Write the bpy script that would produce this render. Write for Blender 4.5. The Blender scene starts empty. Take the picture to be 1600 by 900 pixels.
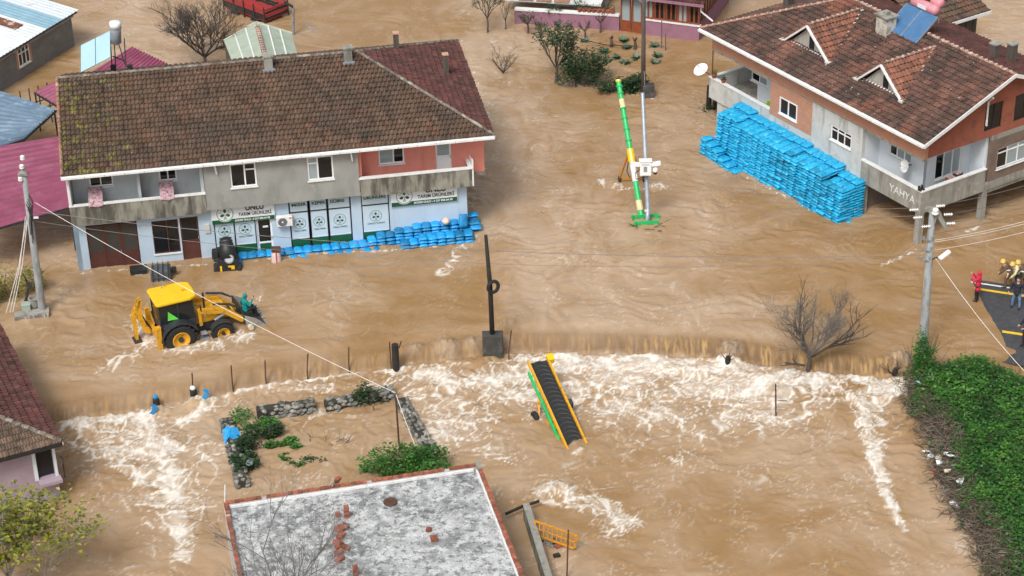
import bpy, bmesh, math, random
import numpy as np
from mathutils import Vector, Matrix

# ------------------------------------------------------------------ camera, sky, sun, exposure
SC = bpy.context.scene
FPX = 3300.0; DEP = math.radians(30.0); ROLL = math.radians(1.4); CAMH = 54.0
_fw = np.array([0, math.cos(DEP), -math.sin(DEP)]); _r = np.array([1.0, 0, 0]); _u = np.cross(_r, _fw)
RX = math.cos(ROLL) * _r - math.sin(ROLL) * _u
UX = math.cos(ROLL) * _u + math.sin(ROLL) * _r
FW = _fw
cam = bpy.data.cameras.new('camera'); camo = bpy.data.objects.new('camera', cam)
SC.collection.objects.link(camo)
cam.sensor_width = 36.0; cam.lens = FPX / 1600.0 * 36.0; cam.clip_start = 1.0; cam.clip_end = 5000
camo.matrix_world = Matrix(((RX[0], UX[0], -FW[0], 0), (RX[1], UX[1], -FW[1], 0), (RX[2], UX[2], -FW[2], CAMH), (0, 0, 0, 1)))
SC.camera = camo

SUN_EL = math.radians(52); SUN_AZ = math.radians(205)      # compass bearing the light comes from
W = bpy.data.worlds.new('World'); SC.world = W; W.use_nodes = True
nt = W.node_tree; bg = nt.nodes['Background']
sky = nt.nodes.new('ShaderNodeTexSky'); sky.sky_type = 'NISHITA'; sky.sun_disc = False
sky.sun_elevation = SUN_EL; sky.sun_rotation = SUN_AZ; sky.air_density = 1.0; sky.dust_density = 6.0; sky.ozone_density = 1.0
hs = nt.nodes.new('ShaderNodeHueSaturation'); hs.inputs['Saturation'].default_value = 0.16; hs.inputs['Value'].default_value = 1.0
nt.links.new(sky.outputs[0], hs.inputs['Color']); nt.links.new(hs.outputs[0], bg.inputs[0]); bg.inputs[1].default_value = 0.125
sl = bpy.data.lights.new('sun', 'SUN'); so = bpy.data.objects.new('sun', sl); SC.collection.objects.link(so)
sl.energy = 1.5; sl.angle = math.radians(14); sl.color = (1.0, 0.97, 0.92)
_sd = Vector((math.sin(SUN_AZ) * math.cos(SUN_EL), math.cos(SUN_AZ) * math.cos(SUN_EL), math.sin(SUN_EL)))
so.rotation_euler = _sd.to_track_quat('Z', 'Y').to_euler()
SC.view_settings.view_transform = 'Standard'; SC.view_settings.look = 'None'
SC.view_settings.gamma = 1.0; SC.view_settings.use_curve_mapping = False
SC.view_settings.exposure = 0.22

# ------------------------------------------------------------------ places: pixel of the photograph -> point on a level or a facade
def ray(px, py):
    return RX * (px - 800) / FPX + UX * (450 - py) / FPX + FW
def P(px, py, z=0.0):
    d = ray(px, py); t = (z - CAMH) / d[2]
    return Vector((d[0] * t, d[1] * t, z))
def Pd(px, py, base):
    """the point above/below ground point `base` (same depth into the picture) seen at this pixel"""
    d = ray(px, py); t = base[1] / d[1]
    return Vector((d[0] * t, base[1], CAMH + d[2] * t))
class Frame:
    def __init__(s, o, deg):
        a = math.radians(deg); s.o = Vector(o); s.deg = deg; s.a = a
        s.u = np.array([math.cos(a), math.sin(a), 0]); s.v = np.array([-math.sin(a), math.cos(a), 0])
    def _p(s, px, py, which, val):
        d = ray(px, py); c = np.array([0, 0, CAMH]) - np.array(s.o)
        ax = {'u': s.u, 'v': s.v, 'z': np.array([0, 0, 1.0])}[which]
        t = (val - c @ ax) / (d @ ax); p = c + d * t
        return Vector((p @ s.u, p @ s.v, p[2]))
    def onv(s, px, py, v): return s._p(px, py, 'v', v)
    def onu(s, px, py, u): return s._p(px, py, 'u', u)
    def onz(s, px, py, z): return s._p(px, py, 'z', z)
    def world(s, u, v, z): return Vector(np.array(s.o) + s.u * u + s.v * v + np.array([0, 0, z]))

# ------------------------------------------------------------------ mesh helpers
COL = SC.collection
rnd = random.Random(7)
class MB:
    def __init__(s, M=None): s.v = []; s.f = []; s.t = []; s.M = M; s.mi = []; s.cur = 0; s.tint = 0.5
    def add(s, vs, fs, tint=None):
        n = len(s.v)
        if s.M is not None: vs = [s.M @ Vector(q) for q in vs]
        s.v += [tuple(q) for q in vs]; s.f += [tuple(i + n for i in f) for f in fs]
        s.t += [s.tint if tint is None else tint] * len(fs); s.mi += [s.cur] * len(fs); return s
    def box(s, a, b, tint=None):
        x0, y0, z0 = a; x1, y1, z1 = b
        return s.add([(x0,y0,z0),(x1,y0,z0),(x1,y1,z0),(x0,y1,z0),(x0,y0,z1),(x1,y0,z1),(x1,y1,z1),(x0,y1,z1)],
            [(0,3,2,1),(4,5,6,7),(0,1,5,4),(1,2,6,5),(2,3,7,6),(3,0,4,7)], tint)
    def obox(s, c, size, R=None, tint=None):
        hx, hy, hz = [q / 2 for q in size]; c = Vector(c)
        vs = [Vector(q) for q in ((-hx,-hy,-hz),(hx,-hy,-hz),(hx,hy,-hz),(-hx,hy,-hz),(-hx,-hy,hz),(hx,-hy,hz),(hx,hy,hz),(-hx,hy,hz))]
        if R is not None: vs = [R @ q for q in vs]
        return s.add([c + q for q in vs], [(0,3,2,1),(4,5,6,7),(0,1,5,4),(1,2,6,5),(2,3,7,6),(3,0,4,7)], tint)
    def beam(s, a, b, w, h=None, up=(0,0,1), tint=None):
        a = Vector(a); b = Vector(b); h = w if h is None else h
        d = (b - a).normalized(); up = Vector(up)
        if abs(d.dot(up)) > .98: up = Vector((1, 0, 0))
        x = d.cross(up).normalized(); y = x.cross(d)
        R = Matrix((x, d, y)).transposed()
        return s.obox((a + b) / 2, (w, (b - a).length, h), R, tint)
    def tube(s, pts, r, n=6, caps=True, tint=None):
        pts = [Vector(p) for p in pts]; k = len(pts)
        rs = r if isinstance(r, (list, tuple)) else [r] * k
        vs = []; fs = []; ref = None
        for i, p in enumerate(pts):
            d = (pts[min(i+1, k-1)] - pts[max(i-1, 0)]).normalized()
            if ref is None: ref = Vector((0,0,1)) if abs(d.z) < .9 else Vector((1,0,0))
            x = d.cross(ref)
            if x.length < 1e-4: x = d.cross(Vector((0,1,0)))
            x.normalize(); y = d.cross(x)
            for j in range(n):
                a = 2 * math.pi * j / n
                vs.append(p + (x * math.cos(a) + y * math.sin(a)) * rs[i])
        for i in range(k - 1):
            for j in range(n):
                fs.append((i*n+j, i*n+(j+1)%n, (i+1)*n+(j+1)%n, (i+1)*n+j))
        if caps: fs += [tuple(range(n))[::-1], tuple((k-1)*n + j for j in range(n))]
        return s.add(vs, fs, tint)
    def lathe(s, prof, n=16, c=(0,0,0), R=None, tint=None, caps=True):
        c = Vector(c); vs = []; fs = []; k = len(prof)
        for r, z in prof:
            for j in range(n):
                a = 2*math.pi*j/n; q = Vector((r*math.cos(a), r*math.sin(a), z))
                vs.append(c + (R @ q if R is not None else q))
        for i in range(k-1):
            for j in range(n): fs.append((i*n+j, i*n+(j+1)%n, (i+1)*n+(j+1)%n, (i+1)*n+j))
        if caps: fs += [tuple(range(n))[::-1], tuple((k-1)*n+j for j in range(n))]
        return s.add(vs, fs, tint)
    def prism(s, poly, h0, h1, ax='z', tint=None):
        """polygon in the two other axes (order x,y,z without ax) extruded along ax"""
        def m(a, b, h): return {'z': (a, b, h), 'y': (a, h, b), 'x': (h, a, b)}[ax]
        n = len(poly); vs = [m(a, b, h0) for a, b in poly] + [m(a, b, h1) for a, b in poly]
        fs = [tuple(range(n))[::-1], tuple(range(n, 2*n))] + [(i, (i+1)%n, n+(i+1)%n, n+i) for i in range(n)]
        return s.add(vs, fs, tint)
    def ell(s, c, r, n=12, m=8, R=None, tint=None):
        c = Vector(c); vs = []; fs = []
        for i in range(1, m):
            th = math.pi*i/m
            for j in range(n):
                a = 2*math.pi*j/n; q = Vector((r[0]*math.sin(th)*math.cos(a), r[1]*math.sin(th)*math.sin(a), r[2]*math.cos(th)))
                vs.append(c + (R @ q if R is not None else q))
        t = Vector((0,0,r[2])); t = R @ t if R is not None else t
        vs += [c + t, c - t]; T = len(vs)-2
        for i in range(m-2):
            for j in range(n): fs.append((i*n+j, (i+1)*n+j, (i+1)*n+(j+1)%n, i*n+(j+1)%n))
        for j in range(n): fs += [(T, j, (j+1)%n), (T+1, (m-2)*n+(j+1)%n, (m-2)*n+j)]
        return s.add(vs, fs, tint)
    def mesh(s, name, smooth=False):
        me = bpy.data.meshes.new(name); me.from_pydata(s.v, [], s.f)
        if any(abs(t - .5) > 1e-6 for t in s.t):
            at = me.attributes.new('tint', 'FLOAT', 'FACE'); at.data.foreach_set('value', s.t)
        if smooth: me.polygons.foreach_set('use_smooth', [True]*len(me.polygons))
        return me
    def build(s, name, mat, parent=None, loc=None, rz=0, smooth=False, bevel=0, auto=None, kind=None):
        me = s.mesh(name, smooth)
        if isinstance(mat, (list, tuple)):
            for q in mat: me.materials.append(q)
            me.polygons.foreach_set('material_index', s.mi)
        else: me.materials.append(mat)
        # consistent outward normals
        b = bmesh.new(); b.from_mesh(me); bmesh.ops.recalc_face_normals(b, faces=b.faces[:])
        if bevel:
            bmesh.ops.remove_doubles(b, verts=b.verts[:], dist=1e-5)
            ed = [e for e in b.edges if len(e.link_faces) == 2 and e.calc_face_angle(0) > .5]
            bmesh.ops.bevel(b, geom=ed, offset=bevel, segments=2, profile=.6, affect='EDGES', clamp_overlap=True)
        b.to_mesh(me); b.free()
        o = bpy.data.objects.new(name, me); COL.objects.link(o)
        if parent is not None: o.parent = parent
        if loc is not None: o.location = loc
        if rz: o.rotation_euler.z = rz
        if kind: o['kind'] = kind
        return o
def raw(name, V, F, mat, parent=None, smooth=False, kind=None, tint=None):
    """big meshes: no normal pass"""
    me = bpy.data.meshes.new(name); me.from_pydata(V, [], F); me.materials.append(mat)
    if tint is not None:
        at = me.attributes.new('tint', 'FLOAT', 'FACE'); at.data.foreach_set('value', tint)
    if smooth: me.polygons.foreach_set('use_smooth', [True]*len(me.polygons))
    o = bpy.data.objects.new(name, me); COL.objects.link(o)
    if parent is not None: o.parent = parent
    if kind: o['kind'] = kind
    return o
def tag(o, label, cat, group=None):
    o['label'] = label; o['category'] = cat
    if group: o['group'] = group
    return o
def thing(name, label, cat, loc=(0,0,0), rz=0, group=None):
    o = bpy.data.objects.new(name, None); COL.objects.link(o); o.empty_display_size = .3
    o.location = loc; o.rotation_euler.z = rz
    return tag(o, label, cat, group)
def structure(o): o['kind'] = 'structure'; return o
def copy_tree(o, parent=None):
    c = o.copy(); COL.objects.link(c)
    if parent is not None: c.parent = parent
    for ch in list(o.children): copy_tree(ch, c)
    return c
def put(o, name=None, loc=None, parent=None, rot=None, scale=None):
    c = bpy.data.objects.new(name or o.name.split('.')[0], o.data); COL.objects.link(c)
    if parent is not None: c.parent = parent
    if loc is not None: c.location = loc
    if rot is not None: c.rotation_euler = rot
    if scale is not None: c.scale = scale
    return c
def text(body, size, mat, parent, M, name='lettering', align='CENTER', thick=.006, bold=0.0, width=None):
    cu = bpy.data.curves.new('txt', 'FONT'); cu.body = body; cu.size = size; cu.align_x = align; cu.align_y = 'CENTER'
    cu.extrude = thick; cu.offset = bold; cu.resolution_u = 3
    to = bpy.data.objects.new('txt', cu); COL.objects.link(to)
    dg = bpy.context.evaluated_depsgraph_get(); me = bpy.data.meshes.new_from_object(to.evaluated_get(dg))
    bpy.data.objects.remove(to); bpy.data.curves.remove(cu)
    if width:
        xs = [q.co.x for q in me.vertices]; k = width / max(1e-3, max(xs) - min(xs))
        me.transform(Matrix.Diagonal((k, 1, 1, 1)))
    me.transform(M); me.materials.clear(); me.materials.append(mat); me.name = name
    o = bpy.data.objects.new(name, me); COL.objects.link(o); o.parent = parent
    return o

# ------------------------------------------------------------------ materials
MATS = {}
def mat(name, col, rough=.75, var=.12, vs=1.2, bump=0.0, bs=18.0, metal=0.0, spots=(), tint=0.0, rnd_=0.0, spec=.5, stretch=(1,1,1), coat=0.0):
    """spots: (colour, scale, threshold, softness, amount, stretch)"""
    m = bpy.data.materials.new(name); m.use_nodes = True; N = m.node_tree.nodes; L = m.node_tree.links
    b = N['Principled BSDF']; b.inputs['Roughness'].default_value = rough; b.inputs['Metallic'].default_value = metal
    b.inputs['Specular IOR Level'].default_value = spec
    if coat: b.inputs['Coat Weight'].default_value = coat; b.inputs['Coat Roughness'].default_value = .1
    geo = N.new('ShaderNodeNewGeometry')
    def noise(scale, st=(1,1,1), det=5, rg=.6):
        mp = N.new('ShaderNodeMapping'); mp.inputs['Scale'].default_value = st; L.new(geo.outputs['Position'], mp.inputs[0])
        n = N.new('ShaderNodeTexNoise'); n.inputs['Scale'].default_value = scale; n.inputs['Detail'].default_value = det; n.inputs['Roughness'].default_value = rg
        L.new(mp.outputs[0], n.inputs[0]); return n.outputs[0]
    def ramp(fac, lo, hi):
        r = N.new('ShaderNodeMapRange'); r.inputs[1].default_value = lo; r.inputs[2].default_value = hi; r.interpolation_type = 'SMOOTHSTEP'
        L.new(fac, r.inputs[0]); return r.outputs[0]
    def mix(fac, a, b_):
        x = N.new('ShaderNodeMix'); x.data_type = 'RGBA'
        if isinstance(fac, float): x.inputs[0].default_value = fac
        else: L.new(fac, x.inputs[0])
        for i, q in ((6, a), (7, b_)):
            if isinstance(q, tuple): x.inputs[i].default_value = (*q, 1)
            else: L.new(q, x.inputs[i])
        return x.outputs[2]
    lo = tuple(max(0, c*(1-var)) for c in col); hi = tuple(min(1, c*(1+var)) for c in col)
    c = mix(ramp(noise(vs, stretch), .3, .7), lo, hi)
    for sp in spots:
        sc, scl, th, sf, am = sp[:5]; st = sp[5] if len(sp) > 5 else (1,1,1)
        f = ramp(noise(scl, st), th - sf, th + sf)
        mm = N.new('ShaderNodeMath'); mm.operation = 'MULTIPLY'; mm.inputs[1].default_value = am; L.new(f, mm.inputs[0])
        c = mix(mm.outputs[0], c, sc)
    if tint or rnd_:
        if tint:
            a = N.new('ShaderNodeAttribute'); a.attribute_name = 'tint'; src = a.outputs['Fac']; am = tint
        else:
            a = N.new('ShaderNodeObjectInfo'); src = a.outputs['Random']; am = rnd_
        r = N.new('ShaderNodeMapRange'); r.inputs[3].default_value = 1-am; r.inputs[4].default_value = 1+am; L.new(src, r.inputs[0])
        x = N.new('ShaderNodeVectorMath'); x.operation = 'SCALE'; L.new(c, x.inputs[0]); L.new(r.outputs[0], x.inputs['Scale']); c = x.outputs[0]
    L.new(c, b.inputs['Base Color'])
    if bump:
        bp = N.new('ShaderNodeBump'); bp.inputs['Strength'].default_value = bump; bp.inputs['Distance'].default_value = .02
        L.new(noise(bs, stretch), bp.inputs['Height']); L.new(bp.outputs[0], b.inputs['Normal'])
    MATS[name] = m; return m
def glass(name, col, rough=.04):
    m = bpy.data.materials.new(name); m.use_nodes = True; b = m.node_tree.nodes['Principled BSDF']
    b.inputs['Base Color'].default_value = (*col, 1); b.inputs['Roughness'].default_value = rough; b.inputs['IOR'].default_value = 1.5
    return m
def brickmat(name, c1, c2, mortar, scale=1.0, bw=.24, rh=.08, ang=0.0, ms=.012, spots=()):
    """brick courses in a wall's own plane (object coords: x along, z up)"""
    m = mat(name, c1, .85, .15, 2.0, 0, spots=spots); N = m.node_tree.nodes; L = m.node_tree.links; b = N['Principled BSDF']
    tc = N.new('ShaderNodeTexCoord'); sx = N.new('ShaderNodeSeparateXYZ'); L.new(tc.outputs['Object'], sx.inputs[0])
    ad = N.new('ShaderNodeMath'); ad.operation = 'ADD'; L.new(sx.outputs[0], ad.inputs[0]); L.new(sx.outputs[1], ad.inputs[1])
    cb = N.new('ShaderNodeCombineXYZ'); L.new(ad.outputs[0], cb.inputs[0]); L.new(sx.outputs[2], cb.inputs[1])
    br = N.new('ShaderNodeTexBrick'); L.new(cb.outputs[0], br.inputs[0]); br.inputs['Scale'].default_value = scale
    br.inputs['Brick Width'].default_value = bw; br.inputs['Row Height'].default_value = rh; br.inputs['Mortar Size'].default_value = ms
    br.inputs['Color1'].default_value = (*c1, 1); br.inputs['Color2'].default_value = (*c2, 1); br.inputs['Mortar'].default_value = (*mortar, 1)
    old = b.inputs['Base Color'].links[0].from_socket
    x2 = N.new('ShaderNodeMix'); x2.data_type = 'RGBA'; x2.inputs[0].default_value = .4; L.new(br.outputs[0], x2.inputs[6]); L.new(old, x2.inputs[7])
    L.new(x2.outputs[2], b.inputs['Base Color'])
    bp = N.new('ShaderNodeBump'); bp.inputs['Strength'].default_value = .6; bp.inputs['Distance'].default_value = .015; bp.invert = True
    L.new(br.outputs['Fac'], bp.inputs['Height']); L.new(bp.outputs[0], b.inputs['Normal'])
    return m
VZ = (1, 1, .18)
DARK = (.035, .03, .025)
m_white = mat('white_paint', (.74, .75, .74), .6, .07, 2, spots=(((.5,.48,.44), 6, .62, .1, .5),))
m_upvc = mat('white_frame', (.82, .83, .83), .4, .03, 2)
m_black = mat('black_plastic', (.02, .021, .023), .5, .2, 3, .1)
m_rubber = mat('rubber', (.018, .018, .018), .8, .2, 6, .3, 40)
m_steel = mat('galvanised_steel', (.33, .37, .42), .45, .12, 3, metal=.4)
m_darkmetal = mat('dark_metal', (.05, .05, .052), .55, .2, 5, metal=.3)
m_rust = mat('rusty_iron', (.09, .045, .03), .85, .3, 8, .3, 60)
m_conc = mat('weathered_concrete', (.30, .29, .255), .9, .12, 1.5, .25, 25,
    spots=(((.13,.125,.105), 1.6, .58, .13, .75, (1.6,1.6,.25)), ((.42,.40,.36), 2.5, .64, .08, .6)))
m_render = mat('grey_render', (.31, .315, .295), .92, .07, .7, .12, 30,
    spots=(((.20,.205,.195), 1.1, .58, .16, .7, (1.3,1.3,.5)), ((.4,.4,.37), 2.2, .68, .08, .5)))
m_mossconc = mat('mossy_concrete', (.27, .265, .22), .92, .15, 1.8, .3, 25,
    spots=(((.055,.05,.04), 1.5, .52, .12, .85, (1.5,1.5,.3)), ((.20,.21,.06), 1.2, .7, .05, .6, (3,3,.2))))
m_palewall = mat('pale_grey_wall', (.46, .50, .52), .85, .06, .8, spots=(((.27,.28,.28), 1.0, .6, .12, .6, (1,1,.4)),))
m_bluewall = mat('pale_blue_wall', (.44, .56, .67), .8, .05, 1, spots=(((.34,.42,.5), 2, .63, .1, .5, VZ),))
m_pink = mat('salmon_wall', (.74, .27, .21), .85, .05, 1, spots=(((.5,.16,.12), 1.2, .62, .12, .4, VZ),))
m_brownpaint = mat('brown_painted_metal', (.085, .028, .022), .6, .15, 2)
m_green = mat('dark_green_print', (.008, .085, .03), .5, .05, 2)
m_print = mat('pale_blue_print', (.50, .63, .73), .45, .03, 1)
m_signwhite = mat('white_sign_sheet', (.72, .77, .80), .45, .03, 1)
m_ink = mat('black_ink', (.02, .025, .022), .6, .02, 2)
m_tile = mat('old_clay_tile', (.125, .075, .05), .88, .2, 1.0, .3, 30, tint=.36,
    spots=(((.055,.045,.035), .55, .52, .15, .6), ((.16,.065,.038), .8, .6, .1, .5), ((.50,.48,.42), 6, .70, .02, .85), ((.05,.045,.028), 3.5, .6, .08, .5)))
m_tilemoss = mat('mossy_clay_tile', (.115, .066, .044), .9, .22, 1.0, .3, 30, tint=.5,
    spots=(((.055,.048,.035), .5, .5, .15, .6), ((.50,.48,.42), 6, .70, .02, .8), ((.19,.19,.025), 2.6, .575, .07, .75)))
m_tilered = mat('red_brown_tile', (.105, .038, .032), .85, .2, 1.2, .3, 30, tint=.45,
    spots=(((.05,.03,.026), .6, .55, .12, .6), ((.3,.12,.07), 1.1, .72, .05, .5)))
m_tiler = mat('patchy_clay_tile', (.155, .078, .058), .88, .25, .8, .3, 30, tint=.42,
    spots=(((.05,.038,.032), .7, .48, .14, .75), ((.27,.10,.06), .5, .6, .08, .6), ((.58,.54,.48), 6, .69, .02, .85)))
m_ridge = mat('ridge_tile', (.17, .13, .10), .9, .2, 3, .3, 30, rnd_=.35, spots=(((.32,.33,.29), 4, .55, .1, .7), ((.06,.05,.04), 5, .6, .1, .6)))
m_ridger = mat('clay_ridge_tile', (.29, .15, .10), .9, .2, 3, .3, 30, rnd_=.3, spots=(((.55,.5,.45), 5, .6, .08, .6),))
m_mortar = mat('pale_mortar', (.62, .60, .56), .95, .12, 6, .3, 30)
m_brick = mat('clay_brick', (.30, .095, .055), .9, .2, 6, .4, 60, rnd_=.35, spots=(((.09,.05,.04), 4, .6, .1, .6), ((.5,.42,.36), 6, .72, .05, .5)))
m_brickwall = brickmat('orange_brickwork', (.52, .20, .10), (.38, .12, .06), (.50, .40, .32), ms=.018, spots=(((.25,.10,.06), 1.5, .6, .1, .5), ((.6,.34,.2), 3, .62, .08, .5)))
m_brickdark = brickmat('dark_red_brickwork', (.36, .09, .05), (.25, .06, .035), (.3, .17, .12), spots=(((.05,.03,.025), 1.6, .55, .1, .7),))
m_brickbrown = brickmat('brown_brickwork', (.2, .13, .095), (.13, .085, .065), (.26, .23, .2), spots=(((.05,.04,.035), 1.6, .55, .1, .7),))
m_block = brickmat('grey_blockwork', (.20, .20, .20), (.155, .155, .155), (.25, .25, .245), bw=.4, rh=.2, spots=(((.36,.36,.35), 2.0, .64, .06, .5), ((.1,.1,.1), .8, .55, .1, .6)))
m_glass = glass('window_glass', (.012, .014, .016))
m_glassc = glass('curtained_glass', (.30, .36, .38), .08)
m_yellow = mat('yellow_paint', (.70, .35, .015), .42, .12, 2, coat=.15, spots=(((.20,.12,.05), 4, .60, .08, .7), ((.06,.05,.04), 9, .68, .04, .7)))
m_yroof = mat('bright_yellow_paint', (.83, .52, .01), .4, .05, 2, coat=.2)
m_mgreen = mat('green_paint', (.02, .46, .13), .45, .08, 2)
m_orange = mat('orange_paint', (.62, .27, .02), .5, .12, 3)
m_sack = mat('blue_sack', (.01, .26, .58), .5, .18, 3, .6, 12, rnd_=.4, spots=(((.05,.45,.76), 4, .60, .08, .6), ((.006,.11,.32), 3, .60, .08, .7), ((.02,.03,.07), 9, .67, .04, .75), ((.22,.19,.13), 2.5, .66, .06, .5)))
m_sackr = mat('azure_sack', (.012, .34, .60), .5, .18, 3, .6, 12, rnd_=.38, spots=(((.10,.55,.78), 4, .60, .08, .6), ((.006,.14,.30), 3, .60, .08, .7), ((.03,.05,.10), 9, .66, .04, .7), ((.62,.70,.74), 6, .74, .02, .5)))
m_asphalt = mat('asphalt', (.055, .057, .062), .8, .2, 4, .4, 80)
m_yline = mat('yellow_road_paint', (.75, .48, .02), .7, .08, 6)
m_wood = mat('old_grey_wood', (.10, .085, .07), .9, .25, 4, .4, 20, stretch=(1,1,.15))
m_blackwood = mat('tarred_wood', (.022, .02, .018), .85, .3, 4, .4, 20)
m_redwood = mat('orange_brown_joinery', (.24, .06, .022), .55, .15, 3)
m_bark = mat('bark', (.085, .068, .055), .95, .25, 6, .5, 40)
m_twig = mat('twig', (.075, .06, .052), .95, .25, 3)
m_polec = mat('concrete_pole', (.28, .29, .29), .85, .12, 2, .2, 30, spots=(((.14,.145,.145), 2.5, .58, .1, .7, (2,2,.4)),))
m_porc = mat('white_porcelain', (.82, .82, .80), .25, .03, 4)
m_wire = mat('grey_wire', (.16, .14, .13), .6, .1, 3)
m_cable = mat('pale_cable', (.70, .66, .62), .6, .1, 3)
m_skin = mat('skin', (.50, .28, .20), .6, .05, 5)
def leafmat(name, c1, c2, c3=None):
    m = bpy.data.materials.new(name); m.use_nodes = True; N = m.node_tree.nodes; L = m.node_tree.links; b = N['Principled BSDF']
    a = N.new('ShaderNodeAttribute'); a.attribute_name = 'tint'
    r = N.new('ShaderNodeValToRGB'); r.color_ramp.elements[0].color = (*c1, 1); r.color_ramp.elements[1].color = (*c2, 1)
    if c3: e = r.color_ramp.elements.new(.82); e.color = (*c2, 1); r.color_ramp.elements[2].color = (*c3, 1)
    L.new(a.outputs['Fac'], r.inputs[0]); L.new(r.outputs[0], b.inputs['Base Color']); b.inputs['Roughness'].default_value = .5
    b.inputs['Subsurface Weight'].default_value = 0
    tr = N.new('ShaderNodeBsdfTranslucent'); L.new(r.outputs[0], tr.inputs[0]); mx = N.new('ShaderNodeMixShader'); mx.inputs[0].default_value = .25
    L.new(b.outputs[0], mx.inputs[1]); L.new(tr.outputs[0], mx.inputs[2]); L.new(mx.outputs[0], N['Material Output'].inputs[0])
    return m
m_leaf = leafmat('green_leaves', (.018, .075, .015), (.075, .23, .03), (.17, .34, .06))
m_leafd = leafmat('dark_leaves', (.012, .035, .012), (.045, .10, .03), (.10, .16, .06))
m_leafy = leafmat('yellowing_leaves', (.09, .13, .015), (.30, .30, .03), (.48, .42, .06))
m_leafg = leafmat('grey_green_leaves', (.05, .10, .06), (.16, .26, .17))

# ------------------------------------------------------------------ flood water: one sheet, a calm upper level that spills over a sunken wall
LOW = -0.75
_rs = np.random.RandomState(3)
_perm = _rs.permutation(512); _perm = np.concatenate([_perm, _perm]).astype(np.int32); _ga = _rs.rand(512) * 2 * np.pi; _gc = np.cos(_ga).astype(np.float32); _gs = np.sin(_ga).astype(np.float32)
def perlin(x, y):
    xi = np.floor(x).astype(np.int32); yi = np.floor(y).astype(np.int32); xf = x - xi; yf = y - yi; xi &= 255; yi &= 255
    def g(ix, iy, dx, dy):
        h = _perm[(_perm[ix & 255] + iy) & 511]; return _gc[h] * dx + _gs[h] * dy
    u = xf*xf*xf*(xf*(xf*6-15)+10); v = yf*yf*yf*(yf*(yf*6-15)+10)
    a = g(xi, yi, xf, yf); b = g(xi+1, yi, xf-1, yf); c = g(xi, yi+1, xf, yf-1); d = g(xi+1, yi+1, xf-1, yf-1)
    return (a + u*(b-a)) * (1-v) + (c + u*(d-c)) * v
def fbm(x, y, o=4, g=.5):
    s = 0; a = 1; f = 1.0
    for i in range(o): s = s + a * perlin(x*f + 17.3*i, y*f - 9.1*i); a *= g; f *= 2.03
    return s
def ridged(x, y, o=3):
    s = 0; a = 1; f = 1.0
    for i in range(o): s = s + a * (1 - 2*np.abs(perlin(x*f + 7.7*i, y*f + 3.1*i))); a *= .5; f *= 2.1
    return s
FOOT = [(-900, 700), (-200, 672), (0, 668), (80, 664), (140, 656), (200, 646), (284, 635), (340, 622), (400, 607), (460, 598), (560, 583), (620, 577), (700, 567), (760, 558),
        (800, 554), (900, 553), (1000, 556), (1100, 561), (1160, 568), (1211, 575), (1280, 582), (1344, 589), (1400, 594), (1500, 597), (1700, 602), (2500, 620)]
_ft = np.array([P(x, y, LOW)[:2] for x, y in FOOT])
def footy(x): return np.interp(x, _ft[:, 0], _ft[:, 1])
def water_z0(x, y):
    d = y - footy(x) + .10*perlin(x/.8, x*0 + 2.5) + .14*perlin(x/2.3, x*0 + 7.5)      # metres upstream of the foot of the fall
    t = np.clip(d / .62, 0, 1); s = np.sqrt(np.clip(1 - (1 - t)**2, 0, 1)); s = .35*t + .65*s
    z = LOW + (0 - LOW) * s * .94 + .06*(-LOW) * np.clip((d - .3) / 1.3, 0, 1)
    return z, d
def grid1(a, b, step, far):
    c = list(np.arange(a, b + 1e-6, step)); q = step
    lo = [a]; hi = [b]
    while lo[-1] > -far: q *= 1.25; lo.append(lo[-1] - q); hi.append(hi[-1] + q)
    return np.array(lo[:0:-1] + c + hi[1:])
gx = grid1(-36, 36, .078, 900); gy = grid1(68, 136, .108, 900)
X, Y = [q.astype(np.float32) for q in np.meshgrid(gx, gy)]
Z, D = water_z0(X, Y)
fine = np.clip((40 - np.abs(X)) / 4, 0, 1) * np.clip((140 - Y) / 4, 0, 1) * np.clip((Y - 64) / 4, 0, 1)
wx = X + 1.3*fbm(X/5.1, Y/5.1, 3); wy = Y + 1.3*fbm(X/5.1 + 40, Y/5.1 + 11, 3)
def segs(pts, z, w, amp=1.0, grow=1.0):
    """soft band along a pixel polyline lying on level z; w metres wide, growing along it"""
    q = [P(a, b, z) for a, b in pts]; out = np.zeros_like(X); n = len(q) - 1
    for i in range(n):
        a = q[i]; b = q[i+1]; dx, dy = b.x-a.x, b.y-a.y; l2 = dx*dx + dy*dy + 1e-9
        t = np.clip(((X-a.x)*dx + (Y-a.y)*dy) / l2, 0, 1)
        ww = w * (1 + (grow-1) * (i + t) / n)
        r2 = ((X - a.x - t*dx)**2 + (Y - a.y - t*dy)**2) / (ww*ww)
        out = np.maximum(out, amp * np.exp(-r2))
    return out
up = np.clip((D - .7) / 1.0, 0, 1); dn = np.clip(-D / .3, 0, 1)
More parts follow.
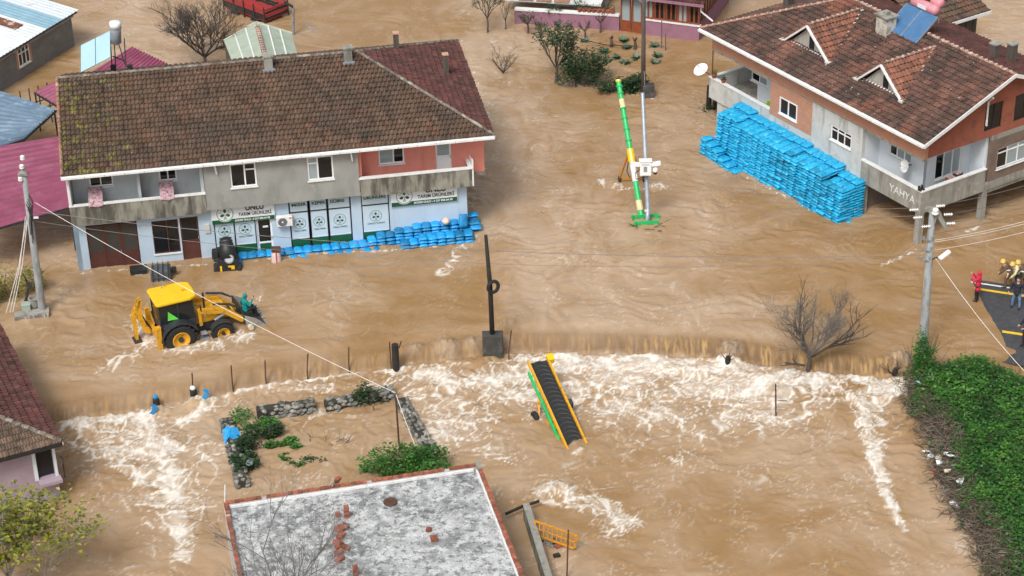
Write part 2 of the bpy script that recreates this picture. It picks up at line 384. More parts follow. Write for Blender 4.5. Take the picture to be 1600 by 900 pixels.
# foam
foam = np.zeros_like(X)
for a in ([[(640,585),(700,600),(760,600),(840,590)], 1.2, .75], [[(690,590),(730,650),(740,700)], .9, .5, .7], [[(830,575),(960,575),(1080,580),(1200,595),(1330,603),(1390,608)], 1.0, 1.0],
          [[(760,610),(860,630),(960,600),(1080,610),(1180,620),(1260,622)], 1.7, .66], [[(960,640),(1100,665),(1230,650)], 1.7, .5], [[(640,600),(680,640),(700,690)], 1.2, .45],
          [[(1330,600),(1352,660),(1368,720),(1385,780),(1412,830)], .55, 1.0, .35], [[(1390,620),(1360,640),(1376,700)], .5, .55],
          [[(760,640),(745,690),(790,720)], 1.0, .42], [[(860,770),(905,785),(945,800),(970,825)], .75, .78, 1.1], [[(1000,700),(1060,720)], 1.2, .3],
          [[(205,655),(240,680),(262,720),(268,770),(282,820),(285,870)], .95, 1.0, .55], [[(130,668),(170,700),(215,745),(250,790)], .7, .85, .7], [[(150,680),(200,700),(250,740),(270,800)], 1.8, .55],
          [[(290,690),(330,720),(300,800)], 1.0, .38], [[(135,662),(200,650),(284,640),(340,627),(400,612),(460,602),(560,588),(640,582)], .20, 1.1],
          [[(340,632),(300,655),(270,670)], .5, .75], [[(497,655),(508,650)], .35, .8], [[(420,612),(520,612),(620,605)], .6, .4], [[(900,710),(908,706)], .2, .9]):
    foam = np.maximum(foam, segs(a[0], LOW, a[1], a[2], a[3] if len(a) > 3 else 1.0) * dn)
for a in ([[(215,500),(235,535),(300,545),(380,530)], .7, .7], [[(230,540),(200,560),(170,575)], .8, .4], [[(940,285),(975,300),(1010,295),(1050,292)], .45, .5], [[(740,372),(720,392),(690,430)], .35, .42], [[(330,505),(400,470)], .5, .3],
          [[(620,560),(660,558),(690,560)], .6, .45], [[(722,25),(730,120),(770,200)], 1.0, .2]):
    foam = np.maximum(foam, segs(a[0], 0, a[1], a[2]) * up)
for a in ([[(385,410),(480,398),(620,392),(735,384)], .12, .5], [[(130,428),(230,420),(330,415)], .10, .4], [[(1104,246),(1200,296),(1312,351)], .12, .45], [[(1433,390),(1405,404),(1380,415)], .18, .45], [[(1531,356),(1510,364)], .15, .4], [[(770,552),(768,556)], .3, .5], [[(875,132),(930,136),(985,146),(1020,156)], .2, .35]):
    foam = np.maximum(foam, segs(a[0], 0, a[1], a[2]))
foam = np.clip(foam, 0, 1)
# silt, scum and painted sky reflection: paler, choppier reaches against the slack tan water
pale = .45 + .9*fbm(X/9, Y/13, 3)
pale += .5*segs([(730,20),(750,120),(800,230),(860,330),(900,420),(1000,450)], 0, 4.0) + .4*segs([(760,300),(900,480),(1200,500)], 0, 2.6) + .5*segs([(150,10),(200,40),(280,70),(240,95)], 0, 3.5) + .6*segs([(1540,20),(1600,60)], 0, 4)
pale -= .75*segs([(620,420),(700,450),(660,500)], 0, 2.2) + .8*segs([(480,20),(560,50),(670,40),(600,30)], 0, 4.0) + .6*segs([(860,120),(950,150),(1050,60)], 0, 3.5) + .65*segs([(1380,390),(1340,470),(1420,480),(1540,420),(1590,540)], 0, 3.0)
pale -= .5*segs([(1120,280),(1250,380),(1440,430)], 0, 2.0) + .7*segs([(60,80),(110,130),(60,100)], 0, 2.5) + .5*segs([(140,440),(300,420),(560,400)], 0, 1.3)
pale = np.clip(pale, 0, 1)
chop = np.clip(.35 + .8*pale, .3, 1)
turb = dn * np.exp(np.clip(D, -50, 0) / 5.0)
wx2 = wx + .45*fbm(X/1.5 + 3, Y/1.5, 2); wy2 = wy + .45*fbm(X/1.5, Y/1.5 + 8, 2)
amp = np.clip(.55 + .8*fbm(X/3.3 + 9, Y/4.5, 2), .12, 1.2)                     # gusts of chop and slacks between
rip = .07*ridged(wx2/1.35, wy2/.85, 3) + .042*ridged(wx2/.62 + 5, wy2/.42, 2) + .06*fbm(wx/3.9, wy/2.7, 3)
h = up * (.3 + .9*chop*amp) * rip
h += up * .034*np.sin((wy2*2.0 + .8*wx2 + 2.2*fbm(X/2.6, Y/2.6, 2))*3.1) * np.clip(2.2*fbm(X/3.0 + 60, Y/3.6, 2) - .1, 0, 1)   # trains of little waves
h += dn * (.055*ridged(wx2/1.5, wy2/1.0, 3) + .036*ridged(wx2/.7, wy2/.5, 3) + .05*fbm(wx/3.7, wy/2.9, 2)) * (.75 + 1.7*turb + .35*foam)
face = np.clip(1 - np.abs(D - .28) / .5, 0, 1)
h += face * (.07*perlin(X/.2, Y/1.4) + .08*perlin(X/.43, Y/2.5 + 5) + .10*fbm(X/1.9, Y*0 + 3, 3))
def sstep0(v, lo, hi): t = np.clip((v - lo) / (hi - lo), 0, 1); return t*t*(3 - 2*t)
# standing boils, bow waves, spouts where something lies under the surface
for px, py, z, r, a in ((1140,566,LOW,.55,.5), (1405,585,LOW,.6,.55), (875,768,LOW,.7,.32), (130,676,LOW,1.0,.3), (250,650,LOW,.5,.25), (310,634,LOW,.5,.3), (700,560,LOW,.5,.38), (650,566,LOW,.4,.3), (740,556,LOW,.4,.35),
                        (965,288,0,.6,.10), (1020,290,0,.5,.08), (225,525,0,.6,.10), (1370,455,0,1.0,.05)):
    q = P(px, py, z); e = np.exp(-((X-q.x)**2 + (Y-q.y)**2) / (r*r)); h += a * e * (.55 + .45*ridged(X/.32, Y/.32, 3))
brown = np.zeros_like(X)
for px, py, z, r, a in ((1140,562,LOW,.75,1), (1405,580,LOW,.8,1), (875,765,LOW,1.0,.9), (128,676,LOW,1.5,.9), (250,652,LOW,.7,.8), (310,634,LOW,.7,.8), (700,558,LOW,.9,.9), (650,562,LOW,.6,.8), (740,553,LOW,.6,.9), (790,548,LOW,.4,.8), (930,615,LOW,.8,.5), (1060,670,LOW,.9,.4)):
    q = P(px, py, z); brown = np.maximum(brown, a*np.exp(-((X-q.x)**2 + (Y-q.y)**2) / (r*r)))
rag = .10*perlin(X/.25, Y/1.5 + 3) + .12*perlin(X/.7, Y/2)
fallen = sstep0(D + rag, -.12, .10) * (1 - sstep0(D + 1.5*rag, .12, 1.45))  # steep face darkened in the colour, for the sky it reflects less
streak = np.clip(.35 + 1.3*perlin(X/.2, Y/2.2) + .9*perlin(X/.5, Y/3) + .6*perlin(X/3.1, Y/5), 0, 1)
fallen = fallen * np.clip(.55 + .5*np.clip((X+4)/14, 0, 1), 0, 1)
# foam lace: walls of stretched cells, thicker where there is more foam
def cells(x, y, seed):
    xi = np.floor(x).astype(int); yi = np.floor(y).astype(int); f1 = np.full(x.shape, 9.0); f2 = np.full(x.shape, 9.0)
    for i in (-1, 0, 1):
        for j in (-1, 0, 1):
            hsh = _perm[(_perm[(xi + i + seed) & 255] + yi + j) & 511]; jx = _jx[hsh]; jy = _jy[hsh]
            d = np.hypot(xi + i + jx - x, yi + j + jy - y)
            f2 = np.minimum(f2, np.maximum(f1, d)); f1 = np.minimum(f1, d)
    return f2 - f1
_jx = _rs.rand(512); _jy = _rs.rand(512)
def sstep(v, lo, hi): t = np.clip((v - lo) / (hi - lo), 0, 1); return t*t*(3 - 2*t)
fx = X + 1.3*fbm(X/2.6, Y/2.6, 3, .45) ; fy = Y + 1.3*fbm(X/2.6 + 31, Y/2.6 + 7, 3, .45)
brk = fbm(fx/1.4, fy/1.4, 4, .6)
dens = np.clip(foam * (.95 + 1.0*brk), 0, 1.1)
L1 = sstep(cells(fx/1.3, fy/1.05, 3), .20*dens + .03, 0); L2 = sstep(cells(fx/.62, fy/.55, 40), .24*dens + .02, 0); L3 = sstep(cells(fx/.33, fy/.3, 90), .30*dens, 0)
milk = sstep(dens + .8*fbm(fx/.9, fy/.7, 3, .5), .85, 1.4)
lace = np.clip(np.maximum(np.maximum(L1 * sstep(dens, .04, .35), .9*L2 * sstep(dens, .10, .5)), np.maximum(.75*L3 * sstep(dens, .3, .8), .85*milk)), 0, 1)
lace = np.maximum(lace, .42*sstep(dens + .25*fbm(fx/1.6, fy/1.3, 3), .25, 1.15))
lace = np.maximum(lace, .16*sstep(brown, .25, .8)*sstep(ridged(fx/.35, fy/.3, 3), .55, 1.25))
lace = np.maximum(lace, .5*sstep0(rag + .12*perlin(X/.12, Y/.6), .05, .2)*sstep0(D, -.1, .02)*(1 - sstep0(D, .1, .3)))
strands = sstep(cells(wx2/2.2, wy2/1.1, 77), .05, .0) * sstep(fbm(X/2.8 + 5, Y/2.8, 3), .05, .45)
strands2 = sstep(cells(wx2/.9, wy2/.5, 12), .09, .0) * sstep(fbm(X/2.0 + 25, Y/2.4, 3), .05, .5)
strands3 = sstep(cells(wx2/.5, wy2/.26, 33), .14, .0) * sstep(fbm(X/1.5 + 45, Y/1.9, 3), .0, .5)
st = np.maximum(np.maximum(strands, strands2), .8*strands3)
lace = np.maximum(lace, np.clip(dn*(.34 + .35*turb), 0, 1) * st)
lace = np.maximum(lace, up * (.13 + .20*pale) * st)
street = segs([(740,10),(780,150),(850,300),(900,450)], 0, 5.0)
mud_tone = np.clip(.75*pale + .5*fbm(wx/2.6, wy/1.7, 4) + .55*street*fbm(wx/.8, wy/4.5, 3) + .12, 0, 1)  # water tone, including the sky reflection painted into the pale reaches
h *= 1 - .92*np.clip(1.4*segs([(1530,440),(1560,470),(1600,520),(1640,480)], 0, 1.6), 0, 1)
Zt = Z + h * fine
ny, nx = X.shape
V = np.stack([X, Y, Zt], -1).reshape(-1, 3)
ii = np.arange(ny*nx).reshape(ny, nx); Fq = np.stack([ii[:-1, :-1], ii[:-1, 1:], ii[1:, 1:], ii[1:, :-1]], -1).reshape(-1, 4)
wm = bpy.data.meshes.new('flood_water'); wm.vertices.add(len(V)); wm.vertices.foreach_set('co', V.ravel())
wm.loops.add(Fq.size); wm.loops.foreach_set('vertex_index', Fq.ravel().astype(np.int32))
wm.polygons.add(len(Fq)); wm.polygons.foreach_set('loop_start', (np.arange(len(Fq))*4).astype(np.int32)); wm.polygons.foreach_set('loop_total', np.full(len(Fq), 4, np.int32))
wm.polygons.foreach_set('use_smooth', np.ones(len(Fq), bool)); wm.update()
for nm, arr in (('lace', lace), ('mud_tone', mud_tone), ('brown', brown), ('fallen', fallen * streak), ('falln', fallen)):
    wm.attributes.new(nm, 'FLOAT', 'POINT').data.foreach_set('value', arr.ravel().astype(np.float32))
def water_material():
    m = bpy.data.materials.new('muddy_water'); m.use_nodes = True; N = m.node_tree.nodes; L = m.node_tree.links; b = N['Principled BSDF']
    geo = N.new('ShaderNodeNewGeometry')
    def attr(n): a = N.new('ShaderNodeAttribute'); a.attribute_name = n; return a.outputs['Fac']
    def rng(f, lo, hi, a=0, b_=1):
        r = N.new('ShaderNodeMapRange'); L.new(f, r.inputs[0])
        for i, q in ((1, lo), (2, hi), (3, a), (4, b_)): r.inputs[i].default_value = q
        return r.outputs[0]
    def mul(a, b_):
        x = N.new('ShaderNodeMath'); x.operation = 'MULTIPLY'
        for i, q in ((0, a), (1, b_)):
            if isinstance(q, float): x.inputs[i].default_value = q
            else: L.new(q, x.inputs[i])
        return x.outputs[0]
    def mix(f, a, b_):
        x = N.new('ShaderNodeMix'); x.data_type = 'RGBA'; L.new(f, x.inputs[0])
        for i, q in ((6, a), (7, b_)):
            if isinstance(q, tuple): x.inputs[i].default_value = (*q, 1)
            else: L.new(q, x.inputs[i])
        return x.outputs[2]
    def noise(scale, st, det):
        mp = N.new('ShaderNodeMapping'); mp.inputs['Scale'].default_value = st; L.new(geo.outputs['Position'], mp.inputs[0])
        n = N.new('ShaderNodeTexNoise'); n.inputs['Scale'].default_value = scale; n.inputs['Detail'].default_value = det; L.new(mp.outputs[0], n.inputs[0]); return n.outputs[0]
    lace_ = attr('lace'); fineN = noise(5.0, (1, 1.3, .3), 2)
    c = mix(attr('mud_tone'), (.30, .180, .080), (.435, .315, .212))
    brown_ = attr('brown'); falln = attr('falln')
    c = mix(mul(brown_, rng(fineN, .35, .62)), c, (.40, .235, .085))
    c = mix(mul(brown_, rng(noise(3.0, (1.5, 1.5, .6), 3), .5, .62, 0, .8)), c, (.17, .095, .04))
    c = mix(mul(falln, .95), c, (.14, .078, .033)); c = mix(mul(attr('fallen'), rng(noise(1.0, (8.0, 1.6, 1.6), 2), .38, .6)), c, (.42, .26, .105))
    lc = mul(lace_, rng(fineN, .3, .55, .7, 1.0))
    c = mix(lc, c, (.78, .75, .69))
    L.new(c, b.inputs['Base Color']); mxr = N.new('ShaderNodeMath'); mxr.operation = 'MAXIMUM'; L.new(lc, mxr.inputs[0]); mx2 = N.new('ShaderNodeMath'); mx2.operation = 'MAXIMUM'; L.new(brown_, mx2.inputs[0]); L.new(falln, mx2.inputs[1]); L.new(mx2.outputs[0], mxr.inputs[1]); L.new(rng(mxr.outputs[0], 0, .6, .10, .6), b.inputs['Roughness']); b.inputs['IOR'].default_value = 1.333
    bp = N.new('ShaderNodeBump'); bp.inputs['Distance'].default_value = .04; bp.inputs['Strength'].default_value = .5
    L.new(fineN, bp.inputs['Height']); L.new(bp.outputs[0], b.inputs['Normal'])
    return m
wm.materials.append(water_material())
water = structure(bpy.data.objects.new('flood_water', wm)); COL.objects.link(water)
gm = MB(); gm.add([(-2500,-2500,-3),(2500,-2500,-3),(2500,2500,-3),(-2500,2500,-3)], [(0,1,2,3)])
structure(gm.build('ground', mat('mud_tone', (.2,.13,.07), .9)))
def wz(x, y):
    z, d = water_z0(np.array([x]), np.array([y])); return float(z[0])

# ------------------------------------------------------------------ building kit
def roof_tiles(mb, a, b, c, d, tw=.225, rl=.34, lift=.085, clip=None, seed=1):
    """interlocking tiles on the plane quad a(eave start) b(eave end) c(ridge end) d(ridge start); hips give a trapezium or triangle"""
    R = random.Random(seed); a, b, c, d = map(Vector, (a, b, c, d))
    ex = (b - a).normalized(); nrm = ex.cross(d - a)
    if nrm.z < 0: nrm = -nrm
    nrm.normalize(); up = nrm.cross(ex)
    if up.z < 0: up = -up
    W = (b - a).length; S = max((d - a).dot(up), (c - a).dot(up)); rows = max(1, round(S / rl)); rl = S / rows
    dl = (d - a).dot(ex); cl = (c - a).dot(ex)
    for r in range(rows):
        s0 = r * rl; s1 = s0 + rl * 1.06; k = (s0 + rl * .5) / S
        x0 = dl * k; x1 = W + (cl - W) * k
        n = max(1, round((x1 - x0) / tw)); t = (x1 - x0) / n
        for i in range(n):
            x = x0 + i * t; j = R.uniform(-.008, .008); js = R.uniform(-.02, .02); ti = min(1, max(0, R.gauss(.5, .22)))
            prof = ((0, .0), (.25*t, .065), (.5*t, .06), (.72*t, -.005), (.9*t, -.005), (t, .0))
            vs = []
            for xx, hh in prof:
                vs.append(a + ex*(x+xx) + up*(s0+js) + nrm*(hh + lift + j))
            for xx, hh in prof:
                vs.append(a + ex*(x+xx) + up*min(s1, S) + nrm*(hh + .004))
            for xx, hh in prof:
                vs.append(a + ex*(x+xx) + up*(s0+js) + nrm*(hh + lift + j - .11))
            m = len(prof)
            fs = [(q, q+1, m+q+1, m+q) for q in range(m-1)] + [(2*m+q, 2*m+q+1, q+1, q) for q in range(m-1)]
            mb.add(vs, fs, ti)
def ridge_run(parent, a, b, m, step=.36, r=.11, name='ridge_tile', mortar=None):
    a = Vector(a); b = Vector(b); L = (b-a).length; n = max(1, round(L/step)); d = (b-a)/n; D_ = d.normalized()
    side = D_.cross(Vector((0,0,1))).normalized(); upv = side.cross(D_)
    mb = MB(); vs = []; k = 7; ln = d.length*1.12
    for e, (t, rr) in enumerate(((0, r*1.08), (ln, r*.9))):
        for i in range(k):
            an = math.pi*i/(k-1); vs.append(D_*t + side*math.cos(an)*rr + upv*(math.sin(an)*rr*.8 + .02*(1-e)))
    fs = [(i, i+1, k+i+1, k+i) for i in range(k-1)] + [tuple(range(k))[::-1], tuple(range(k, 2*k))]
    mb.add(vs, fs); first = mb.build(name, m, parent, loc=a)
    for i in range(1, n): put(first, name, a + d*i, parent, rot=(rnd.uniform(-.03,.03), rnd.uniform(-.03,.03), rnd.uniform(-.03,.03)))
    if mortar:
        for i in range(1, n, 1):
            if i == 1:
                mm = MB(); mm.obox((0,0,r*.55), (r*1.5, .07, r*.8), Matrix((side, D_, upv)).transposed()); mo = mm.build('mortar_joint', mortar, parent, loc=a+d*i)
            else: put(mo, 'mortar_joint', a + d*i, parent)
def facade(axis, off, sign=1):
    """matrix from (along, outward, up) to the building's local axes. axis 'u': wall in plane v=off facing -v; axis 'v': wall in plane u=off facing -u"""
    if axis == 'u': return Matrix(((1,0,0,0),(0,-1*sign,0,off),(0,0,1,0),(0,0,0,1)))
    return Matrix(((0,-1*sign,0,off),(1,0,0,0),(0,0,1,0),(0,0,0,1)))
def wall(name, m, parent, M, a0, a1, z0, z1, holes=(), th=.2, label=None):
    """wall with real openings: holes (a0,a1,z0,z1)"""
    xs = sorted({a0, a1, *[h[0] for h in holes], *[h[1] for h in holes]}); zs = sorted({z0, z1, *[h[2] for h in holes], *[h[3] for h in holes]})
    xs = [x for x in xs if a0 <= x <= a1]; zs = [z for z in zs if z0 <= z <= z1]
    mb = MB(M)
    def solid(i, j):
        if i < 0 or j < 0 or i >= len(xs)-1 or j >= len(zs)-1: return False
        cx = (xs[i]+xs[i+1])/2; cz = (zs[j]+zs[j+1])/2
        return not any(h[0] < cx < h[1] and h[2] < cz < h[3] for h in holes)
    for i in range(len(xs)-1):
        for j in range(len(zs)-1):
            if not solid(i, j): continue
            x, X_, z, Z_ = xs[i], xs[i+1], zs[j], zs[j+1]
            mb.add([(x,0,z),(X_,0,z),(X_,0,Z_),(x,0,Z_)], [(0,1,2,3)]); mb.add([(x,-th,z),(X_,-th,z),(X_,-th,Z_),(x,-th,Z_)], [(3,2,1,0)])
            if not solid(i-1, j): mb.add([(x,0,z),(x,0,Z_),(x,-th,Z_),(x,-th,z)], [(0,1,2,3)])
            if not solid(i+1, j): mb.add([(X_,0,z),(X_,-th,z),(X_,-th,Z_),(X_,0,Z_)], [(0,1,2,3)])
            if not solid(i, j-1): mb.add([(x,0,z),(x,-th,z),(X_,-th,z),(X_,0,z)], [(0,1,2,3)])
            if not solid(i, j+1): mb.add([(x,0,Z_),(X_,0,Z_),(X_,-th,Z_),(x,-th,Z_)], [(0,1,2,3)])
    o = mb.build(name, m, parent)
    if label: o['label'] = label
    return o
def window(parent, M, a0, a1, z0, z1, cols=(.5,), transom=None, frame=None, pane=None, sill=True, fw=.06, dep=.10, name='window', panes=None):
    """frame proud of a recessed pane; cols: mullion positions 0..1; transom: height 0..1 ; panes: one glass per light"""
    frame = frame or m_upvc; pane = pane or m_glass; mb = MB(M); f = fw; n0, n1 = -dep, -dep + .06
    mb.box((a0, n0, z0), (a0+f, n1, z1)); mb.box((a1-f, n0, z0), (a1, n1, z1)); mb.box((a0+f, n0, z1-f), (a1-f, n1, z1)); mb.box((a0+f, n0, z0), (a1-f, n1, z0+f))
    xs = [a0+f] + [a0+(a1-a0)*c for c in cols] + [a1-f]
    for c in xs[1:-1]: mb.box((c-f/2, n0+.002, z0+f), (c+f/2, n1-.002, z1-f))
    zt = None
    if transom is not None:
        zt = z0+(z1-z0)*transom; tr = range(len(xs)-1) if not isinstance(transom, tuple) else ()
        for i in tr: mb.box((xs[i]+(f/2 if i else 0), n0+.004, zt-f/2), (xs[i+1]-(f/2 if i < len(xs)-2 else 0), n1-.004, zt+f/2))
    o = mb.build(name, frame, parent)
    for i in range(len(xs)-1):
        p = MB(M); p.box((xs[i]+.005, n0+.01, z0+f+.001), (xs[i+1]-.005, n0+.025, z1-f-.001)); p.build('pane', (panes[i] if panes else pane), o)
    if sill:
        s = MB(M); s.box((a0-.05, -.06, z0-.06), (a1+.05, .07, z0-.003)); s.build('sill', m_white, o)
    return o
def panel_door(parent, M, a0, a1, z0, z1, m, glassfrom=.45, pane=None, dep=.06, name='door', handle=True):
    mb = MB(M); f = .09; zm = z0+(z1-z0)*glassfrom
    mb.box((a0, -dep-.05, z0), (a0+f, -dep, z1)); mb.box((a1-f, -dep-.05, z0), (a1, -dep, z1)); mb.box((a0+f, -dep-.05, z1-f), (a1-f, -dep, z1))
    mb.box((a0+f, -dep-.05, z0), (a1-f, -dep-.015, zm)); mb.box((a0+f, -dep-.05, zm), (a1-f, -dep-.002, zm+f))
    o = mb.build(name, m, parent)
    p = MB(M); p.box((a0+f+.002, -dep-.045, zm+f), (a1-f-.002, -dep-.03, z1-f)); p.build('pane', pane or m_glass, o)
    if handle: h = MB(M); h.box((a1-f*.8, -dep+.001, (z0+z1)/2-.07), (a1-f*.4, -dep+.05, (z0+z1)/2+.07)); h.build('handle', m_steel, o)
    return o
def chimney(parent, c, w, h, m, cap=m_conc, d=None):
    d = d or w; mb = MB(); mb.box((c[0]-w/2, c[1]-d/2, c[2]), (c[0]+w/2, c[1]+d/2, c[2]+h)); o = mb.build('chimney', m, parent)
    mb = MB(); mb.box((c[0]-w*.62, c[1]-d*.62, c[2]+h), (c[0]+w*.62, c[1]+d*.62, c[2]+h+.08)); mb.build('chimney_cap', cap, o)
    mb = MB(); mb.box((c[0]-w*.75, c[1]-d*.95, c[2]+.0), (c[0]+w*.75, c[1]-d*.5, c[2]+.10)); mb.build('flashing', m_steel, o)
    return o

# ------------------------------------------------------------------ two-storey farm-supply shop (left)
_o = P(123, 424); LF = Frame(_o, 9.2); LF = Frame(Vector(LF.world(0, -.5, 0)), 9.2)
shop = thing('shop_house', 'two storey grey rendered shop house with mossy brown tiled hipped roof', 'building', LF.o, LF.a)
ML0 = facade('u', 0.0); MLG = facade('u', 0.5); EZ = 5.92
def lu(px, py, v): return LF.onv(px, py, v)
# ground floor, all in the plane v = 0.5
G0, G1, GT = .02, 20.62, 3.1
gh = []
def rect(p0, p1, v):
    a = lu(*p0, v); b = lu(*p1, v); return [a.x, b.x, b.z, a.z]
garage = rect((133,352), (222,418), .5); garage[2] = -.7; garage[3] = 2.62
win_g = [4.02, 5.38, .55, 2.5]; door_g = [5.47, 6.42, .02, 2.55]
g1 = [7.22, 8.26, -.7, 2.42]; g2 = [8.26, 9.36, -.7, 2.42]; door_s = [9.42, 10.22, -.7, 2.35]
p_m = [11.2, 12.18, -.7, 2.72]; p_y = [12.26, 13.17, -.7, 2.72]; p_k = [13.22, 14.4, -.7, 2.72]; p_u = [15.0, 16.44, -.7, 2.72]
holes = [tuple(h) for h in (garage, win_g, door_g, (7.2, 9.38, -.7, 2.42), door_s, (11.16, 14.44, -.7, 3.06), (14.98, 16.46, -.7, 3.06))]
wall('ground_floor_wall', m_bluewall, shop, MLG, G0, G1, -1.2, GT, holes, .25)
for k, (a, b) in enumerate(((0, 1),)):
    mb = MB(); mb.box((G0, .5, -1.2), (G0+.25, 11.9, GT)); mb.box((G1-.25, .752, -1.2), (G1, 11.9, GT)); mb.box((G0, 11.65, -1.2), (G1, 11.9, GT)); mb.build('side_wall', m_bluewall, shop)
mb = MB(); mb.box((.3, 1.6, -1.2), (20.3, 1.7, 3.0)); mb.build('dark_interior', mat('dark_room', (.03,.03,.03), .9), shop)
# garage doors: three leaves, glazed above
w3 = (garage[1]-garage[0]-.06)/3
for i in range(3):
    a = garage[0]+.03+i*w3; panel_door(shop, MLG, a+.008, a+w3-.008, -.7, 2.55, m_brownpaint, .48, mat('dusty_glass', (.045,.045,.042), .35) if i == 0 else bpy.data.materials['dusty_glass'], .05, 'garage_door', i == 1)
window(shop, MLG, *win_g, cols=(.56,), frame=m_brownpaint, fw=.05, dep=.1)
panel_door(shop, MLG, *door_g, m_brownpaint, .42, None, .05)
mb = MB(MLG); mb.box((door_g[0]-.05, -.1, door_g[2]-.06), (door_g[1]+.08, .12, door_g[2]-.002)); mb.build('door_step', m_white, shop)
mb = MB(MLG); mb.box((6.72, .001, 1.55), (7.0-.02, .10, 2.05)); o = mb.build('meter_box', mat('cream_metal', (.55,.56,.5), .6), shop)
# printed shop-front panels with a round leaf emblem
def emblem(parent, M, a, z, r, ring=True, big=False):
    mb = MB(M)
    if ring:
        n = 28; vs = []
        for rr in (r, r*.93):
            for j in range(n): an = 2*math.pi*j/n; vs.append((a+rr*math.cos(an), .004, z+rr*math.sin(an)))
        mb.add(vs, [(j, (j+1)%n, n+(j+1)%n, n+j) for j in range(n)])
    for k in range(3):                                  # three leaves and a stalk
        an = math.pi/2 + k*2*math.pi/3; cx, cz = a + .33*r*math.cos(an), z + .33*r*math.sin(an); d = (math.cos(an), math.sin(an)); s = (-d[1], d[0])
        pts = [(-.24, 0), (-.05, .17), (.12, .2), (.30, .08), (.33, -.05), (.14, -.19), (-.05, -.17)]
        mb.add([(cx+(p*d[0]+q*s[0])*r, .005, cz+(p*d[1]+q*s[1])*r) for p, q in pts], [tuple(range(len(pts)))])
        a2 = an + math.pi/3
        for t in (-.13, .13):
            dd = (math.cos(a2+t*1.6), math.sin(a2+t*1.6)); ss = (-dd[1], dd[0])
            mb.add([(a+(.42*dd[0]-.02*ss[0])*r, .005, z+(.42*dd[1]-.02*ss[1])*r), (a+(.78*dd[0]-.035*ss[0])*r, .005, z+(.78*dd[1]-.035*ss[1])*r), (a+(.78*dd[0]+.035*ss[0])*r, .005, z+(.78*dd[1]+.035*ss[1])*r), (a+(.42*dd[0]+.02*ss[0])*r, .005, z+(.42*dd[1]+.02*ss[1])*r)], [(0,1,2,3)])
    mb.box((a-.03*r, .003, z-.72*r), (a+.03*r, .006, z-.1*r))
    return mb.build('emblem', m_green, parent)
def TM(M, a, z, n=.012):
    """text lying on the facade M: text x -> along, text y -> up, text z -> outward"""
    return M @ Matrix(((1,0,0,a),(0,0,1,n),(0,1,0,z),(0,0,0,1)))
def shop_panel(r, head=None, top=None, border=.035, small=True, name='shop_front_panel'):
    a0, a1, z0, z1 = r; top = top or z1; M = MLG @ Matrix.Translation((0, -.05, 0))
    mb = MB(M); mb.box((a0+border, -.03, z0), (a1-border, 0, top)); o = mb.build(name, m_print, shop)
    mb = MB(M); mb.box((a0+border, .001, z0), (a1-border, .008, .58)); mb.build('green_band', m_green, o)
    mb = MB(M); mb.box((a0+border, .001, .61), (a1-border, .008, .65)); mb.build('white_line', m_signwhite, o)
    c = (a0+a1)/2; emblem(o, M, c, 1.5, min(.33, (a1-a0)*.33)); text('ÜNLÜ TARIM', .13, m_green, o, TM(M, c, 1.06), width=(a1-a0)*.62)
    if head:
        mb = MB(M); mb.box((a0+border, -.02, top+.07), (a1-border, 0, z1)); h = mb.build('header_panel', m_print, o)
        for i, ln in enumerate(head): text(ln, .25, m_green, o, TM(M, a0+border+.08, z1-.12-.32*i), align='LEFT', bold=.006, width=min((a1-a0)*.82, .155*len(ln)))
    mb = MB(M)
    mb.box((a0, -.04, z0), (a0+border-.002, .02, z1)); mb.box((a1-border+.002, -.04, z0), (a1, .02, z1))
    if head: mb.box((a0+border, -.04, top+.002), (a1-border, .02, top+.068))
    mb.build('panel_frame', m_black, o)
    return o
shop_panel(g1, small=True); shop_panel(g2)
shop_panel([p_m[0], p_m[1], -.7, 3.04], ('FINDIK', 'MISIR'), 2.14); shop_panel([p_y[0], p_y[1], -.7, 3.04], ('YEM', 'KEPEK'), 2.14)
shop_panel([p_k[0], p_k[1], -.7, 3.04], ('KÖMÜR', 'GÜBRE'), 2.14); shop_panel([p_u[0], p_u[1], -.7, 3.04], ('TARIM', 'ÜRÜNLERİ'), 2.14)
o = panel_door(shop, MLG, *door_s, m_upvc, .40, None, .08, 'shop_door')
M = MLG @ Matrix.Translation((0, -.08, 0)); mb = MB(M); mb.box((door_s[0]+.1, -.013, -.7), (door_s[1]-.1, -.006, .55)); mb.build('green_band', m_green, o)
def disc(parent, M, a, z, r, m, n0=.002, n1=.006, name='sticker', n=24):
    mb = MB(M); vs = [(a+r*math.cos(2*math.pi*j/n), h, z+r*math.sin(2*math.pi*j/n)) for h in (n0, n1) for j in range(n)]
    mb.add(vs, [tuple(range(n)), tuple(range(n, 2*n))[::-1]] + [(j, (j+1)%n, n+(j+1)%n, n+j) for j in range(n)]); return mb.build(name, m, parent)
disc(o, M, door_s[0]+.18, 2.05, .12, m_signwhite, .01, .02); mb = MB(M); mb.box((door_s[0]+.32, -.01, 1.45), (door_s[0]+.60, 0, 1.55)); mb.build('sticker', m_signwhite, o)
